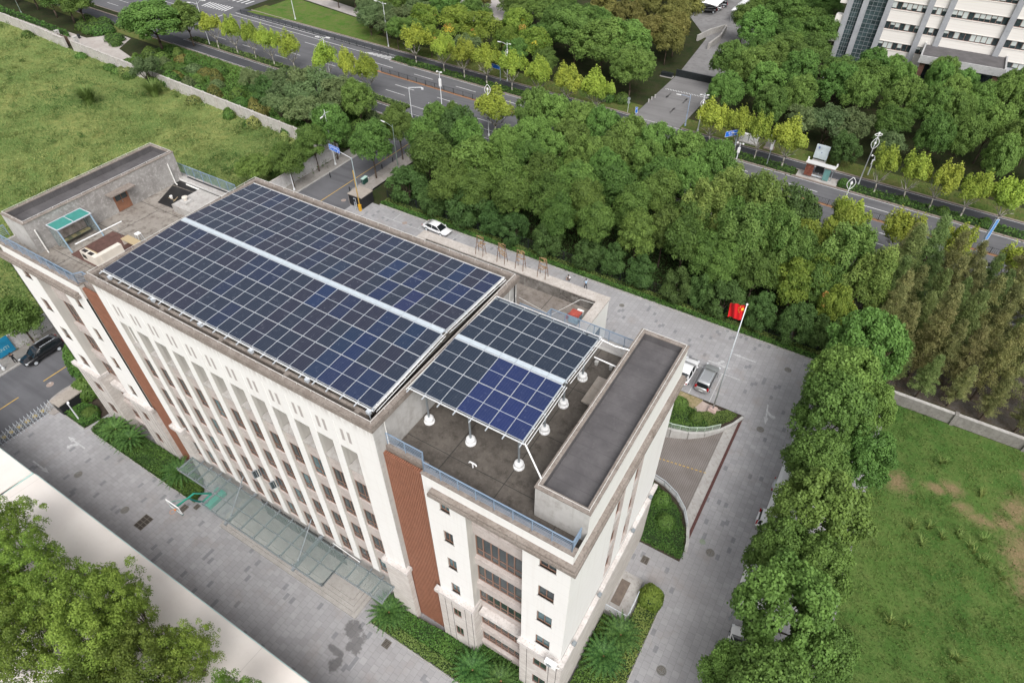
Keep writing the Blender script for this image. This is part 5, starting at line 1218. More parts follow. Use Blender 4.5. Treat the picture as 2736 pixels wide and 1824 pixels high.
# cycads
def cycad(x, y, s, label, sd):
    rs = random.Random(sd); o = empty('cycad', (x, y, 0)); tag(o, label, 'cycad', 'cycads around the office')
    b = MB(); b.lathe([(.2, 0), (.24, .7), (.16, 1.15)], (0, 0, 0), 9); b.build('trunk', BARK, o)
    fb = MB(); nf = 34
    for k in range(nf):
        a = 2.399*k; e = .15+1.15*(k/nf); L_ = 1.8*s*rs.uniform(.88, 1.1); ca, sa = math.cos(a), math.sin(a)
        pts = [Vector((ca*L_*t*math.cos(e*(1-t*.6)), sa*L_*t*math.cos(e*(1-t*.6)), .95+.35*s+L_*t*math.sin(e)*(1-.55*t)-.25*t*t)) for t in np.linspace(.03, 1, 9)]
        for i in range(8):
            p, q = pts[i], pts[i+1]; t = i/8; w_ = .17*s*math.sin(math.pi*min(1, t*.85+.18)); d = (q-p).normalized(); sd_ = Vector((-sa, ca, 0))
            for m_ in range(3):
                u = p.lerp(q, m_/3)
                for sg in (-1, 1):
                    tip = u+sd_*sg*w_+d*w_*.55+Vector((0, 0, .05*w_)); fb.quad(u, u+d*.085, tip+d*.03, tip, 0)
    f_ = fb.build('frond', F_CYC, o); at = f_.data.attributes.new('tint', 'FLOAT', 'FACE'); at.data.foreach_set('value', [rs.random()*.9 for _ in f_.data.polygons])
    c_ = MB(); c_.lathe([(.14, 1.2), (.13, 1.42), (.03, 1.5)], (0, 0, 0), 8); c_.build('core', mat('cycad_core', (.25, .15, .07), .9), o)
for i, (x, y, s, l_) in enumerate([(-40.6, -4.6, 1.15, 'cycad in the left hedge bed, the left one of the pair'), (-38.1, -4.6, 1.15, 'cycad in the left hedge bed, the right one of the pair'), (-29.8, -4.7, 1.2, 'big cycad beside the left end of the glass canopy'), (-2.3, -4.75, 1.1, 'cycad at the paving corner before the right pier'), (6.5, -4.9, 1.1, 'cycad in the edging before the right wing recess'), (8.9, -4.4, .95, 'small cycad right of the recess cycad, at the bottom edge'), (15.1, 1.6, 1.15, 'lower cycad of the pair beside the right end wall'), (15.6, 3.9, 1.15, 'upper cycad of the pair beside the right end wall')]): cycad(x, y, s, l_, i)
# kerbs round beds
b = MB(); 
b.strip([(-26.7, -5.95), (-31.8, -5.95), (-44.1, -5.85), (-44.3, -3.9)], .1, 0, .14); b.strip([(-45.1, -6.0), (-48.9, -5.95)], .12, 0, .14); b.strip([(-44.6, -3.3), (-44.5, -4.6), (-45.1, -6.0)], .12, 0, .14)
b.strip([(17.5, 9.7), (17.5, -5.95), (-3.6, -5.95), (-3.5, -3.6)], .1, 0, .12)
struct('kerb', b, KERB)
b = MB().quad((-48.9, -5.9, .02), (-45.2, -5.9, .02), (-44.6, -1.5, .02), (-49.5, -1.5, .02)); struct('flower_bed', b, SOIL)

# ------------------------------------------------------------------ ramp to the basement
RAMP = NG("ribbed_ramp", .8, .3); x_, y_, z_ = RAMP.xyz()
rb_ = RAMP.math('LESS_THAN', RAMP.math('FRACT', RAMP.math('DIVIDE', x_, .21)), .3)
c_ = RAMP.mix(RAMP.rng(RAMP.noise(.5, 5), .35, .65), (.20, .175, .16), (.25, .225, .21)); c_ = RAMP.mix(RAMP.math('MULTIPLY', rb_, .55), c_, (.09, .08, .075)); RAMP.out(c_)
b = MB(); b.quad((4, 13.5, -2.5), (16.1, 13.5, -.02), (16.1, 34, -.02), (4, 34, -2.5)); struct('ramp', b, RAMP.m)
b = MB(); b.box(16.1, 17.12, 14.6, 33.4, -.5, .004, 0); struct('ramp_sill', b, CONC)
b = MB(); b.box(17.12, 17.4, 15.0, 33.3, -.5, .05); struct('drain_channel', b, mat('red_brown_grating', (.095, .04, .035), .7, noise=4, amt=.3))
b = MB()
for k in range(26): b.quad((5.0+k*.44, 24.3, -2.5+(1+k*.44)*.205+.01), (5.25+k*.44, 24.3, -2.5+(1.25+k*.44)*.205+.01), (5.25+k*.44, 24.42, -2.5+(1.25+k*.44)*.205+.01), (5.0+k*.44, 24.42, -2.5+(1+k*.44)*.205+.01))
struct('ramp_centre_line', b, YELLOW)
low_c = [(17.4, 14.6), (17.25, 15.6), (16.7, 17.2), (15.9, 18.6), (14.6, 19.8), (13.1, 20.5), (11.5, 20.8), (4.0, 20.9)]
up_c = [(4.0, 27.7), (11.0, 27.9), (12.8, 28.4), (14.3, 29.3), (15.6, 30.6), (16.6, 32.2), (17.2, 33.7)]
b = MB(); b.prism([(4, 13.5), (17.4, 13.5)]+low_c, -3, .06); struct('planting_bed', b, SOIL)
b = MB(); b.prism(up_c+[(17.3, 34.0), (4, 34.0)], -3, .06); struct('planting_bed', b, SOIL)
for nm, pl, lab in (('ramp_wall', low_c, 'curved pale concrete wall on the building side of the ramp'), ('ramp_wall', up_c, 'curved pale concrete wall on the car park side of the ramp')):
    b = MB(); b.strip(pl if pl is low_c else pl, -.3, -3, .3) if pl is up_c else b.strip(pl, -.3, -3, .3)
    o = tag(b.build(nm, CONCL), lab, 'wall', 'curved ramp walls')
railing(low_c[2:], .3, .75, None, ALU, 4, 1.1, 'handrail')['label'] = 'curved steel handrail along the lower ramp wall'
railing(up_c[:-2], .3, .75, None, mat('pale_green_rail', (.45, .55, .45), .5), 4, 1.1, 'handrail')['label'] = 'curved pale green handrail along the upper ramp wall'
for o in list(col.objects):
    if o.name.startswith('handrail'): o['category'] = 'handrail'; o['group'] = 'ramp handrails'
hedge([(7, 13.7), (17.3, 13.75), (17.3, 14.7), (16.6, 16.6), (15.4, 18.4), (13.9, 19.4), (12.4, 20.0), (7, 20.2)], .45, 'mixed clipped green bed filling the curve below the ramp', z0=.05, rough=.12)
hedge([(7, 28.2), (11.0, 28.3), (13.0, 29.0), (14.4, 30.2), (12.6, 31.6), (7, 32.4)], .5, 'lush green shrubs in the bed above the ramp', z0=.05, rough=.16)
for (x, y, r, l_) in ((13.5, 18.6, .95, 'domed dark shrub at the top of the bed below the ramp'), (14.8, 16.4, .95, 'second domed shrub in the bed below the ramp'), (12.9, 30.4, .8, 'domed shrub beside the handrail above the ramp'), (10.6, 31.6, .9, 'loose rounded shrub left in the bed above the ramp')): bush(x, y, r, l_, h=.8, z=.35, n=1500)
hedge([(14.5, 30.3), (16.2, 32.4), (16.7, 33.6), (15.6, 33.7), (12.8, 31.7)], .25, 'yellowing low plants at the tip of the upper ramp bed', F_HEY, z0=.05)
b = MB().prism([(12.1, 32.0), (15.3, 31.3), (15.8, 33.3), (12.6, 33.7)], .05, .1); struct('gravel_patch', b, m_conc('pinkish_pavers', (.40, .32, .28), (.46, .38, .34), (.32, .25, .22), 1, False))
b = MB().prism([(7, 32.5), (12.4, 31.8), (12.6, 33.9), (7, 33.9)], .05, .09); struct('dry_leaf_patch', b, m_soilgrass('dry_leaves', [(.34, .27, .16), (.28, .22, .12), (.16, .16, .06), (.4, .33, .22)], .8, 3, 9))
# flagpole
o = empty('flagpole', (14.05, 32.75, 0)); tag(o, 'tall steel flagpole with a red flag at the tip of the ramp bed', 'flagpole')
b = MB(); b.box(-.45, .45, -.45, .45, .05, .55); b.box(-.32, .32, -.32, .32, .55, .7); b.build('plinth', m_conc('pink_granite', (.48, .36, .32), (.52, .4, .36), (.4, .3, .27), 2, False), o)
b = MB(); b.tube((0, 0, .5), (0, 0, 16.0), .085, 12, 0, .05); b.build('pole', ALU, o, True)
b = MB(); b.lathe([(.05, 0), (.11, .06), (.12, .14), (.08, .22), (.01, .26)], (0, 0, 15.98), 12); b.build('finial', PWHITE, o, True)
RED = mat('red_flag_cloth', (.62, .01, .015), .7)
nu, nv = 28, 16; V, F_ = [], []
def flagp(u, v):                                   # u 0..1 from the pole, v 0..1 downward; limp cloth in light wind
    dx = -1.75*u*(.92-.1*v); fold = .20*math.sin(7.5*u+1.2*v+.4)*u**.7+.07*math.sin(15*u+2*v)
    return (dx, .25*u+fold, 15.75-1.75*v-.45*u*u*(1.1-.3*v)+.30*u*math.sin(3.2*u)*(1-v)+.05*math.sin(12*u+v))
for j in range(nv+1):
    for i in range(nu+1): V.append(flagp(i/nu, j/nv))
for j in range(nv):
    for i in range(nu): a = j*(nu+1)+i; F_.append((a, a+1, a+nu+2, a+nu+1))
me = bpy.data.meshes.new('flag'); me.from_pydata(V, [], F_); me.materials.append(RED); me.polygons.foreach_set('use_smooth', [True]*len(F_)); fl = bpy.data.objects.new('flag', me); col.objects.link(fl); fl.parent = o
YS = mat('yellow_star', (.85, .62, .05), .6)
def star(cu, cv, r, rot):
    b = MB()
    P = []
    for k in range(10):
        a = rot+math.pi*k/5; q = r if k % 2 == 0 else r*.4; u, v = cu+q*math.sin(a)*.66, cv-q*math.cos(a); p = Vector(flagp(u, v)); P.append(p)
    for off in (-.03, .03):
        i = len(b.v); b.v += [tuple(p+Vector((0, off, 0))) for p in P]+[tuple(Vector(flagp(cu, cv))+Vector((0, off, 0)))]
        b.f += [(i+k, i+(k+1) % 10, i+10) for k in range(10)]; b.mi += [0]*10
    b.build('star', YS, fl)
star(.17, .25, .16, 0)
for (u, v, r_) in ((.33, .10, .4), (.40, .20, .9), (.40, .34, 1.5), (.33, .44, 2.0)): star(u, v, .055, r_)

# ------------------------------------------------------------------ walls and fences
def wallthing(pl, w_, h, m, label, caps=None, name='field_wall', piers=0, z0=-.1):
    b = MB(); b.strip(pl, w_, z0, h); o = b.build(name, m); tag(o, label, 'wall')
    c = MB(); c.strip([(p[0]-.0, p[1]-.05) for p in pl], w_+.1, h, h+.1)
    if caps: c.build('coping', caps, o)
    if piers:
        for a, q in zip(pl[:-1], pl[1:]):
            n_ = int(math.dist(a, q)/piers); d = Vector((q[0]-a[0], q[1]-a[1])).normalized()
            c = MB()
            for k in range(n_+1):
                x, y = a[0]+d.x*piers*k, a[1]+d.y*piers*k; c.box(x-.18, x+.18, y-.2, y+w_+.12, z0, h+.18)
            c.build('pier', m, o)
    return o
WFIELD = m_conc("pale_field_wall", (.44, .415, .39), (.52, .50, .475), (.30, .275, .25), .8)
WDARK = m_conc("right_wall_render", (.20, .19, .175), (.26, .245, .23), (.13, .12, .105), .8)
wallthing([(x, YW_(x)) for x in range(-420, -157, 20)]+[(-164.5, YW_(-164.5))], .25, 2.3, WFIELD, 'pale wall of the left field, left of the gate apron', WFIELD, piers=6)
wallthing([(x, YW_(x)) for x in range(-156, -63, 4)], .25, 2.3, WFIELD, 'long pale stained wall along the far side of the left field', WFIELD, piers=6)
wallthing([(-64.25, -100), (-64.25, 56.0)], .22, 2.3, m_conc("white_street_wall", (.46, .45, .45), (.55, .54, .54), (.33, .31, .3), .7), 'white wall between the left field and the side street pavement', WFIELD, piers=5)
wallthing([(30.5, 44.9), (90, 44.9)], .3, 1.5, WDARK, 'grey concrete wall with coping at the head of the right field', CONC, piers=7)
for (x, y) in ((-165.0, 65.1), (-157.0, 64.9)):
    b = MB(); b.box(x-.4, x+.4, y-.4, y+.4, 0, 2.6); b.box(x-.48, x+.48, y-.48, y+.48, 2.6, 2.72); tag(b.build('gate_pillar', CONCL), ['left', 'right'][x > -160]+' pillar of the old gate in the far field wall', 'gate pillar', 'gate pillars')
b = MB(); b.box(-164.6, -160.4, 64.75, 64.83, .1, 2.1); tag(b.build('field_gate', mat('brown_gate', (.13, .09, .065), .7)), 'brown sheet gate between the two old pillars', 'gate')
FENCE = mat('dark_fence_paint', (.022, .026, .03), .5)
def fence(a, x0, x1, label, h=1.05, sp=2.6, bars=.22, z=0, m=FENCE, yy=None, name='road_fence'):
    o = empty(name, (x0, (yy(x0) if yy else AV(a, x0)), z)); tag(o, label, 'fence', 'fences')
    Y_ = yy or (lambda x: AV(a, x)); y0 = Y_(x0); n_ = int((x1-x0)/sp); r = MB(); p = MB()
    for k in range(n_+1):
        x = k*sp; y = Y_(x0+x)-y0; p.box(x-.045, x+.045, y-.045, y+.045, 0, h+.06)
    for q in (.12, h): r.box(0, 0, 0, 0, 0, 0); i = len(r.v); r.tube((0, 0, q), (n_*sp, Y_(x0+n_*sp)-y0, q), .028, 5)
    for k in range(int(n_*sp/bars)): x = k*bars; y = Y_(x0+x)-y0; r.box(x-.011, x+.011, y-.011, y+.011, .12, h)
    p.build('post', m, o); r.build('rail_panel', m, o)
fence(86.0, -83, 46, 'black railing along the orange centre strip of the avenue', bars=.26)
fence(94.6, -143, -88, 'black railing between the avenue and the far service road, left', bars=.26)
fence(0, -47, 22, 'dark mesh fence hidden behind the low domed trees of the rear strip', 1.6, 3, .12, yy=lambda x: 49.4)
for i, x in enumerate((-2, 3.4, 8.6, 13.8, 18.6)):
    b = MB(); b.box(x-.14, x+.14, 49.2, 49.5, 0, 1.9); tag(b.build('fence_post', CONC), 'pale concrete post in the rear mesh fence, %s from the left' % ORD[i], 'post', 'rear fence posts')

# ------------------------------------------------------------------ far white office (top right)
O = empty('far_office', (2.5, 150, 0)); tag(O, 'large white office with grey pillars and ribbon windows in the top right corner', 'building')
GP = m_conc('grey_pillar_panels', (.30, .31, .33), (.36, .37, .39), (.26, .27, .29), .4, False)
WB = NG("white_tile_band", .8, .3); x_, y_, z_ = WB.xyz()
jt = WB.math('LESS_THAN', WB.math('FRACT', WB.math('DIVIDE', z_, .55)), .06); WB.out(WB.mix(WB.math('MULTIPLY', jt, .35), (.74, .71, .67), (.55, .42, .36)))
ob = MB(); ob.box(8.5, 62, .35, 22, 0, 34); ob.build('wall', WB.m, O)
for lv in range(7):
    z = .7+lv*4.0-1.15
    b = MB(); b.box(8.2, 62, -.12, .35, z-1.3, z+1.15); b.box(8.2, 62, -.2, -.12, z+1.0, z+1.15); b.box(8.2, 62, -.2, -.12, z-1.3, z-1.18); b.build('white_band', WB.m, O)
    segs = [(8.8, 15.6), (16.4, 19.3), (20.2, 30.4), (31.6, 40), (41, 51), (52, 61)]
    for (a, q) in segs:
        b = MB(); b.box(a, q, .02, .1, z+1.15, z+2.66); p = b.build('window', GLASSW, O)
        f_ = MB(); n_ = int((q-a)/.95)
        for k in range(n_+1): u = a+(q-a)*k/n_; f_.box(u-.035, u+.035, -.02, .05, z+1.15, z+2.66)
        f_.box(a, q, -.02, .05, z+1.15, z+1.22); f_.box(a, q, -.02, .05, z+2.6, z+2.66); f_.build('frame', mat('pink_brown_frame', (.28, .17, .14), .6), p)
        bl = MB(); r_ = random.Random(lv*31+int(a))
        for k in range(n_):
            if r_.random() < .62: u = a+(q-a)*k/n_; d_ = r_.choice([1.5, 1.4, 1.0, .6]); bl.box(u+.08, u+(q-a)/n_-.08, -.005, .018, z+2.6-d_*.85, z+2.6)
        if bl.v: bl.build('blind', mat('pale_blind', (.50, .54, .52), .8), p)
for x in (.55, 3.6, 8.3, 16.0, 19.75, 31.0, 40.5, 51.5):
    b = MB(); b.box(x-.55, x+.55, -.75 if x > 8 else -.6, .6, 0, 33); b.build('pillar', GP, O)
for (a, q) in ((1.1, 3.05), (4.15, 7.75)):
    b = MB(); b.box(a, q, .1, .3, 0, 33); p = b.build('curtain_wall', GLASSB if 0 else mat('curtain_glass', (.05, .075, .08), .08, spec=.7, noise=.5, amt=.6), O)
    f_ = MB()
    for k in range(40): f_.box(a, q, .04, .1, k*.9, k*.9+.06)
    for k in range(5): u = a+(q-a)*k/4; f_.box(u-.03, u+.03, .03, .1, 0, 33)
    f_.build('mullion', mat('grey_mullion', (.22, .24, .25), .5), p)
for lv in range(6): b = MB(); z = 4.4+lv*4.0; b.box(-1.5, .2, -.2, 1.6, z, z+1.6); b.build('balcony', WB.m, O)
b = MB(); b.box(0, 8.4, .4, 20, 0, 34); b.build('dark_core', DARK, O)
P_ = MB(); P_.box(17.8, 33.3, -8.9, -.2, 5.9, 6.9); P_.box(17.8, 33.3, -8.9, -8.6, 6.9, 7.35); P_.box(17.8, 18.1, -8.6, -.2, 6.9, 7.35); P_.box(33.0, 33.3, -8.6, -.2, 6.9, 7.35)
P_.build('porch', m_conc('porch_panels', (.40, .40, .40), (.46, .46, .46), (.3, .3, .3), .5, False), O)
P_ = MB(); P_.box(18.1, 33.0, -8.6, -.25, 6.9, 6.98); P_.build('porch_roof', MEMB, O)
P_ = MB(); P_.box(18.6, 32.5, -1.0, -.5, 0, 5.9); P_.box(34, 60, -.6, -.2, 0, 4.2); P_.build('entrance_glazing', GLASSW, O)
P_ = MB()
for x in (18.8, 32.2): P_.box(x-.5, x+.5, -8.3, -7.3, 0, 5.9)
P_.box(18.5, 19.2, -5, -4.3, 0, 5.9); P_.build('porch_pillar', mat('brown_stone', (.22, .12, .09), .7, noise=2, amt=.2), O)
P_ = MB(); P_.box(33.6, 60, -3.6, -.2, 4.4, 5.2); P_.build('side_roof', GP, O)
# carports at the top edge
def carport(x0, x1, y0, y1, label, m=PWHITE, h=2.9, name='carport'):
    o = empty(name, (x0, y0, 0)); tag(o, label, 'carport', 'far carports' if name == 'carport' else None)
    b = MB(); L_, W_ = y1-y0, x1-x0; n_ = 10; rows = []
    for j in range(9):
        for i in range(n_+1):
            u = i/n_; v = j/8; b.v.append((u*W_, v*L_, h+.35*math.sin(math.pi*u)+.12*abs(math.sin(4*math.pi*v))-.1*u))
    for j in range(8):
        for i in range(n_): a = j*(n_+1)+i; b.f.append((a, a+1, a+n_+2, a+n_+1)); b.mi.append(0)
    r_ = b.build('roof', m, o, True); s_ = r_.modifiers.new('thick', 'SOLIDIFY'); s_.thickness = .05
    p = MB()
    for v in np.linspace(.2, L_-.2, 4): p.tube((.4, v, 0), (.4, v, h), .08, 8); p.tube((.4, v, h-.1), (W_-.3, v, h+.1), .05, 6)
    p.build('post', STEEL, o); return o
carport(-36.5, -30.2, 166, 182, 'white tensile carport at the top edge, the left of two', h=3)
carport(-26.0, -19.8, 164.5, 182, 'white tensile carport at the top edge, the right of two', h=3)
carport(22.7, 26.4, 10.5, 32, 'long white parking canopy mostly hidden under the camphor row', h=2.6, name='parking_canopy')
b = MB(); b.strip([(-28.2, 147), (-27.0, 153), (-24.8, 158), (-23.9, 150), (-24.4, 143)], .4, 0, 1.4); tag(b.build('curved_wall', CONC), 'low curved concrete wall at the end of the gate road', 'wall')

# ------------------------------------------------------------------ vehicles
def loft(stations, m, name, parent):
    """stations: (x, [(y,z)...]) half outlines mirrored; closed hull"""
    b = MB(); n = None
    for x, pr in stations:
        full = [(x, y, z) for y, z in pr]+[(x, -y, z) for y, z in reversed(pr)]; n = len(full); b.v += full
    for k in range(len(stations)-1):
        for i in range(n-1): a = k*n+i; b.f.append((a, a+n, a+n+1, a+1)); b.mi.append(0)
        a = k*n; b.f.append((a+n-1, a+2*n-1, a+n, a)); b.mi.append(0)
    b.f.append(tuple(range(n))); b.mi.append(0); b.f.append(tuple(range((len(stations)-1)*n+n-1, (len(stations)-1)*n-1, -1))); b.mi.append(0)
    o = b.build(name, m, parent, True)
    return o
CARP = {}
def paint(nm, c, rough=.25, metal=.0):
    m = mat(nm, c, rough, metal, spec=.6); m.node_tree.nodes["Principled BSDF"].inputs['Coat Weight'].default_value = .6; return m
CGL = mat('car_glass', (.012, .015, .018), .04, spec=.8)
LAMP = mat('headlamp_lens', (.65, .67, .70), .1, spec=.7); TAIL = mat('tail_lamp', (.35, .01, .015), .2)
def car(x, y, rz, pm, label, style='sedan', L_=4.7, W_=1.82, group=None, name='parked_car'):
    o = empty(name, (x, y, 0), rz); tag(o, label, 'car', group); h = W_/2; k = L_/4.7
    suv = style == 'suv'; b0, bt = (.30, 1.02 if suv else .88); rf = 1.68 if suv else 1.44
    def pr(w0, w1, zt, zb=b0): return [(w0*.80, zb), (w1, zb+.18), (w1, (zb+zt)/2+.02), (w1*.97, zt-.06), (w1*.86, zt)]
    st = [(-2.35*k, pr(h*.72, h*.80, bt*.86, .42)), (-2.25*k, pr(h*.9, h*.92, bt*.97, .34)), (-1.7*k, pr(h, h, bt+.02)), (-.6*k, pr(h, h, bt)), (.7*k, pr(h, h, bt-.01)), (1.35*k, pr(h, h*.98, bt-.05)), (1.95*k, pr(h*.93, h*.93, bt-.14)), (2.25*k, pr(h*.8, h*.84, bt-.26, .36)), (2.35*k, pr(h*.62, h*.70, bt-.36, .42))]
    body = loft(st, pm, 'body', o)
    # greenhouse: (x, half width bottom, half width top, z top)
    if suv: gh = [(-2.22, .80, .72, bt+.02), (-2.08, .84, .70, rf-.12), (-1.6, .86, .70, rf), (.05, .86, .70, rf), (.55, .85, .68, rf-.10), (1.22, .80, .70, bt-.02)]
    else: gh = [(-1.95, .74, .66, bt+.02), (-1.25, .82, .62, rf-.10), (-.7, .84, .62, rf), (.15, .84, .62, rf-.01), (.5, .83, .62, rf-.09), (1.3, .78, .68, bt-.02)]
    gs = [(gx*k, [(wb*h/.91, bt-.04), (wb*h/.91, bt), ((wb*.35+wt*.65)*h/.91, bt+(zt-bt)*.72), (wt*h/.91, zt-.02), (wt*.8*h/.91, zt)]) for gx, wb, wt, zt in gh]
    loft(gs, CGL, 'windows', o)
    a, q = (1, 3) if suv else (1, 3)
    rs_ = [(gh[i][0]*k, [(gh[i][2]*h/.91*1.02+.015, gh[i][3]-.07), (gh[i][2]*h/.91+.01, gh[i][3]+.0), (gh[i][2]*.8*h/.91, gh[i][3]+.022)]) for i in range(1, 5)]
    roof = loft(rs_, pm, 'roof', o)
    pb = MB()
    for s in (-1, 1):
        for (gi, gj) in ((0, 1), (4, 5)):
            A_, B_ = gh[gi], gh[gj]
            pb.tube((A_[0]*k, s*(A_[1 if gi == 0 else 2]*h/.91+.01), A_[3]), (B_[0]*k, s*(B_[2 if gi == 0 else 1]*h/.91+.01), B_[3]), .035, 5)
        pb.tube((-.35*k, s*(.85*h/.91+.005), bt), (-.35*k, s*(.64*h/.91+.01), rf-.04), .03, 5)
    pb.build('pillar', pm, o)
    for s in (-1, 1):
        for wx in (-1.42*k, 1.38*k):
            t = MB(); t.tube((wx, s*(h-.22), .335), (wx, s*(h+.01), .335), .335, 20); w_ = t.build('wheel', TYRE, o)
            t = MB(); t.tube((wx, s*(h+.005), .335), (wx, s*(h+.022), .335), .215, 14)
            w2 = t.build('rim', ALU, w_)
        t = MB(); t.box(2.06*k, 2.28*k, s*h*.80-.14, s*h*.80+.10, bt-.36, bt-.22); t.build('headlight', LAMP, o)
        t = MB(); t.box(-2.33*k, -2.2*k, s*h*.78-.12, s*h*.78+.12, bt-.22, bt-.04 if not suv else bt+.2); t.build('tail_light', TAIL, o)
        t = MB(); t.box(.78*k, .95*k, s*(h+.01), s*(h+.17), bt-.02, bt+.12); t.build('mirror', pm, o)
        if suv: t = MB(); t.tube((-1.7*k, s*h*.62, rf+.07), (.1*k, s*h*.62, rf+.07), .03, 6); t.box(-1.6*k, -1.5*k, s*h*.62-.02, s*h*.62+.02, rf, rf+.07); t.box(-.1*k, 0, s*h*.62-.02, s*h*.62+.02, rf, rf+.07); t.build('roof_rail', ALU, o)
    t = MB(); t.box(-2.36*k, -2.3*k, -.24, .24, .52, .64); t.build('number_plate', PWHITE, o)
    return o
WH = paint('white_car_paint', (.78, .78, .79)); SV = paint('silver_car_paint', (.42, .43, .44), .3, .5); BK = paint('black_car_paint', (.012, .012, .014), .15); BL = paint('blue_car_paint', (.03, .10, .28)); GY = paint('grey_car_paint', (.12, .13, .14), .3, .4)
car(-34.4, 46.0, math.pi*0-R(4), WH, 'white sedan parked along the rear kerb behind the solar roof', L_=4.8)
car(9.4, 36.9, R(-91), WH, 'white sedan half hidden by the building corner beside the silver estate'); car(11.95, 37.0, R(90), SV, 'silver estate car with roof rails parked next to the white sedan', 'suv', 4.7)
o_ = [o for o in col.objects if o.get('label', '').startswith('white sedan half')][0]; o_.rotation_euler[2] = R(90)
car(-60.4, -1.55, R(-90), BK, 'black estate car parked at the kerb of the side street', 'suv', 5.0, 1.9)
car(24.6, 8.0, R(100), WH, 'white car nose showing beneath the camphor row near the bottom'); car(24.6, 21.5, R(2), WH, 'white car under the long canopy in the camphor row', 'suv'); car(24.9, 26.2, R(2), SV, 'silver car under the far end of the long canopy')
for i, (x, y, p_, lab) in enumerate([(-33.5, 170, BK, 'black car under the left far carport, nearest'), (-33.0, 173, SV, 'silver car in the middle of the left far carport'), (-32.6, 176.2, GY, 'grey car at the back of the left far carport'), (-23.6, 168.3, BK, 'black car under the right far carport, nearest'), (-23.2, 171.5, GY, 'grey car second under the right far carport')]): car(x, y, R(200), p_, lab, 'sedan' if i % 2 else 'suv')
car(-182.5, 96.5, R(176), GY, 'dark grey van-like car driving on the avenue at the top edge', 'suv', 4.9)
car(19.9, 147.0, R(80), WH, 'white car by the porch of the far office')
car(4.9, 140.0, R(10), SV, 'silver car glimpsed between trees left of the far office')

# ------------------------------------------------------------------ people
def person(x, y, rz, J, cols, label, hairr=1.0, z=0):
    """J: joint dict; one continuous skinned body, coloured by region; hair is a child"""
    vs_, es, rs_, tg = [], [], [], []
    def add(p, r, t, par=None):
        vs_.append(p); rs_.append(r); tg.append(t)
        if par is not None: es.append((par, len(vs_)-1))
        return len(vs_)-1
    pel = add(J['pelvis'], .125, 'low'); wa = add(J['waist'], .115, 'top', pel); ch = add(J['chest'], .14, 'top', wa); nk = add(J['neck'], .055, 'skin', ch); hd = add(J['head'], .098, 'skin', nk); add(tuple(np.array(J['head'])+np.array([0, .012, .09])), .088, 'skin', hd); add(tuple(np.array(J['head'])+np.array([0, .105, -.01])), .018, 'skin', hd)
    for s in ('L', 'R'):
        sh = add(J['sh'+s], .062, 'top', ch); el = add(J['el'+s], .042, J.get('sleeve', 'skin'), sh); wr = add(J['wr'+s], .029, 'skin', el)
        d = Vector(J['wr'+s])-Vector(J['el'+s]); d.normalize(); sd_ = d.orthogonal().normalized(); pm_ = add(tuple(Vector(J['wr'+s])+d*.07), .027, 'skin', wr)
        for q in range(4):
            b0_ = Vector(J['wr'+s])+d*.10+sd_*(.024*(q-1.5)); f1 = add(tuple(b0_), .010, 'skin', pm_); add(tuple(b0_+d*(.055+.012*(1.5-abs(q-1.5)))+sd_.cross(d)*.02), .0085, 'skin', f1)
        t1 = add(tuple(Vector(J['wr'+s])+d*.045-sd_*.045), .011, 'skin', wr); add(tuple(Vector(J['wr'+s])+d*.08-sd_*.06), .009, 'skin', t1)
        hp = add(J['hp'+s], .092, 'low', pel); kn = add(J['kn'+s], .060, 'low', hp); an = add(J['an'+s], .042, 'low', kn); f_ = Vector(J['an'+s])+Vector(J.get('foot', (0, .17, -.05))); add(tuple(f_), .038, 'shoe', an)
    me = bpy.data.meshes.new('person'); me.from_pydata(vs_, es, [])
    o = bpy.data.objects.new('person', me); col.objects.link(o); sk = o.modifiers.new('s', 'SKIN'); o.modifiers.new('u', 'SUBSURF').levels = 1
    for i, sv in enumerate(me.skin_vertices[0].data): sv.radius = (rs_[i], rs_[i]); sv.use_root = (i == 0)
    bpy.context.view_layer.update(); m2 = bpy.data.meshes.new_from_object(o.evaluated_get(bpy.context.evaluated_depsgraph_get())); o.modifiers.clear(); o.data = m2
    reg = ['top', 'low', 'skin', 'shoe']; m2.materials.clear()
    for r in reg: m2.materials.append(cols.get(r, SKIN_))
    A = np.array(vs_)
    for p in m2.polygons:
        c = np.array(p.center); i = int(np.argmin(np.linalg.norm(A-c, axis=1)-np.array(rs_)*.5)); p.material_index = reg.index(tg[i]); p.use_smooth = True
    h = MB(); hc = np.array(J['head'])+np.array([0, -.018, .045]); h.lathe([(.06, -.07), (.105, -.02), (.112, .04), (.09, .10), (.04, .128)], tuple(hc), 12); h.build('hair', HAIRM, o, True)
    o.location = (x, y, z); o.rotation_euler = (0, 0, rz); return tag(o, label, 'person')
STAND = dict(pelvis=(0, 0, .95), waist=(0, 0, 1.12), chest=(0, 0, 1.36), neck=(0, .0, 1.50), head=(0, .02, 1.62), shL=(-.19, 0, 1.42), shR=(.19, 0, 1.42), elL=(-.25, -.03, 1.15), elR=(.25, .03, 1.15), wrL=(-.24, .08, .92), wrR=(.24, .16, .95), hpL=(-.10, 0, .88), hpR=(.10, 0, .88), knL=(-.11, .10, .50), knR=(.11, -.02, .50), anL=(-.11, .14, .09), anR=(.11, -.22, .12))
SQUAT = dict(pelvis=(0, -.18, .34), waist=(0, -.12, .48), chest=(0, .04, .68), neck=(0, .13, .80), head=(0, .19, .91), shL=(-.19, .06, .72), shR=(.19, .06, .72), elL=(-.24, .26, .55), elR=(.24, .26, .55), wrL=(-.12, .42, .46), wrR=(.12, .42, .46), hpL=(-.11, -.14, .33), hpR=(.11, -.14, .33), knL=(-.19, .24, .50), knR=(.19, .24, .50), anL=(-.15, .04, .09), anR=(.15, .04, .09))
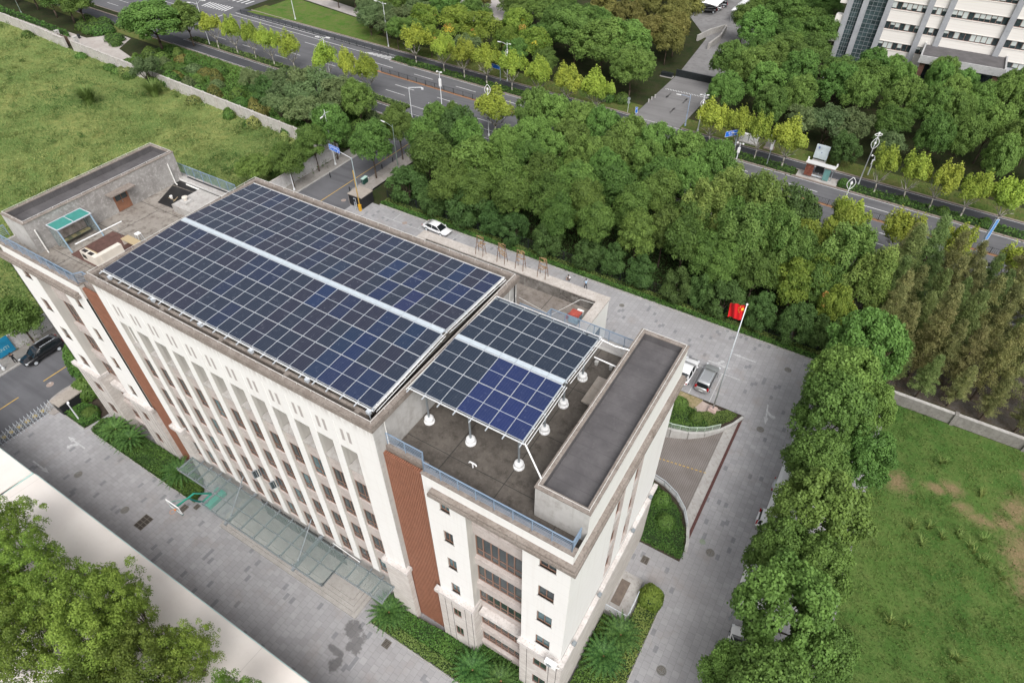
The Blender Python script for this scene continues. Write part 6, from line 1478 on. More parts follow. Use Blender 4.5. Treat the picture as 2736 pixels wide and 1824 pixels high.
TALK = dict(STAND, elL=(-.26, .06, 1.16), wrL=(-.10, .26, 1.20), elR=(.26, .05, 1.16), wrR=(.12, .27, 1.12), knL=(-.12, .02, .5), knR=(.12, .02, .5), anL=(-.13, 0, .09), anR=(.13, 0, .09))
CW, CB_, CBL, CD = mat('white_shirt', (.72, .72, .74), .85), mat('black_clothes', (.012, .012, .015), .85), mat('light_blue_shirt', (.38, .55, .72), .85), mat('dark_trousers', (.02, .022, .03), .85)
SH = mat('black_shoes', (.015, .015, .015), .5)
person(-11.1, 45.7, R(150), SQUAT, dict(top=CW, low=CD, shoe=SH), 'person in a white shirt squatting on the rear yard beside the hedge kerb')
person(-8.3, 45.2, R(70), STAND, dict(top=CBL, low=CD, shoe=SH), 'person in a pale blue shirt walking along the rear yard')
person(-61.95, -4.15, R(60), TALK, dict(top=CB_, low=CB_, shoe=SH), 'person in black standing on the pavement before the black estate car, forearms raised')
person(-31.3, -3.75, R(160), SQUAT, dict(top=mat('denim_blue', (.12, .22, .38), .9), low=CD, shoe=SH), 'person in blue crouching in the bed at the left end of the glass canopy')

# ------------------------------------------------------------------ yard objects
def thing(name, label, cat, x=0, y=0, z=0, rz=0, group=None): return tag(empty(name, (x, y, z), rz), label, cat, group)
# sliding lattice gate
o = thing('sliding_gate', 'silver folding lattice gate across the left entrance of the yard', 'gate', -50.9, -12.6)
n_ = 17
for k in range(n_):
    y = .2+k*.395; b = MB()
    for s in (-.16, .16): b.tube((s, y, .12), (s, y, 1.35), .02, 5)
    b.tube((-.16, y, 1.35), (.16, y, 1.35), .02, 5); b.tube((0, y, 1.3), (0, y, 1.62), .03, 6, 0, .015)
    if k < n_-1:
        for s in (-.16, .16):
            for z in (.3, .75): b.tube((s, y, z), (s, y+.395, z+.45), .013, 4); b.tube((s, y, z+.45), (s, y+.395, z), .013, 4)
    for s in (-.2, .2): b.lathe([(.05, 0), (.05, .12)], (s, y, 0), 8)
    b.build('lattice_bay', ALU, o)
b = MB()
for k in range(16): b.box(-51.95, -51.5, -12.9+k*.44, -12.9+(k+1)*.44-.01, 0, .06, k % 2)
tag(b.build('speed_hump', [mat('hump_black', (.02, .02, .02), .8), mat('hump_yellow', (.42, .30, .04), .7)]), 'black and yellow speed hump outside the sliding gate', 'speed hump')
SLAT = NG('black_slats', .6, .3); x_, y_, z_ = SLAT.xyz(); SLAT.out(SLAT.mix(SLAT.math('LESS_THAN', SLAT.math('FRACT', SLAT.math('DIVIDE', SLAT.math('ADD', x_, y_), .12)), .25), (.012, .012, .014), (.045, .045, .05)))
for (x0, x1, y0, y1, h, lab) in ((-50.3, -48.8, -6.0, -2.6, 1.7, 'low black-slatted gate housing with concrete top at the left entrance'), (-51.3, -48.5, 44.9, 47.6, 2.1, 'black-slatted gatehouse with flat concrete roof at the rear entrance')):
    o = thing('gatehouse', lab, 'gatehouse', x0, y0); b = MB(); b.box(0, x1-x0, 0, y1-y0, 0, h-.14); b.build('wall', SLAT.m, o); b = MB(); b.box(-.08, x1-x0+.08, -.08, y1-y0+.08, h-.14, h); b.build('roof', m_conc('gatehouse_slab', (.33, .29, .255), (.38, .34, .30), (.25, .22, .19), .8, False), o)
b = MB(); pts = [(-52.7+1.9*math.cos(t)*.9+1.6, -4.0+2.9*math.sin(t)) for t in np.linspace(math.pi*.55, math.pi*1.5, 12)]; b.prism(pts+[(-50.0, -6.6), (-49.6, -1.0)], -.02, .13); struct('kerb_island', b, m_conc('island_slabs', (.30, .27, .25), (.36, .34, .32), (.20, .18, .165), 1.4, False))
b = MB(); b.prism([(-51, 44.6), (-52.2, 45.6), (-53.4, 46.8), (-54.2, 48.6), (-54.3, 66), (-51, 66)], -.02, .13); struct('pavement', b, m_conc('rear_pavement', (.26, .235, .215), (.32, .30, .28), (.18, .16, .145), .8, False))
o = thing('barrier_gate', 'yellow parking barrier with its arm raised beside the rear gatehouse', 'barrier', -48.6, 44.35)
b = MB(); b.box(-.2, .2, -.17, .17, 0, 1.05); b.build('cabinet', mat('barrier_yellow', (.62, .33, .02), .5), o); b = MB(); b.box(-.07, .07, -.04, .04, .9, 7.2); b.build('arm', mat('barrier_arm', (.50, .31, .07), .5, noise=1, amt=.3), o)
b = MB(); b.box(-.26, .26, -.2, .2, 1.05, 1.1); b.build('lid', mat('barrier_yellow', (.62, .33, .02), .5), o)
o = thing('ladder_rack', 'grey card reader frame beside the yellow barrier', 'frame', -49.3, 44.2); b = MB()
for s in (-.2, .2): b.tube((s, 0, 0), (s, 0, 2.1), .04, 6)
for z in (.4, .8, 1.2, 1.6, 2.05): b.box(-.2, .2, -.03, .03, z, z+.06)
b.build('frame', ALU, o); b = MB(); b.box(-.18, .18, -.12, .12, 1.6, 2.0); b.build('reader_box', FENCE, o)
# basketball stand
o = thing('basketball_stand', 'green basketball stand leaning out from beneath the glass canopy', 'basketball hoop', -25.4, -4.6)
b = MB(); b.box(-.6, .6, -.9, 1.2, .06, .5); b.build('base', GREENT, o); b = MB()
b.path([(0, -.6, .45), (0, -1.4, 1.9), (0, -1.75, 2.7)], .11, 4); b.build('strut', GREEND, o); b = MB(); b.path([(0, .6, .5), (0, -1.2, 2.95), (0, -2.0, 3.05), (0, -3.2, 3.3)], .09, 4); b.build('arm', GREENT, o)
b = MB(); b.path([(0, -1.9, 3.0), (.55, -3.2, 3.7)], .025, 5); b.path([(0, -1.9, 3.0), (-.55, -3.2, 3.7)], .025, 5); b.path([(0, .9, .5), (0, -1.2, 2.9)], .03, 5); b.build('brace', GREENT, o)
b = MB(); b.box(-.9, .9, -3.30, -3.26, 2.9, 3.95); bd_ = b.build('backboard', m_glass('board_glass', (.45, .52, .52), .1, .25), o); b = MB(); b.box(-.93, .93, -3.33, -3.24, 3.93, 4.0); b.box(-.93, -.88, -3.33, -3.24, 2.87, 3.95); b.box(.88, .93, -3.33, -3.24, 2.87, 3.95); b.box(-.93, .93, -3.33, -3.24, 2.84, 2.9, 0); b.build('frame', PWHITE, bd_)
b = MB(); b.box(-.95, .95, -3.34, -3.22, 2.76, 2.86); b.build('board_padding', GREEND, bd_)
b = MB(); rim = [(.23*math.cos(t), -3.63+.23*math.sin(t), 3.05) for t in np.linspace(0, 2*math.pi, 17)]; b.path(rim, .014, 5); b.box(-.09, .09, -3.42, -3.3, 2.97, 3.08); b.build('ring', mat('orange_ring', (.75, .25, .05), .5), o)
o.location = (-25.3, -4.75, 0)
# manholes and gratings
MH = NG('cast_iron_cover', .6, .4); n1 = MH.noise(7, 4, .7); MH.out(MH.mix(MH.rng(n1, .4, .7), (.13, .12, .105), (.22, .195, .165)))
def cover(x, y, r, label, m=MH.m):
    b = MB(); b.lathe([(r, 0), (r, .008)], (0, 0, 0), 24); o = b.build('manhole_cover', m); o.location = (x, y, .006); tag(o, label, 'manhole cover', 'manhole covers'); b = MB()
    for q in (.9, .6, .3):
        P = [(r*q*math.cos(t), r*q*math.sin(t), .01) for t in np.linspace(0, 2*math.pi, 21)]; b.path(P, .012, 3)
    b.build('rim', STEEL, o)
MHP = mat('pinkish_cover', (.34, .26, .22), .8, noise=5, amt=.2)
for (x, y, r, l_) in ((-40.1, -10, .42, 'manhole cover on the front yard left of the basketball stand'), (-32.1, -10.1, .42, 'manhole cover on the front yard next to the large square grate'), (19.6, 15.9, .42, 'manhole cover on the side yard near the foot of the ramp'), (19.6, 3.6, .42, 'manhole cover at the bottom of the side yard'), (19.5, 33.1, .42, 'manhole cover beside the top end of the brown drain'), (19.8, 44.0, .42, 'dark manhole cover at the rear corner of the yard by the camphors'), (-2.5, 44.6, .36, 'faint manhole cover behind the annex near the rear kerb'), (18.6, 16.6, .3, 'small pale green cover beside the side yard manhole')): cover(x, y, r, l_, MH.m if r > .31 else mat('pale_green_cover', (.24, .28, .2), .8))
for (x, y, l_) in ((-55.0, -4.1, 'pinkish round cover on the side street by the kerb island'), (-53.1, 45.3, 'pinkish round cover on the side street by the rear gatehouse'), (-40.2, 45.2, 'round cover in the rear parking bays left of the white sedan')): cover(x, y, .42, l_, MHP)
def grate(x, y, w_, l_, label, n_=6):
    o = thing('drain_grate', label, 'drain grate', x, y, .004, group='drain grates'); b = MB(); ring(b, -w_/2, w_/2, -l_/2, l_/2, .05, 0, .012); b.build('frame', MH.m, o); b = MB(); b.box(-w_/2+.05, w_/2-.05, -l_/2+.05, l_/2-.05, 0, .003); b.build('pit', mat('grate_pit', (.055, .045, .038), .9), o); b = MB()
    for k in range(1, n_): y_ = -l_/2+l_*k/n_; b.box(-w_/2+.05, w_/2-.05, y_-.02, y_+.02, .003, .011)
    b.box(-.02, .02, -l_/2, l_/2, .003, .011); b.build('bar', MH.m, o)
grate(-29.3, -10.0, 1.15, 1.5, 'large rusty sectioned grate on the front yard', 4); grate(-27.2, -6.9, .7, .8, 'square drain grate below the basketball arm'); grate(-1.3, -6.6, .7, .7, 'square drain grate before the right pier'); grate(14.6, 12.0, .7, .8, 'square drain grate between the ramp hedge and the side landing'); grate(-26.2, -6.1, .55, .6, 'small drain grate by the foot of the basketball stand')
WETM = NG('wet_granite', .35, .4); nn = WETM.noise(1.6, 6, .75); dm = None
for (a, b_, c, d) in ((-4.5, -7.2, .95, .75), (-3.5, -8.0, .7, .9), (-4.6, -9.3, .9, .35), (-3.9, -10.1, .55, .7)):
    v = WETM.vm('MULTIPLY', WETM.vm('SUBTRACT', WETM.pos, (a, b_, 0)), (1/c, 1/d, 0)); q = WETM.n.new("ShaderNodeVectorMath"); q.operation = 'LENGTH'; WETM.l.new(v, q.inputs[0]); dm = q.outputs['Value'] if dm is None else WETM.math('MINIMUM', dm, q.outputs['Value'])
WETM.l.new(WETM.rng(WETM.math('ADD', dm, WETM.math('MULTIPLY', WETM.math('SUBTRACT', nn, .5), 2.4)), 1.05, .8, 0, .42), WETM.b.inputs['Alpha']); WETM.out((.12, .115, .115, 1))
b = MB().quad((-6.5, -11.5, .006), (-2, -11.5, .006), (-2, -5.97, .006), (-6.5, -5.97, .006)); struct('wet_patch', b, WETM.m)

# small side landing with railing, air conditioner
o = thing('side_landing', 'small concrete landing with steel railing at the right end wall', 'landing', 13.4, 5.6); b = MB(); b.box(0, 2.1, 0, 3.5, 0, .45); b.build('slab', CONC, o); b = MB(); b.box(.15, 1.0, .9, 3.4, .45, .48); b.build('mat', mat('brown_mat', (.15, .12, .10), .95, noise=3, amt=.2), o)
railing([(0, .05), (2.05, .05), (2.05, 2.6)], .45, .95, o, ALU, 4, .9); b = MB()
for i in range(3): b.box(0, 1.9, 3.5+.3*i, 3.8+.3*i, 0, .33-.11*i)
b.build('step', CONC, o)
o = thing('air_conditioner', 'white air conditioner unit on the base cap of the right wing corner', 'air conditioner', 12.75, -3.75, 8.9); b = MB(); b.box(-.45, .45, -.17, .17, 0, .62); b.build('casing', PWHITE, o, bevel=.03); b = MB(); b.lathe([(.22, 0), (.22, .01)], (0, 0, 0), 16); f_ = b.build('fan_grille', STEEL, o); f_.rotation_euler = (R(90), 0, 0); f_.location = (-.08, -.172, .3)
b = MB(); b.path([(.4, 0, .1), (.62, .1, .0), (.6, .3, -.1)], .04, 6); b.build('pipe', PIPE, o)

# ------------------------------------------------------------------ roof objects
o = thing('smoking_shelter', 'small teal-roofed glass shelter with bench on the left wing roof', 'shelter', -40.55, -.05, 22.9)
b = MB(); b.box(0, 1.6, 0, 3.15, 2.2, 2.24); b.build('roof', mat('teal_polycarbonate', (.05, .25, .22), .3, noise=2, amt=.15), o); b = MB(); ring(b, -.05, 1.65, -.05, 3.2, .08, 2.18, 2.27); b.box(.0, 1.6, 1.54, 1.6, 2.24, 2.27); b.build('roof_frame', ALUW, o)
for (x, y) in ((.05, .05), (.05, 3.1), (.05, 1.57)): b = MB(); b.box(x-.04, x+.04, y-.04, y+.04, 0, 2.2); b.build('post', STEEL, o)
for y in (.05, 3.1): b = MB(); b.tube((1.5, y, 2.2), (2.0, y, 0), .07, 4); b.build('post', mat('light_blue_post', (.28, .40, .50), .4), o)
b = MB(); b.box(.02, .04, .1, 3.05, .2, 2.1); b.box(.1, 1.45, .03, .05, .2, 2.1); b.box(.1, 1.45, 3.1, 3.12, .2, 2.1); b.build('glass', m_glass('shelter_glass', (.35, .42, .42), .08, .35), o)
b = MB(); b.box(.2, .75, .25, 2.9, .42, .48); 
b.build('bench', mat('shelter_bench', (.16, .17, .11), .7), o); b = MB()
for i, y in enumerate((.4, 1.2, 2.0, 2.5)): b.box(.3, .7, y, y+.42, .48, .5)
b.build('newspaper', mat('old_paper', (.38, .33, .18), .9), o)
b = MB(); b.box(.06, .14, .3, 2.9, .5, 1.5); b.build('poster_back', mat('faded_poster', (.32, .28, .26), .9, noise=2.5, amt=.5), o)
b = MB(); b.prism([(-38.3, -.25), (-34.6, -.2), (-34.5, 3.4), (-36.8, 4.0), (-38.4, 3.9)], 22.9, 22.98); tag(b.build('roof_decking', WOODD), 'red-brown timber decking before the roof shelter', 'decking')
o = thing('planter_box', 'L-shaped cream planter box with cut-out panels on the left wing roof', 'planter', -36.6, -.1, 22.95); b = MB(); b.box(0, 2.2, 0, .5, 0, .95); b.box(1.75, 2.25, .5, 2.5, 0, .95); b.build('box', CREAM, o); b = MB(); b.box(.15, .75, -.005, 0, .3, .7); b.box(.1, .75, .08, .42, .951, .955); b.box(.95, 1.6, .08, .42, .951, .955); b.build('cut_out', mat('black_graphic', (.03, .025, .025), .8, noise=9, amt=.9), o); b = MB(); b.box(.0, 1.7, .5, .62, .85, .95); b.build('wood_edge', mat('light_wood', (.42, .33, .2), .7), o)
o = thing('roof_desk', 'small worn wooden desk on the left wing roof next to the solar roof', 'desk', -35.6, 3.05, 22.95); b = MB(); b.box(0, 1.9, 0, .75, .62, .67); b.build('top', mat('light_wood', (.42, .33, .2), .7), o); b = MB(); b.box(.05, .12, .05, .7, 0, .62); b.box(1.75, 1.82, .05, .7, 0, .62); b.build('leg', CREAM, o)
o = thing('metal_stool', 'white-topped tall metal stool behind the roof desk', 'stool', -34.6, 4.2, 22.93); b = MB(); b.box(-.22, .22, -.22, .22, .9, .97); b.build('seat', PWHITE, o); b = MB()
for s in (-1, 1):
    for t in (-1, 1): b.tube((s*.18, t*.18, .9), (s*.26, t*.26, 0), .025, 5)
b.build('leg', ALU, o)
o = thing('washing_rail', 'long thin white rail held on two wire posts over the decking', 'rail', -36.7, 0, 22.93); b = MB(); b.tube((0, -.1, 1.6), (.25, 4.2, 1.6), .05, 8); b.build('rail', PWHITE, o); b = MB()
for y in (.4, 3.7): b.tube((.1, y, 1.58), (.1, y, 0), .012, 4); b.tube((.3, y, 0), (-.1, y, 0), .02, 4)
b.build('post', STEEL, o)
o = thing('tank_slab', 'raised pale concrete slab with a stubby vent on the left wing roof', 'roof slab', -36.4, 9.1, 22.9); b = MB(); b.box(0, 2.9, 0, 3.3, 0, .8); b.build('slab', CONC, o); b = MB(); b.box(.5, 1.4, .6, 1.4, .8, 1.05); b.build('plinth', CONCL, o); b = MB(); b.lathe([(.16, 1.05), (.16, 1.3), (.28, 1.32), (.26, 1.42), (.05, 1.48)], (.95, 1.0, 0), 14); b.build('vent', CREAM, o)
b = MB().quad((-40.8, 12.3, 22.945), (-33.5, 12.6, 22.945), (-33.5, 14.2, 22.945), (-40.8, 14.2, 22.945)).quad((-39.2, 9.3, 22.92), (-36.5, 9.4, 22.92), (-36.5, 12.45, 22.92), (-40.7, 12.2, 22.92)); tag(b.build('tar_patch', BLACKM, B), 'glossy black tar patch on the left roof')
b = MB(); b.path([(-39.3, 12.9, 23.1), (-36.2, 12.8, 23.15)], .09, 8); tag(b.build('roof_pipe', PIPE), 'thick white pipe on the black tar at the back of the left roof', 'pipe')
o = thing('broken_stool', 'small pale junk of sticks and a bucket on the black tar of the left roof', 'rubbish', -37.9, 10.2, 22.93); b = MB(); b.tube((0, 0, .05), (.5, .3, .55), .03, 5); b.tube((0, .2, .05), (-.3, -.2, .5), .025, 5); b.build('stick', mat('light_wood', (.42, .33, .2), .7), o); b = MB(); b.lathe([(.12, 0), (.16, .3)], (-.7, .3, 0), 10); b.build('bucket', PIPE, o)
o = thing('hatch_slab', 'plain pale concrete bench slab beside the right penthouse', 'slab', 8.25, 7.6, 22.9); b = MB(); b.box(0, .75, 0, 2.7, .3, .4); b.build('slab', m_conc('tan_slab', (.33, .29, .25), (.38, .34, .30), (.28, .24, .2), .8, False), o); b = MB(); b.box(.1, .65, .2, .5, 0, .3); b.box(.1, .65, 2.2, 2.5, 0, .3); b.build('foot', CONC, o)
o = thing('vent_pipe', 'white T-shaped vent pipe on the dark roof before the small solar roof', 'vent pipe', 4.8, .35-.9, 22.9); b = MB(); b.tube((0, 0, 0), (0, 0, .42), .055, 8); b.path([(-.28, 0, .32), (-.2, 0, .45), (.2, 0, .45), (.28, 0, .32)], .055, 8); b.build('pipe', PWHITE, o)
for i, (x, y) in enumerate(((7.5, 11.6), (8.6, 11.7))):
    b = MB(); b.box(-.1, .1, -.1, .1, 0, .3); b.box(-.13, .13, -.13, .13, .3, .36); o = b.build('roof_stub', CONCL); o.location = (x, y, 22.9); tag(o, ['left', 'right'][i]+' of two little concrete stubs behind the small solar roof', 'stub', 'roof stubs')
o = thing('roof_machine', 'rusty red and pale blue machine box on the annex roof', 'machine', 1.75, 18.6, 19.1); b = MB(); b.box(0, .9, 0, .8, 0, .8); b.build('casing', mat('pale_blue_casing', (.30, .42, .50), .6, noise=4, amt=.3), o); b = MB(); b.box(-.03, .93, -.03, .83, .8, .86); b.build('lid', mat('red_lid', (.36, .07, .05), .6, noise=4, amt=.4), o); b = MB(); b.box(.3, .9, .9, 1.2, 0, .75); b.build('side_box', PIPE, o); b = MB(); b.tube((-.35, .3, 0), (-.1, .3, .55), .14, 8); b.build('drum', mat('red_lid', (.36, .07, .05), .6), o)
for i, x in enumerate((-9.25, -6.85, -4.85, -2.5)):
    o = thing('sign_frame', 'rusty frame of a lost rooftop letter on the annex parapet, %s from the left' % ORD[i], 'sign frame', x, 21.5, 20.36, group='rusty letter frames'); b = MB(); r_ = random.Random(i)
    for s in (-.42, .42):
        b.tube((s, -.28, 0), (s*.8, .0, 2.0), .028, 5); b.tube((s, .3, 0), (s*.8, .0, 2.0), .028, 5); b.tube((s, -.28, .7), (s, .22, .7), .018, 4)
    b.build('leg', RUST, o); b = MB()
    for k in range(9): z = .9+r_.random()*1.2; x0 = r_.uniform(-.45, .1); b.tube((x0, -.05, z), (x0+r_.uniform(.2, .6), -.05+r_.uniform(-.1, .1), z+r_.uniform(-.25, .25)), .035, 4)
    b.tube((-.4, 0, 2.0), (.4, 0, 2.0), .03, 5); b.tube((-.38, 0, 1.2), (.38, 0, 1.2), .03, 5); b.build('letter_stroke', mat('gilt_rust', (.34, .22, .11), .7, noise=7, amt=.5), o)
b = MB(); b.path([(-.3, 13.6, 24.5), (.8, 17, 20.6), (1.8, 20.7, 20.1), (3.2, 20.6, 20.3)], .02, 5); tag(b.build('loose_cable', PIPE), 'loose pale cable drooping over the annex roof', 'cable')

# ------------------------------------------------------------------ white shed roof in the foreground
o = thing('shed', 'long plain off-white shed roof crossing the bottom left corner', 'shed', -39.2, -12.9)
WR = NG('shed_membrane', .6, .3); x_, y_, z_ = WR.xyz(); cc = WR.mix(WR.rng(WR.noise(.25, 5, .6), .35, .7), (.66, .61, .57), (.73, .69, .65)); cc = WR.mix(WR.math('MULTIPLY', WR.math('LESS_THAN', WR.math('FRACT', WR.math('DIVIDE', WR.math('ADD', x_, 7.9), 15.2)), .003), .5), cc, (.4, .37, .34)); WR.out(WR.mix(WR.math('MULTIPLY', WR.rng(WR.noise(3, 5, .7), .55, .8), .3), cc, (.55, .50, .45)))
b = MB(); b.quad((0, 0, 4.3), (44, 0, 4.3), (44, -9, 5.0), (0, -9, 5.0)); b.quad((44, -9, 5.0), (44, -18, 4.3), (0, -18, 4.3), (0, -9, 5.0)); r_ = b.build('roof', WR.m, o); s_ = r_.modifiers.new('t', 'SOLIDIFY'); s_.thickness = .12
b = MB(); b.box(0, 44, 0, .09, 4.18, 4.34); b.build('gutter', mat('pale_cyan_gutter', (.45, .62, .60), .5), o)
b = MB()
for k in range(9):
    for y in (-1.2, -16.8): b.tube((.5+k*5.4, y, 0), (.5+k*5.4, y, 4.3), .09, 8)
b.build('post', STEEL, o); b = MB(); b.box(0.2, 43.8, -16.9, -16.7, 0, 4.2); b.build('back_wall', CONC, o)
o = thing('shed', 'higher end bay of the off-white shed roof at the left edge', 'shed', -51, -13.1); b = MB(); b.quad((-14, .1, 4.55), (11.7, .1, 4.55), (11.7, -9, 5.2), (-14, -9, 5.2)); b.quad((11.7, -9, 5.2), (11.7, -18, 4.6), (-14, -18, 4.6), (-14, -9, 5.2)); r_ = b.build('roof', WR.m, o); s_ = r_.modifiers.new('t', 'SOLIDIFY'); s_.thickness = .12
b = MB(); b.box(-14, 11.7, .1, .18, 4.42, 4.58); b.box(11.7, 11.78, -9, .18, 4.4, 4.6); b.build('gutter', mat('pale_cyan_gutter', (.45, .62, .60), .5), o); b = MB()
for x in (-9, -4, 1, 6, 11.3): b.tube((x, -1, 0), (x, -1, 4.5), .09, 8)
b.build('post', STEEL, o)

# ------------------------------------------------------------------ street furniture
POLE = mat('pale_pole_paint', (.62, .64, .66), .4)
def lamp(x, y, h, arms, label, rz=0, leaf=False, group='street lamps', m=POLE, name='street_lamp', z=0):
    o = thing(name, label, 'street lamp', x, y, z, rz, group); b = MB(); b.tube((0, 0, 0), (0, 0, h), .10, 8, 0, .055); b.lathe([(.18, 0), (.18, .4), (.1, .5)], (0, 0, 0), 8); b.build('pole', m, o)
    for (dx, dy, dz, l_) in arms:
        b = MB(); b.path([(0, 0, h-.5), (dx*.6, dy*.6, h-.5+dz*.8), (dx, dy, h-.5+dz)], .035, 6); ar = b.build('arm', m, o); d = Vector((dx, dy, 0)).normalized(); p = Vector((dx, dy, h-.5+dz)); q = p+d*l_
        b = MB(); n_ = Vector((-d.y, d.x, 0))*.13
        b.quad(p-n_, q-n_*.6, q+n_*.6, p+n_); u = Vector((0, 0, -.09)); b.quad(p+n_+u, q+n_*.6+u, q-n_*.6+u, p-n_+u); b.quad(p-n_+u, q-n_*.6+u, q-n_*.6, p-n_); b.quad(p+n_, q+n_*.6, q+n_*.6+u, p+n_+u); b.quad(q-n_*.6+u, q+n_*.6+u, q+n_*.6, q-n_*.6)
        b.build('lamp_head', PWHITE, ar)
    if leaf:
        for (z0, hh, ww) in leaf:
            b = MB(); L1 = [(ww*math.sin(math.pi*t), 0, z0+hh*t) for t in np.linspace(0, 1, 11)]; b.path(L1, .045, 5); b.path([(-p[0], 0, p[2]) for p in L1], .045, 5); lf = b.build('leaf_hoop', PWHITE, o); b = MB(); b.lathe([(.05, 0), (.16, .12), (.16, .4), (.05, .5)], (0, 0, z0+hh*.4), 10); b.build('lamp_head', PWHITE, lf)
    return o
lamp(-130.4, 82.4, 10, [(1.6, 0, .9, .9), (-1.6, 0, .3, .9)], 'twin-arm lamp rising through the big trees at the top left', R(20))
lamp(-91.9, 104.4, 10.2, [(-1.6, 0, .5, .9), (.6, 0, .2, .3)], 'tall lamp on the far lawn verge by the start of the tree row', R(5))
lamp(-55.8, 101.5, 8.2, [(-1.5, 0, .4, .8), (.5, 0, .3, .4)], 'lamp among the far planes with a leaf-shaped hoop', R(5), [(5.2, 1.7, .5)])
lamp(-126.5, 107.5, 12, [(-1.4, 0, .4, .8)], 'tall thin lamp on the bright lawn island at the top')
lamp(-88.5, 80.6, 9.6, [(-.9, 0, .5, 1.0), (.9, 0, .7, .9)], 'lamp with splayed white arms in the left near-median plane row', R(10))
lamp(-45.0, 77.2, 9.3, [], 'lamp with leaf hoop standing in the lone yellow-green plane', R(30), [(8.0, 1.9, .55)])
lamp(-17.3, 75.3, 9.6, [], 'leaf-hoop lamp poking above the belt opposite the gate road', R(35), [(8.4, 1.9, .55)])
lamp(18.07, 77.0, 9.0, [], 'leaning-looking white lamp with leaf hoop and ring before the avenue fence', R(30), [(7.6, 2.0, .6)])
b = MB(); b.path([(18.07+.45*math.cos(t), 77.0+.45*math.sin(t), 6.2) for t in np.linspace(0, 6.283, 17)], .045, 5); rg = tag(b.build('ring', PWHITE), None); rg.parent = [o for o in col.objects if o.get('label', '').startswith('leaning-looking')][0]; rg.matrix_parent_inverse = Matrix.Translation((18.07, 77.0, 0)) @ Matrix.Rotation(R(30), 4, 'Z'); rg.matrix_parent_inverse = rg.matrix_parent_inverse.inverted()
lamp(18.9, 94.2, 9.6, [], 'tallest white lamp with hoop and ring, just right of the bus shelter', R(30), [(6.6, 2.1, .6), (8.9, .5, .6)])
lamp(-11.4, 99.6, 7.4, [(.4, 0, .3, .4), (-.5, 0, .3, .4)], 'hooped white lamp right of the gate road beside the planes', R(20), [(4.8, 1.5, .45)])
lamp(-14.3, 100.6, 6.2, [(-1.8, -.2, .2, .9)], 'grey lamp bending over the gate road mouth', 0, m=mat('blue_grey_pole', (.30, .38, .52), .4))
lamp(-62.3, 43.3, 5.0, [(-.2, 0, .5, .2)], 'camera pole on the pavement left of the side street, beside a green tree')
lamp(-62.4, 53.5, 10.2, [(.2, .9, -.2, .9), (-.1, -.8, -.3, .7)], 'white twin-arm lamp above the trees left of the side street', R(20))
lamp(-51.8, 58.1, 8.3, [(-1.8, .2, .5, 1.0)], 'lamp right of the side street leaning its arm over the road', 0, m=mat('dull_green_pole', (.22, .28, .24), .5))
lamp(-195.8, 72.6, 4.2, [(-1.2, 0, .2, .6), (.3, 0, .3, .4)], 'camera pole beside the park path at the top left', 0, m=mat('dull_green_pole', (.22, .28, .24), .5))
lamp(-46.5, -5.6, 3.0, [(-.25, .1, .4, .35)], 'short camera pole in the bed by the left gatehouse', 0, group=None)
lamp(-62.1, -5.6, 2.8, [(0, .3, .2, .2)], 'short white post on the pavement before the blue banner', 0, group=None, name='camera_post')
def campole(x, y, h, label, dark=False):
    o = thing('camera_pole', label, 'camera pole', x, y, .1, group='roadside camera poles'); b = MB(); b.tube((0, 0, 0), (0, 0, h), .10, 8, 0, .07); b.build('pole', STEEL if dark else POLE, o); b = MB(); b.tube((-.5, 0, h-.1), (.5, 0, h-.1), .03, 6); b.box(-.62, -.38, -.2, .1, h-.15, h+.05); b.box(.38, .62, -.2, .1, h-.15, h+.05); b.build('camera', PWHITE, o); b = MB(); b.box(-.22, .22, -.15, .2, h*.55, h*.78); b.build('box', PWHITE, o)
campole(3.7, 92.9, 5.6, 'grey pole with white cameras left of the bus shelter', True); campole(19.7, 98.6, 3.6, 'white camera pole with a box behind the tallest lamp'); campole(-61.2, 84.2-.0, 6.6, 'white camera pole before the left plane row at the avenue'); campole(-1.2, 90.6, 4.0, 'white camera pole rising from the avenue edge below the planes')
o = thing('traffic_camera_arm', 'white bent camera arm painted against the avenue lanes', 'camera arm', -62.5, 75.9, .1); b = MB(); b.path([(0, 0, 0), (0, 0, 6.0), (2.4, 1.0, 6.2)], .07, 6); b.box(2.3, 2.7, .85, 1.2, 5.8, 6.1); b.build('pole', POLE, o)
# blue road signs
def sign(x, y, z, w_, h, rz, lines, label, px_, py_, hz, m=BLUES, arm=None, th=.06, name='road_sign', group='blue road signs'):
    o = thing(name, label, 'road sign', px_, py_, 0, 0, group); b = MB(); b.tube((0, 0, 0), (0, 0, hz), .10, 8, 0, .07); b.build('pole', mat('grey_green_pole', (.33, .40, .42), .4), o)
    if arm: b = MB(); b.tube((0, 0, hz-.1), (x-px_, y-py_, z), .05, 6); b.build('arm', POLE, o)
    T = Matrix.Translation((x-px_, y-py_, z)) @ Matrix.Rotation(rz, 4, 'Z') @ Matrix.Rotation(R(90), 4, 'X')
    b = MB(); b.box(-w_/2, w_/2, -h/2, h/2, -th/2, th/2); p = b.build('panel', m, o); p.matrix_local = T
    b = MB(); ring(b, -w_/2, w_/2, -h/2, h/2, .04, th/2, th/2+.008); b.build('border', PWHITE, p)
    for (s, sz, u, v) in lines: textmesh(s, sz, PWHITE, p, 'lettering', Matrix.Translation((u, v, th/2+.006)))
    return o
sign(-54.55, 46.9, 8.1, 2.5, .95, R(-6), [('学校路段', .34, 0, .12), ('(', .85, -.78, .0), (')', .85, .78, .0), ('北', .26, -1.08, .05), ('东', .26, 1.08, -.02), ('Xuexiao Lu', .15, 0, -.22)], 'blue street name sign on a long arm over the side street', -51.1, 46.9, 7.5, arm=True)
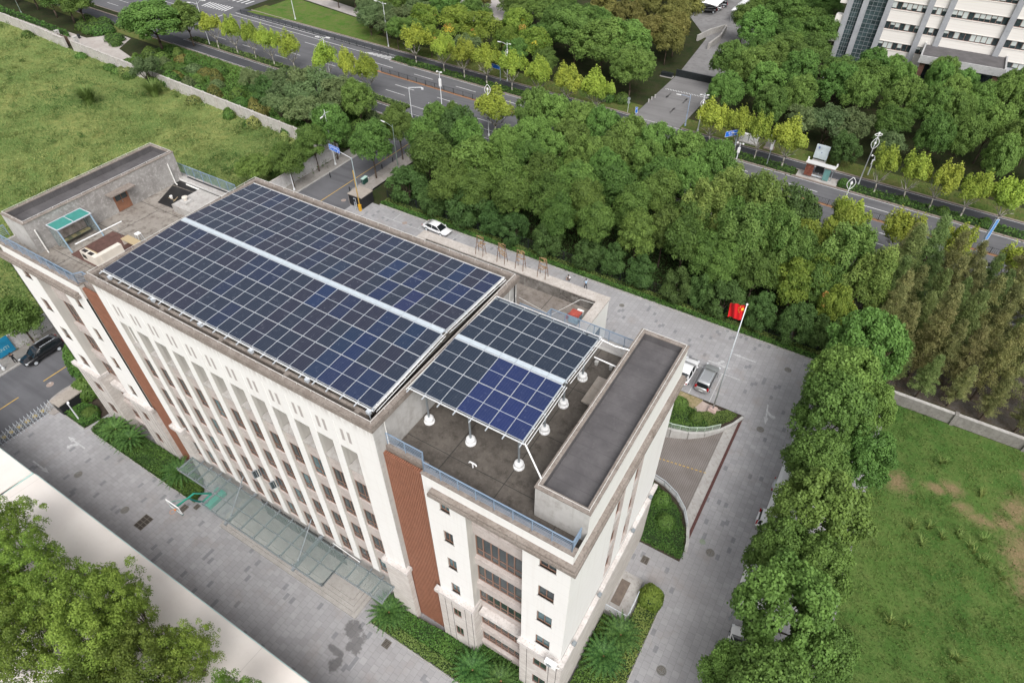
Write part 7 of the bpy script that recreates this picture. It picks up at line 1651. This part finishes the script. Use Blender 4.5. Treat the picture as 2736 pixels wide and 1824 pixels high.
sign(-3.6, 92.9, 4.3, 2.6, 1.0, R(52), [('东方路', .4, -.1, .1), ('Dongfang', .2, -.1, -.25)], 'tilted-looking blue street sign between planes left of the bus shelter', -2.6, 93.4, 4.6, arm=True)
sign(-58.2, 100.6, 3.0, 2.2, .9, R(-5), [], 'blue sign with a white stripe behind the far planes', -57.2, 100.8, 3.4, arm=True)
sign(-24.3, 99.6, 1.3, .5, 1.2, R(10), [('P', .45, 0, .2)], 'small upright blue sign at the left corner of the gate road', -24.3, 99.6, .8)
sign(37.6, 81.9, 4.6, .5, 3.4, R(35), [], 'tall narrow blue banner sign above the avenue on the right', 37.3, 82.0, 6.2, m=mat('pale_blue_banner', (.10, .26, .55), .6))
o = thing('round_sign', 'two grey round signs on a thin post at the gate road verge', 'road sign', -26.4, 100.3, .1); b = MB(); b.tube((0, 0, 0), (0, 0, 3.0), .04, 6); b.build('pole', POLE, o)
for z in (2.8, 2.1): b = MB(); b.tube((0, -.06, z), (0, -.03, z), .33, 18); b.build('disc', mat('grey_sign_back', (.28, .31, .31), .5), o)
# blue banner on the street wall
o = thing('wall_banner', 'blue printed banner with pale lettering on the side street wall', 'banner', -63.98, -8.2); b = MB(); b.box(-.03, .0, -6.5, 5.3, .35, 2.75); p = b.build('cloth', mat('banner_blue', (.012, .20, .36), .6, noise=.8, amt=.2), o)
T = Matrix.Translation((.012, -.2, 1.25)) @ Matrix.Rotation(R(90), 4, 'Z') @ Matrix.Rotation(R(90), 4, 'X')
textmesh('文明出行  共建家园  ⊂ PIANTI', .62, mat('pale_banner_ink', (.36, .50, .48), .7), o, 'lettering', T @ Matrix.Translation((1.0, 0, 0)))
textmesh('—  平安社区  —', .26, mat('pale_banner_ink', (.36, .50, .48), .7), o, 'small_lettering', T @ Matrix.Translation((2.6, .95, 0)))
# bus shelter, billboard, bins, boxes
o = thing('bus_shelter', 'bus shelter with white roof and poster panels on the far median', 'bus shelter', 9.9, 92.35, .1, R(-3.5))
b = MB(); b.box(0, 4.9, -.1, 1.1, 2.6, 2.7); b.build('roof', mat('shelter_white', (.55, .55, .54), .5), o); b = MB()
for x in (.3, 2.4, 4.6): b.box(x-.06, x+.06, .8, .92, 0, 2.6)
b.build('post', STEEL, o); b = MB(); b.box(.2, 1.5, .2, .3, .3, 2.3); b.build('brown_poster', mat('brown_poster', (.17, .06, .04), .5, noise=1.7, amt=.7), o); b = MB(); b.box(3.3, 4.3, .2, .3, .2, 2.2); b.build('teal_poster', mat('teal_poster', (.13, .27, .26), .4, noise=1.2, amt=.2), o); b = MB(); b.box(1.7, 3.1, .75, .8, 1.0, 2.3); b.build('route_board', mat('black_board', (.015, .018, .018), .3), o); b = MB(); b.box(1.3, 3.2, .3, .7, .4, .46); b.build('bench', ALU, o)
for x in (.1, 4.85): b = MB(); b.tube((x, 1.0, 2.72), (x, 1.0, 3.2), .14, 10); b.build('lantern', PWHITE, o)
b = MB(); b.prism([(9.0, AV(92.4, 9)), (9.0, AV(94.8, 9)), (15.8, AV(94.8, 15.8)), (15.8, AV(92.4, 15.8))], 0, .13); struct('bus_platform', b, CONC)
o = thing('billboard', 'white backed notice board on the verge behind the bus shelter', 'billboard', 10.2, 99.0, 0, R(-4)); b = MB(); b.box(0, 2.3, 0, .25, .7, 3.2); b.build('panel', mat('pale_board_face', (.55, .62, .66), .5, noise=.9, amt=.2), o); b = MB(); b.box(0, 2.3, -.4, .5, 0, .3); b.build('plinth', CONC, o); b = MB(); b.box(.1, .25, .1, .2, .3, .7); b.box(2.0, 2.15, .1, .2, .3, .7); b.build('leg', STEEL, o); b = MB(); b.box(.4, .7, -.01, 0, 2.5, 2.9); b.box(1.1, 1.25, -.01, 0, 1.8, 2.0); b.build('print', mat('print_blue', (.12, .17, .35), .6), o)
for i, (x, w_) in enumerate(((-3.4, 3.4), (1.6, 1.4))):
    o = thing('utility_cabinet', ['wide white utility cabinets on a concrete plinth behind the planes', 'small utility cabinet on a brown slab left of the bus shelter'][i], 'cabinet', x, 99.6-.06*x, 0); b = MB(); b.box(0, w_, 0, .7, .25, 1.6); b.build('casing', PWHITE if i == 0 else CONC, o); b = MB(); b.box(-.2, w_+.2, -.5, .9, 0, .25); b.build('plinth', CONC if i == 0 else KERBP, o); b = MB(); b.box(w_*.48, w_*.52, -.01, 0, .3, 1.5); b.build('door_gap', STEEL, o)
o = thing('litter_bin', 'twin green litter bins with pale lids at the rear street corner', 'litter bin', -53.6, 51.3, .13, R(95)); b = MB(); b.box(-.6, -.05, -.25, .25, 0, .85); b.box(.05, .6, -.25, .25, 0, .85); b.build('bin', mat('dark_green_bin', (.01, .06, .045), .5), o); b = MB(); b.box(-.66, .66, -.3, .3, .98, 1.04); b.build('canopy', mat('pale_mint', (.45, .62, .56), .4), o); b = MB()
for x in (-.63, .63): b.box(x-.02, x+.02, -.03, .03, 0, 1.0)
b.build('post', STEEL, o)
o = thing('litter_bin', 'black litter bin on the park path near the apron', 'litter bin', -163.2, 68.9, 0); b = MB(); b.lathe([(.3, 0), (.34, .8), (.36, .84), (.36, 1.0), (.2, 1.08)], (0, 0, 0), 12); b.build('bin', FENCE, o)
for i, (x, y) in enumerate(((-60.2, 49.8), (-54.0, 47.9), (-54.2, 56.6), (-54.2, 59.6))):
    b = MB(); b.lathe([(.09, 0), (.09, .75), (.11, .8), (.05, .9)], (0, 0, 0), 10); o = b.build('bollard', FENCE); o.location = (x, y, .1 if i else 0); tag(o, ['dark stub bollard left of the side street centre', 'bollard at the kerb bend by the rear gatehouse', 'bollard at the side street kerb beneath the street tree', 'farthest bollard at the side street kerb'][i], 'bollard', 'bollards')
for i, (x, y) in enumerate(((-22.3, 107.2), (-22.2, 108.6), (-22.0, 110.0))):
    b = MB(); b.box(-.1, .1, -.1, .1, 0, .6); b.box(-.13, .13, -.13, .13, .6, .68); o = b.build('stone_post', CONCL); o.location = (x-2.4, y, 0); tag(o, 'short stone post beside the gate road, %s from the avenue' % ORD[i], 'stone post', 'stone posts')
o = thing('gate_monument', 'low black stone block in the planting left of the gate road', 'stone block', -27.8, 121.5); b = MB(); b.box(0, 2.6, 0, 1.0, 0, .9); b.build('block', mat('black_stone', (.02, .024, .026), .3, noise=3, amt=.4), o); b = MB(); b.box(-.15, 2.75, -.15, 1.15, 0, .15); b.build('plinth', CONC, o)
b = MB(); b.box(-24.9, -14.9, 123.2, 123.5, 0, 1.5); tag(b.build('entrance_wall', mat('black_stone', (.02, .024, .026), .3, noise=3, amt=.4)), 'dark low wall across the inner end of the gate road', 'wall')
o = thing('scooter', 'rider-less white scooter with a dark box on the near lane at the right', 'scooter', 39.5, 78.8, 0, R(-5)); b = MB(); b.tube((-.55, -.05, .25), (-.55, .05, .25), .25, 14); b.tube((.6, -.05, .25), (.6, .05, .25), .25, 14); b.build('wheel', TYRE, o); b = MB(); b.box(-.6, .2, -.16, .16, .35, .7); b.box(.2, .5, -.14, .14, .25, .4); b.box(.45, .62, -.2, .2, .35, 1.0); b.build('body', WH, o); b = MB(); b.box(-.75, -.3, -.22, .22, .75, 1.15); b.build('box', CB_, o); b = MB(); b.tube((.5, -.3, 1.05), (.5, .3, 1.05), .02, 6); b.build('handlebar', STEEL, o)

# ------------------------------------------------------------------ give look-alikes of one group a place in their order
byl = {}
for o in col.objects:
    if o.parent is None and o.get('label') and o.get('group'): byl.setdefault((o['group'], o['label']), []).append(o)
for (g_, l_), L_ in byl.items():
    if 2 <= len(L_) <= 30 and len(l_.split()) <= 12:
        def su(o): d = o.location-cam.location; return d.dot(rt2)/d.dot(fw)
        L_.sort(key=su)
        for i, o in enumerate(L_): o['label'] = l_+', %s from the left' % ORD[i]
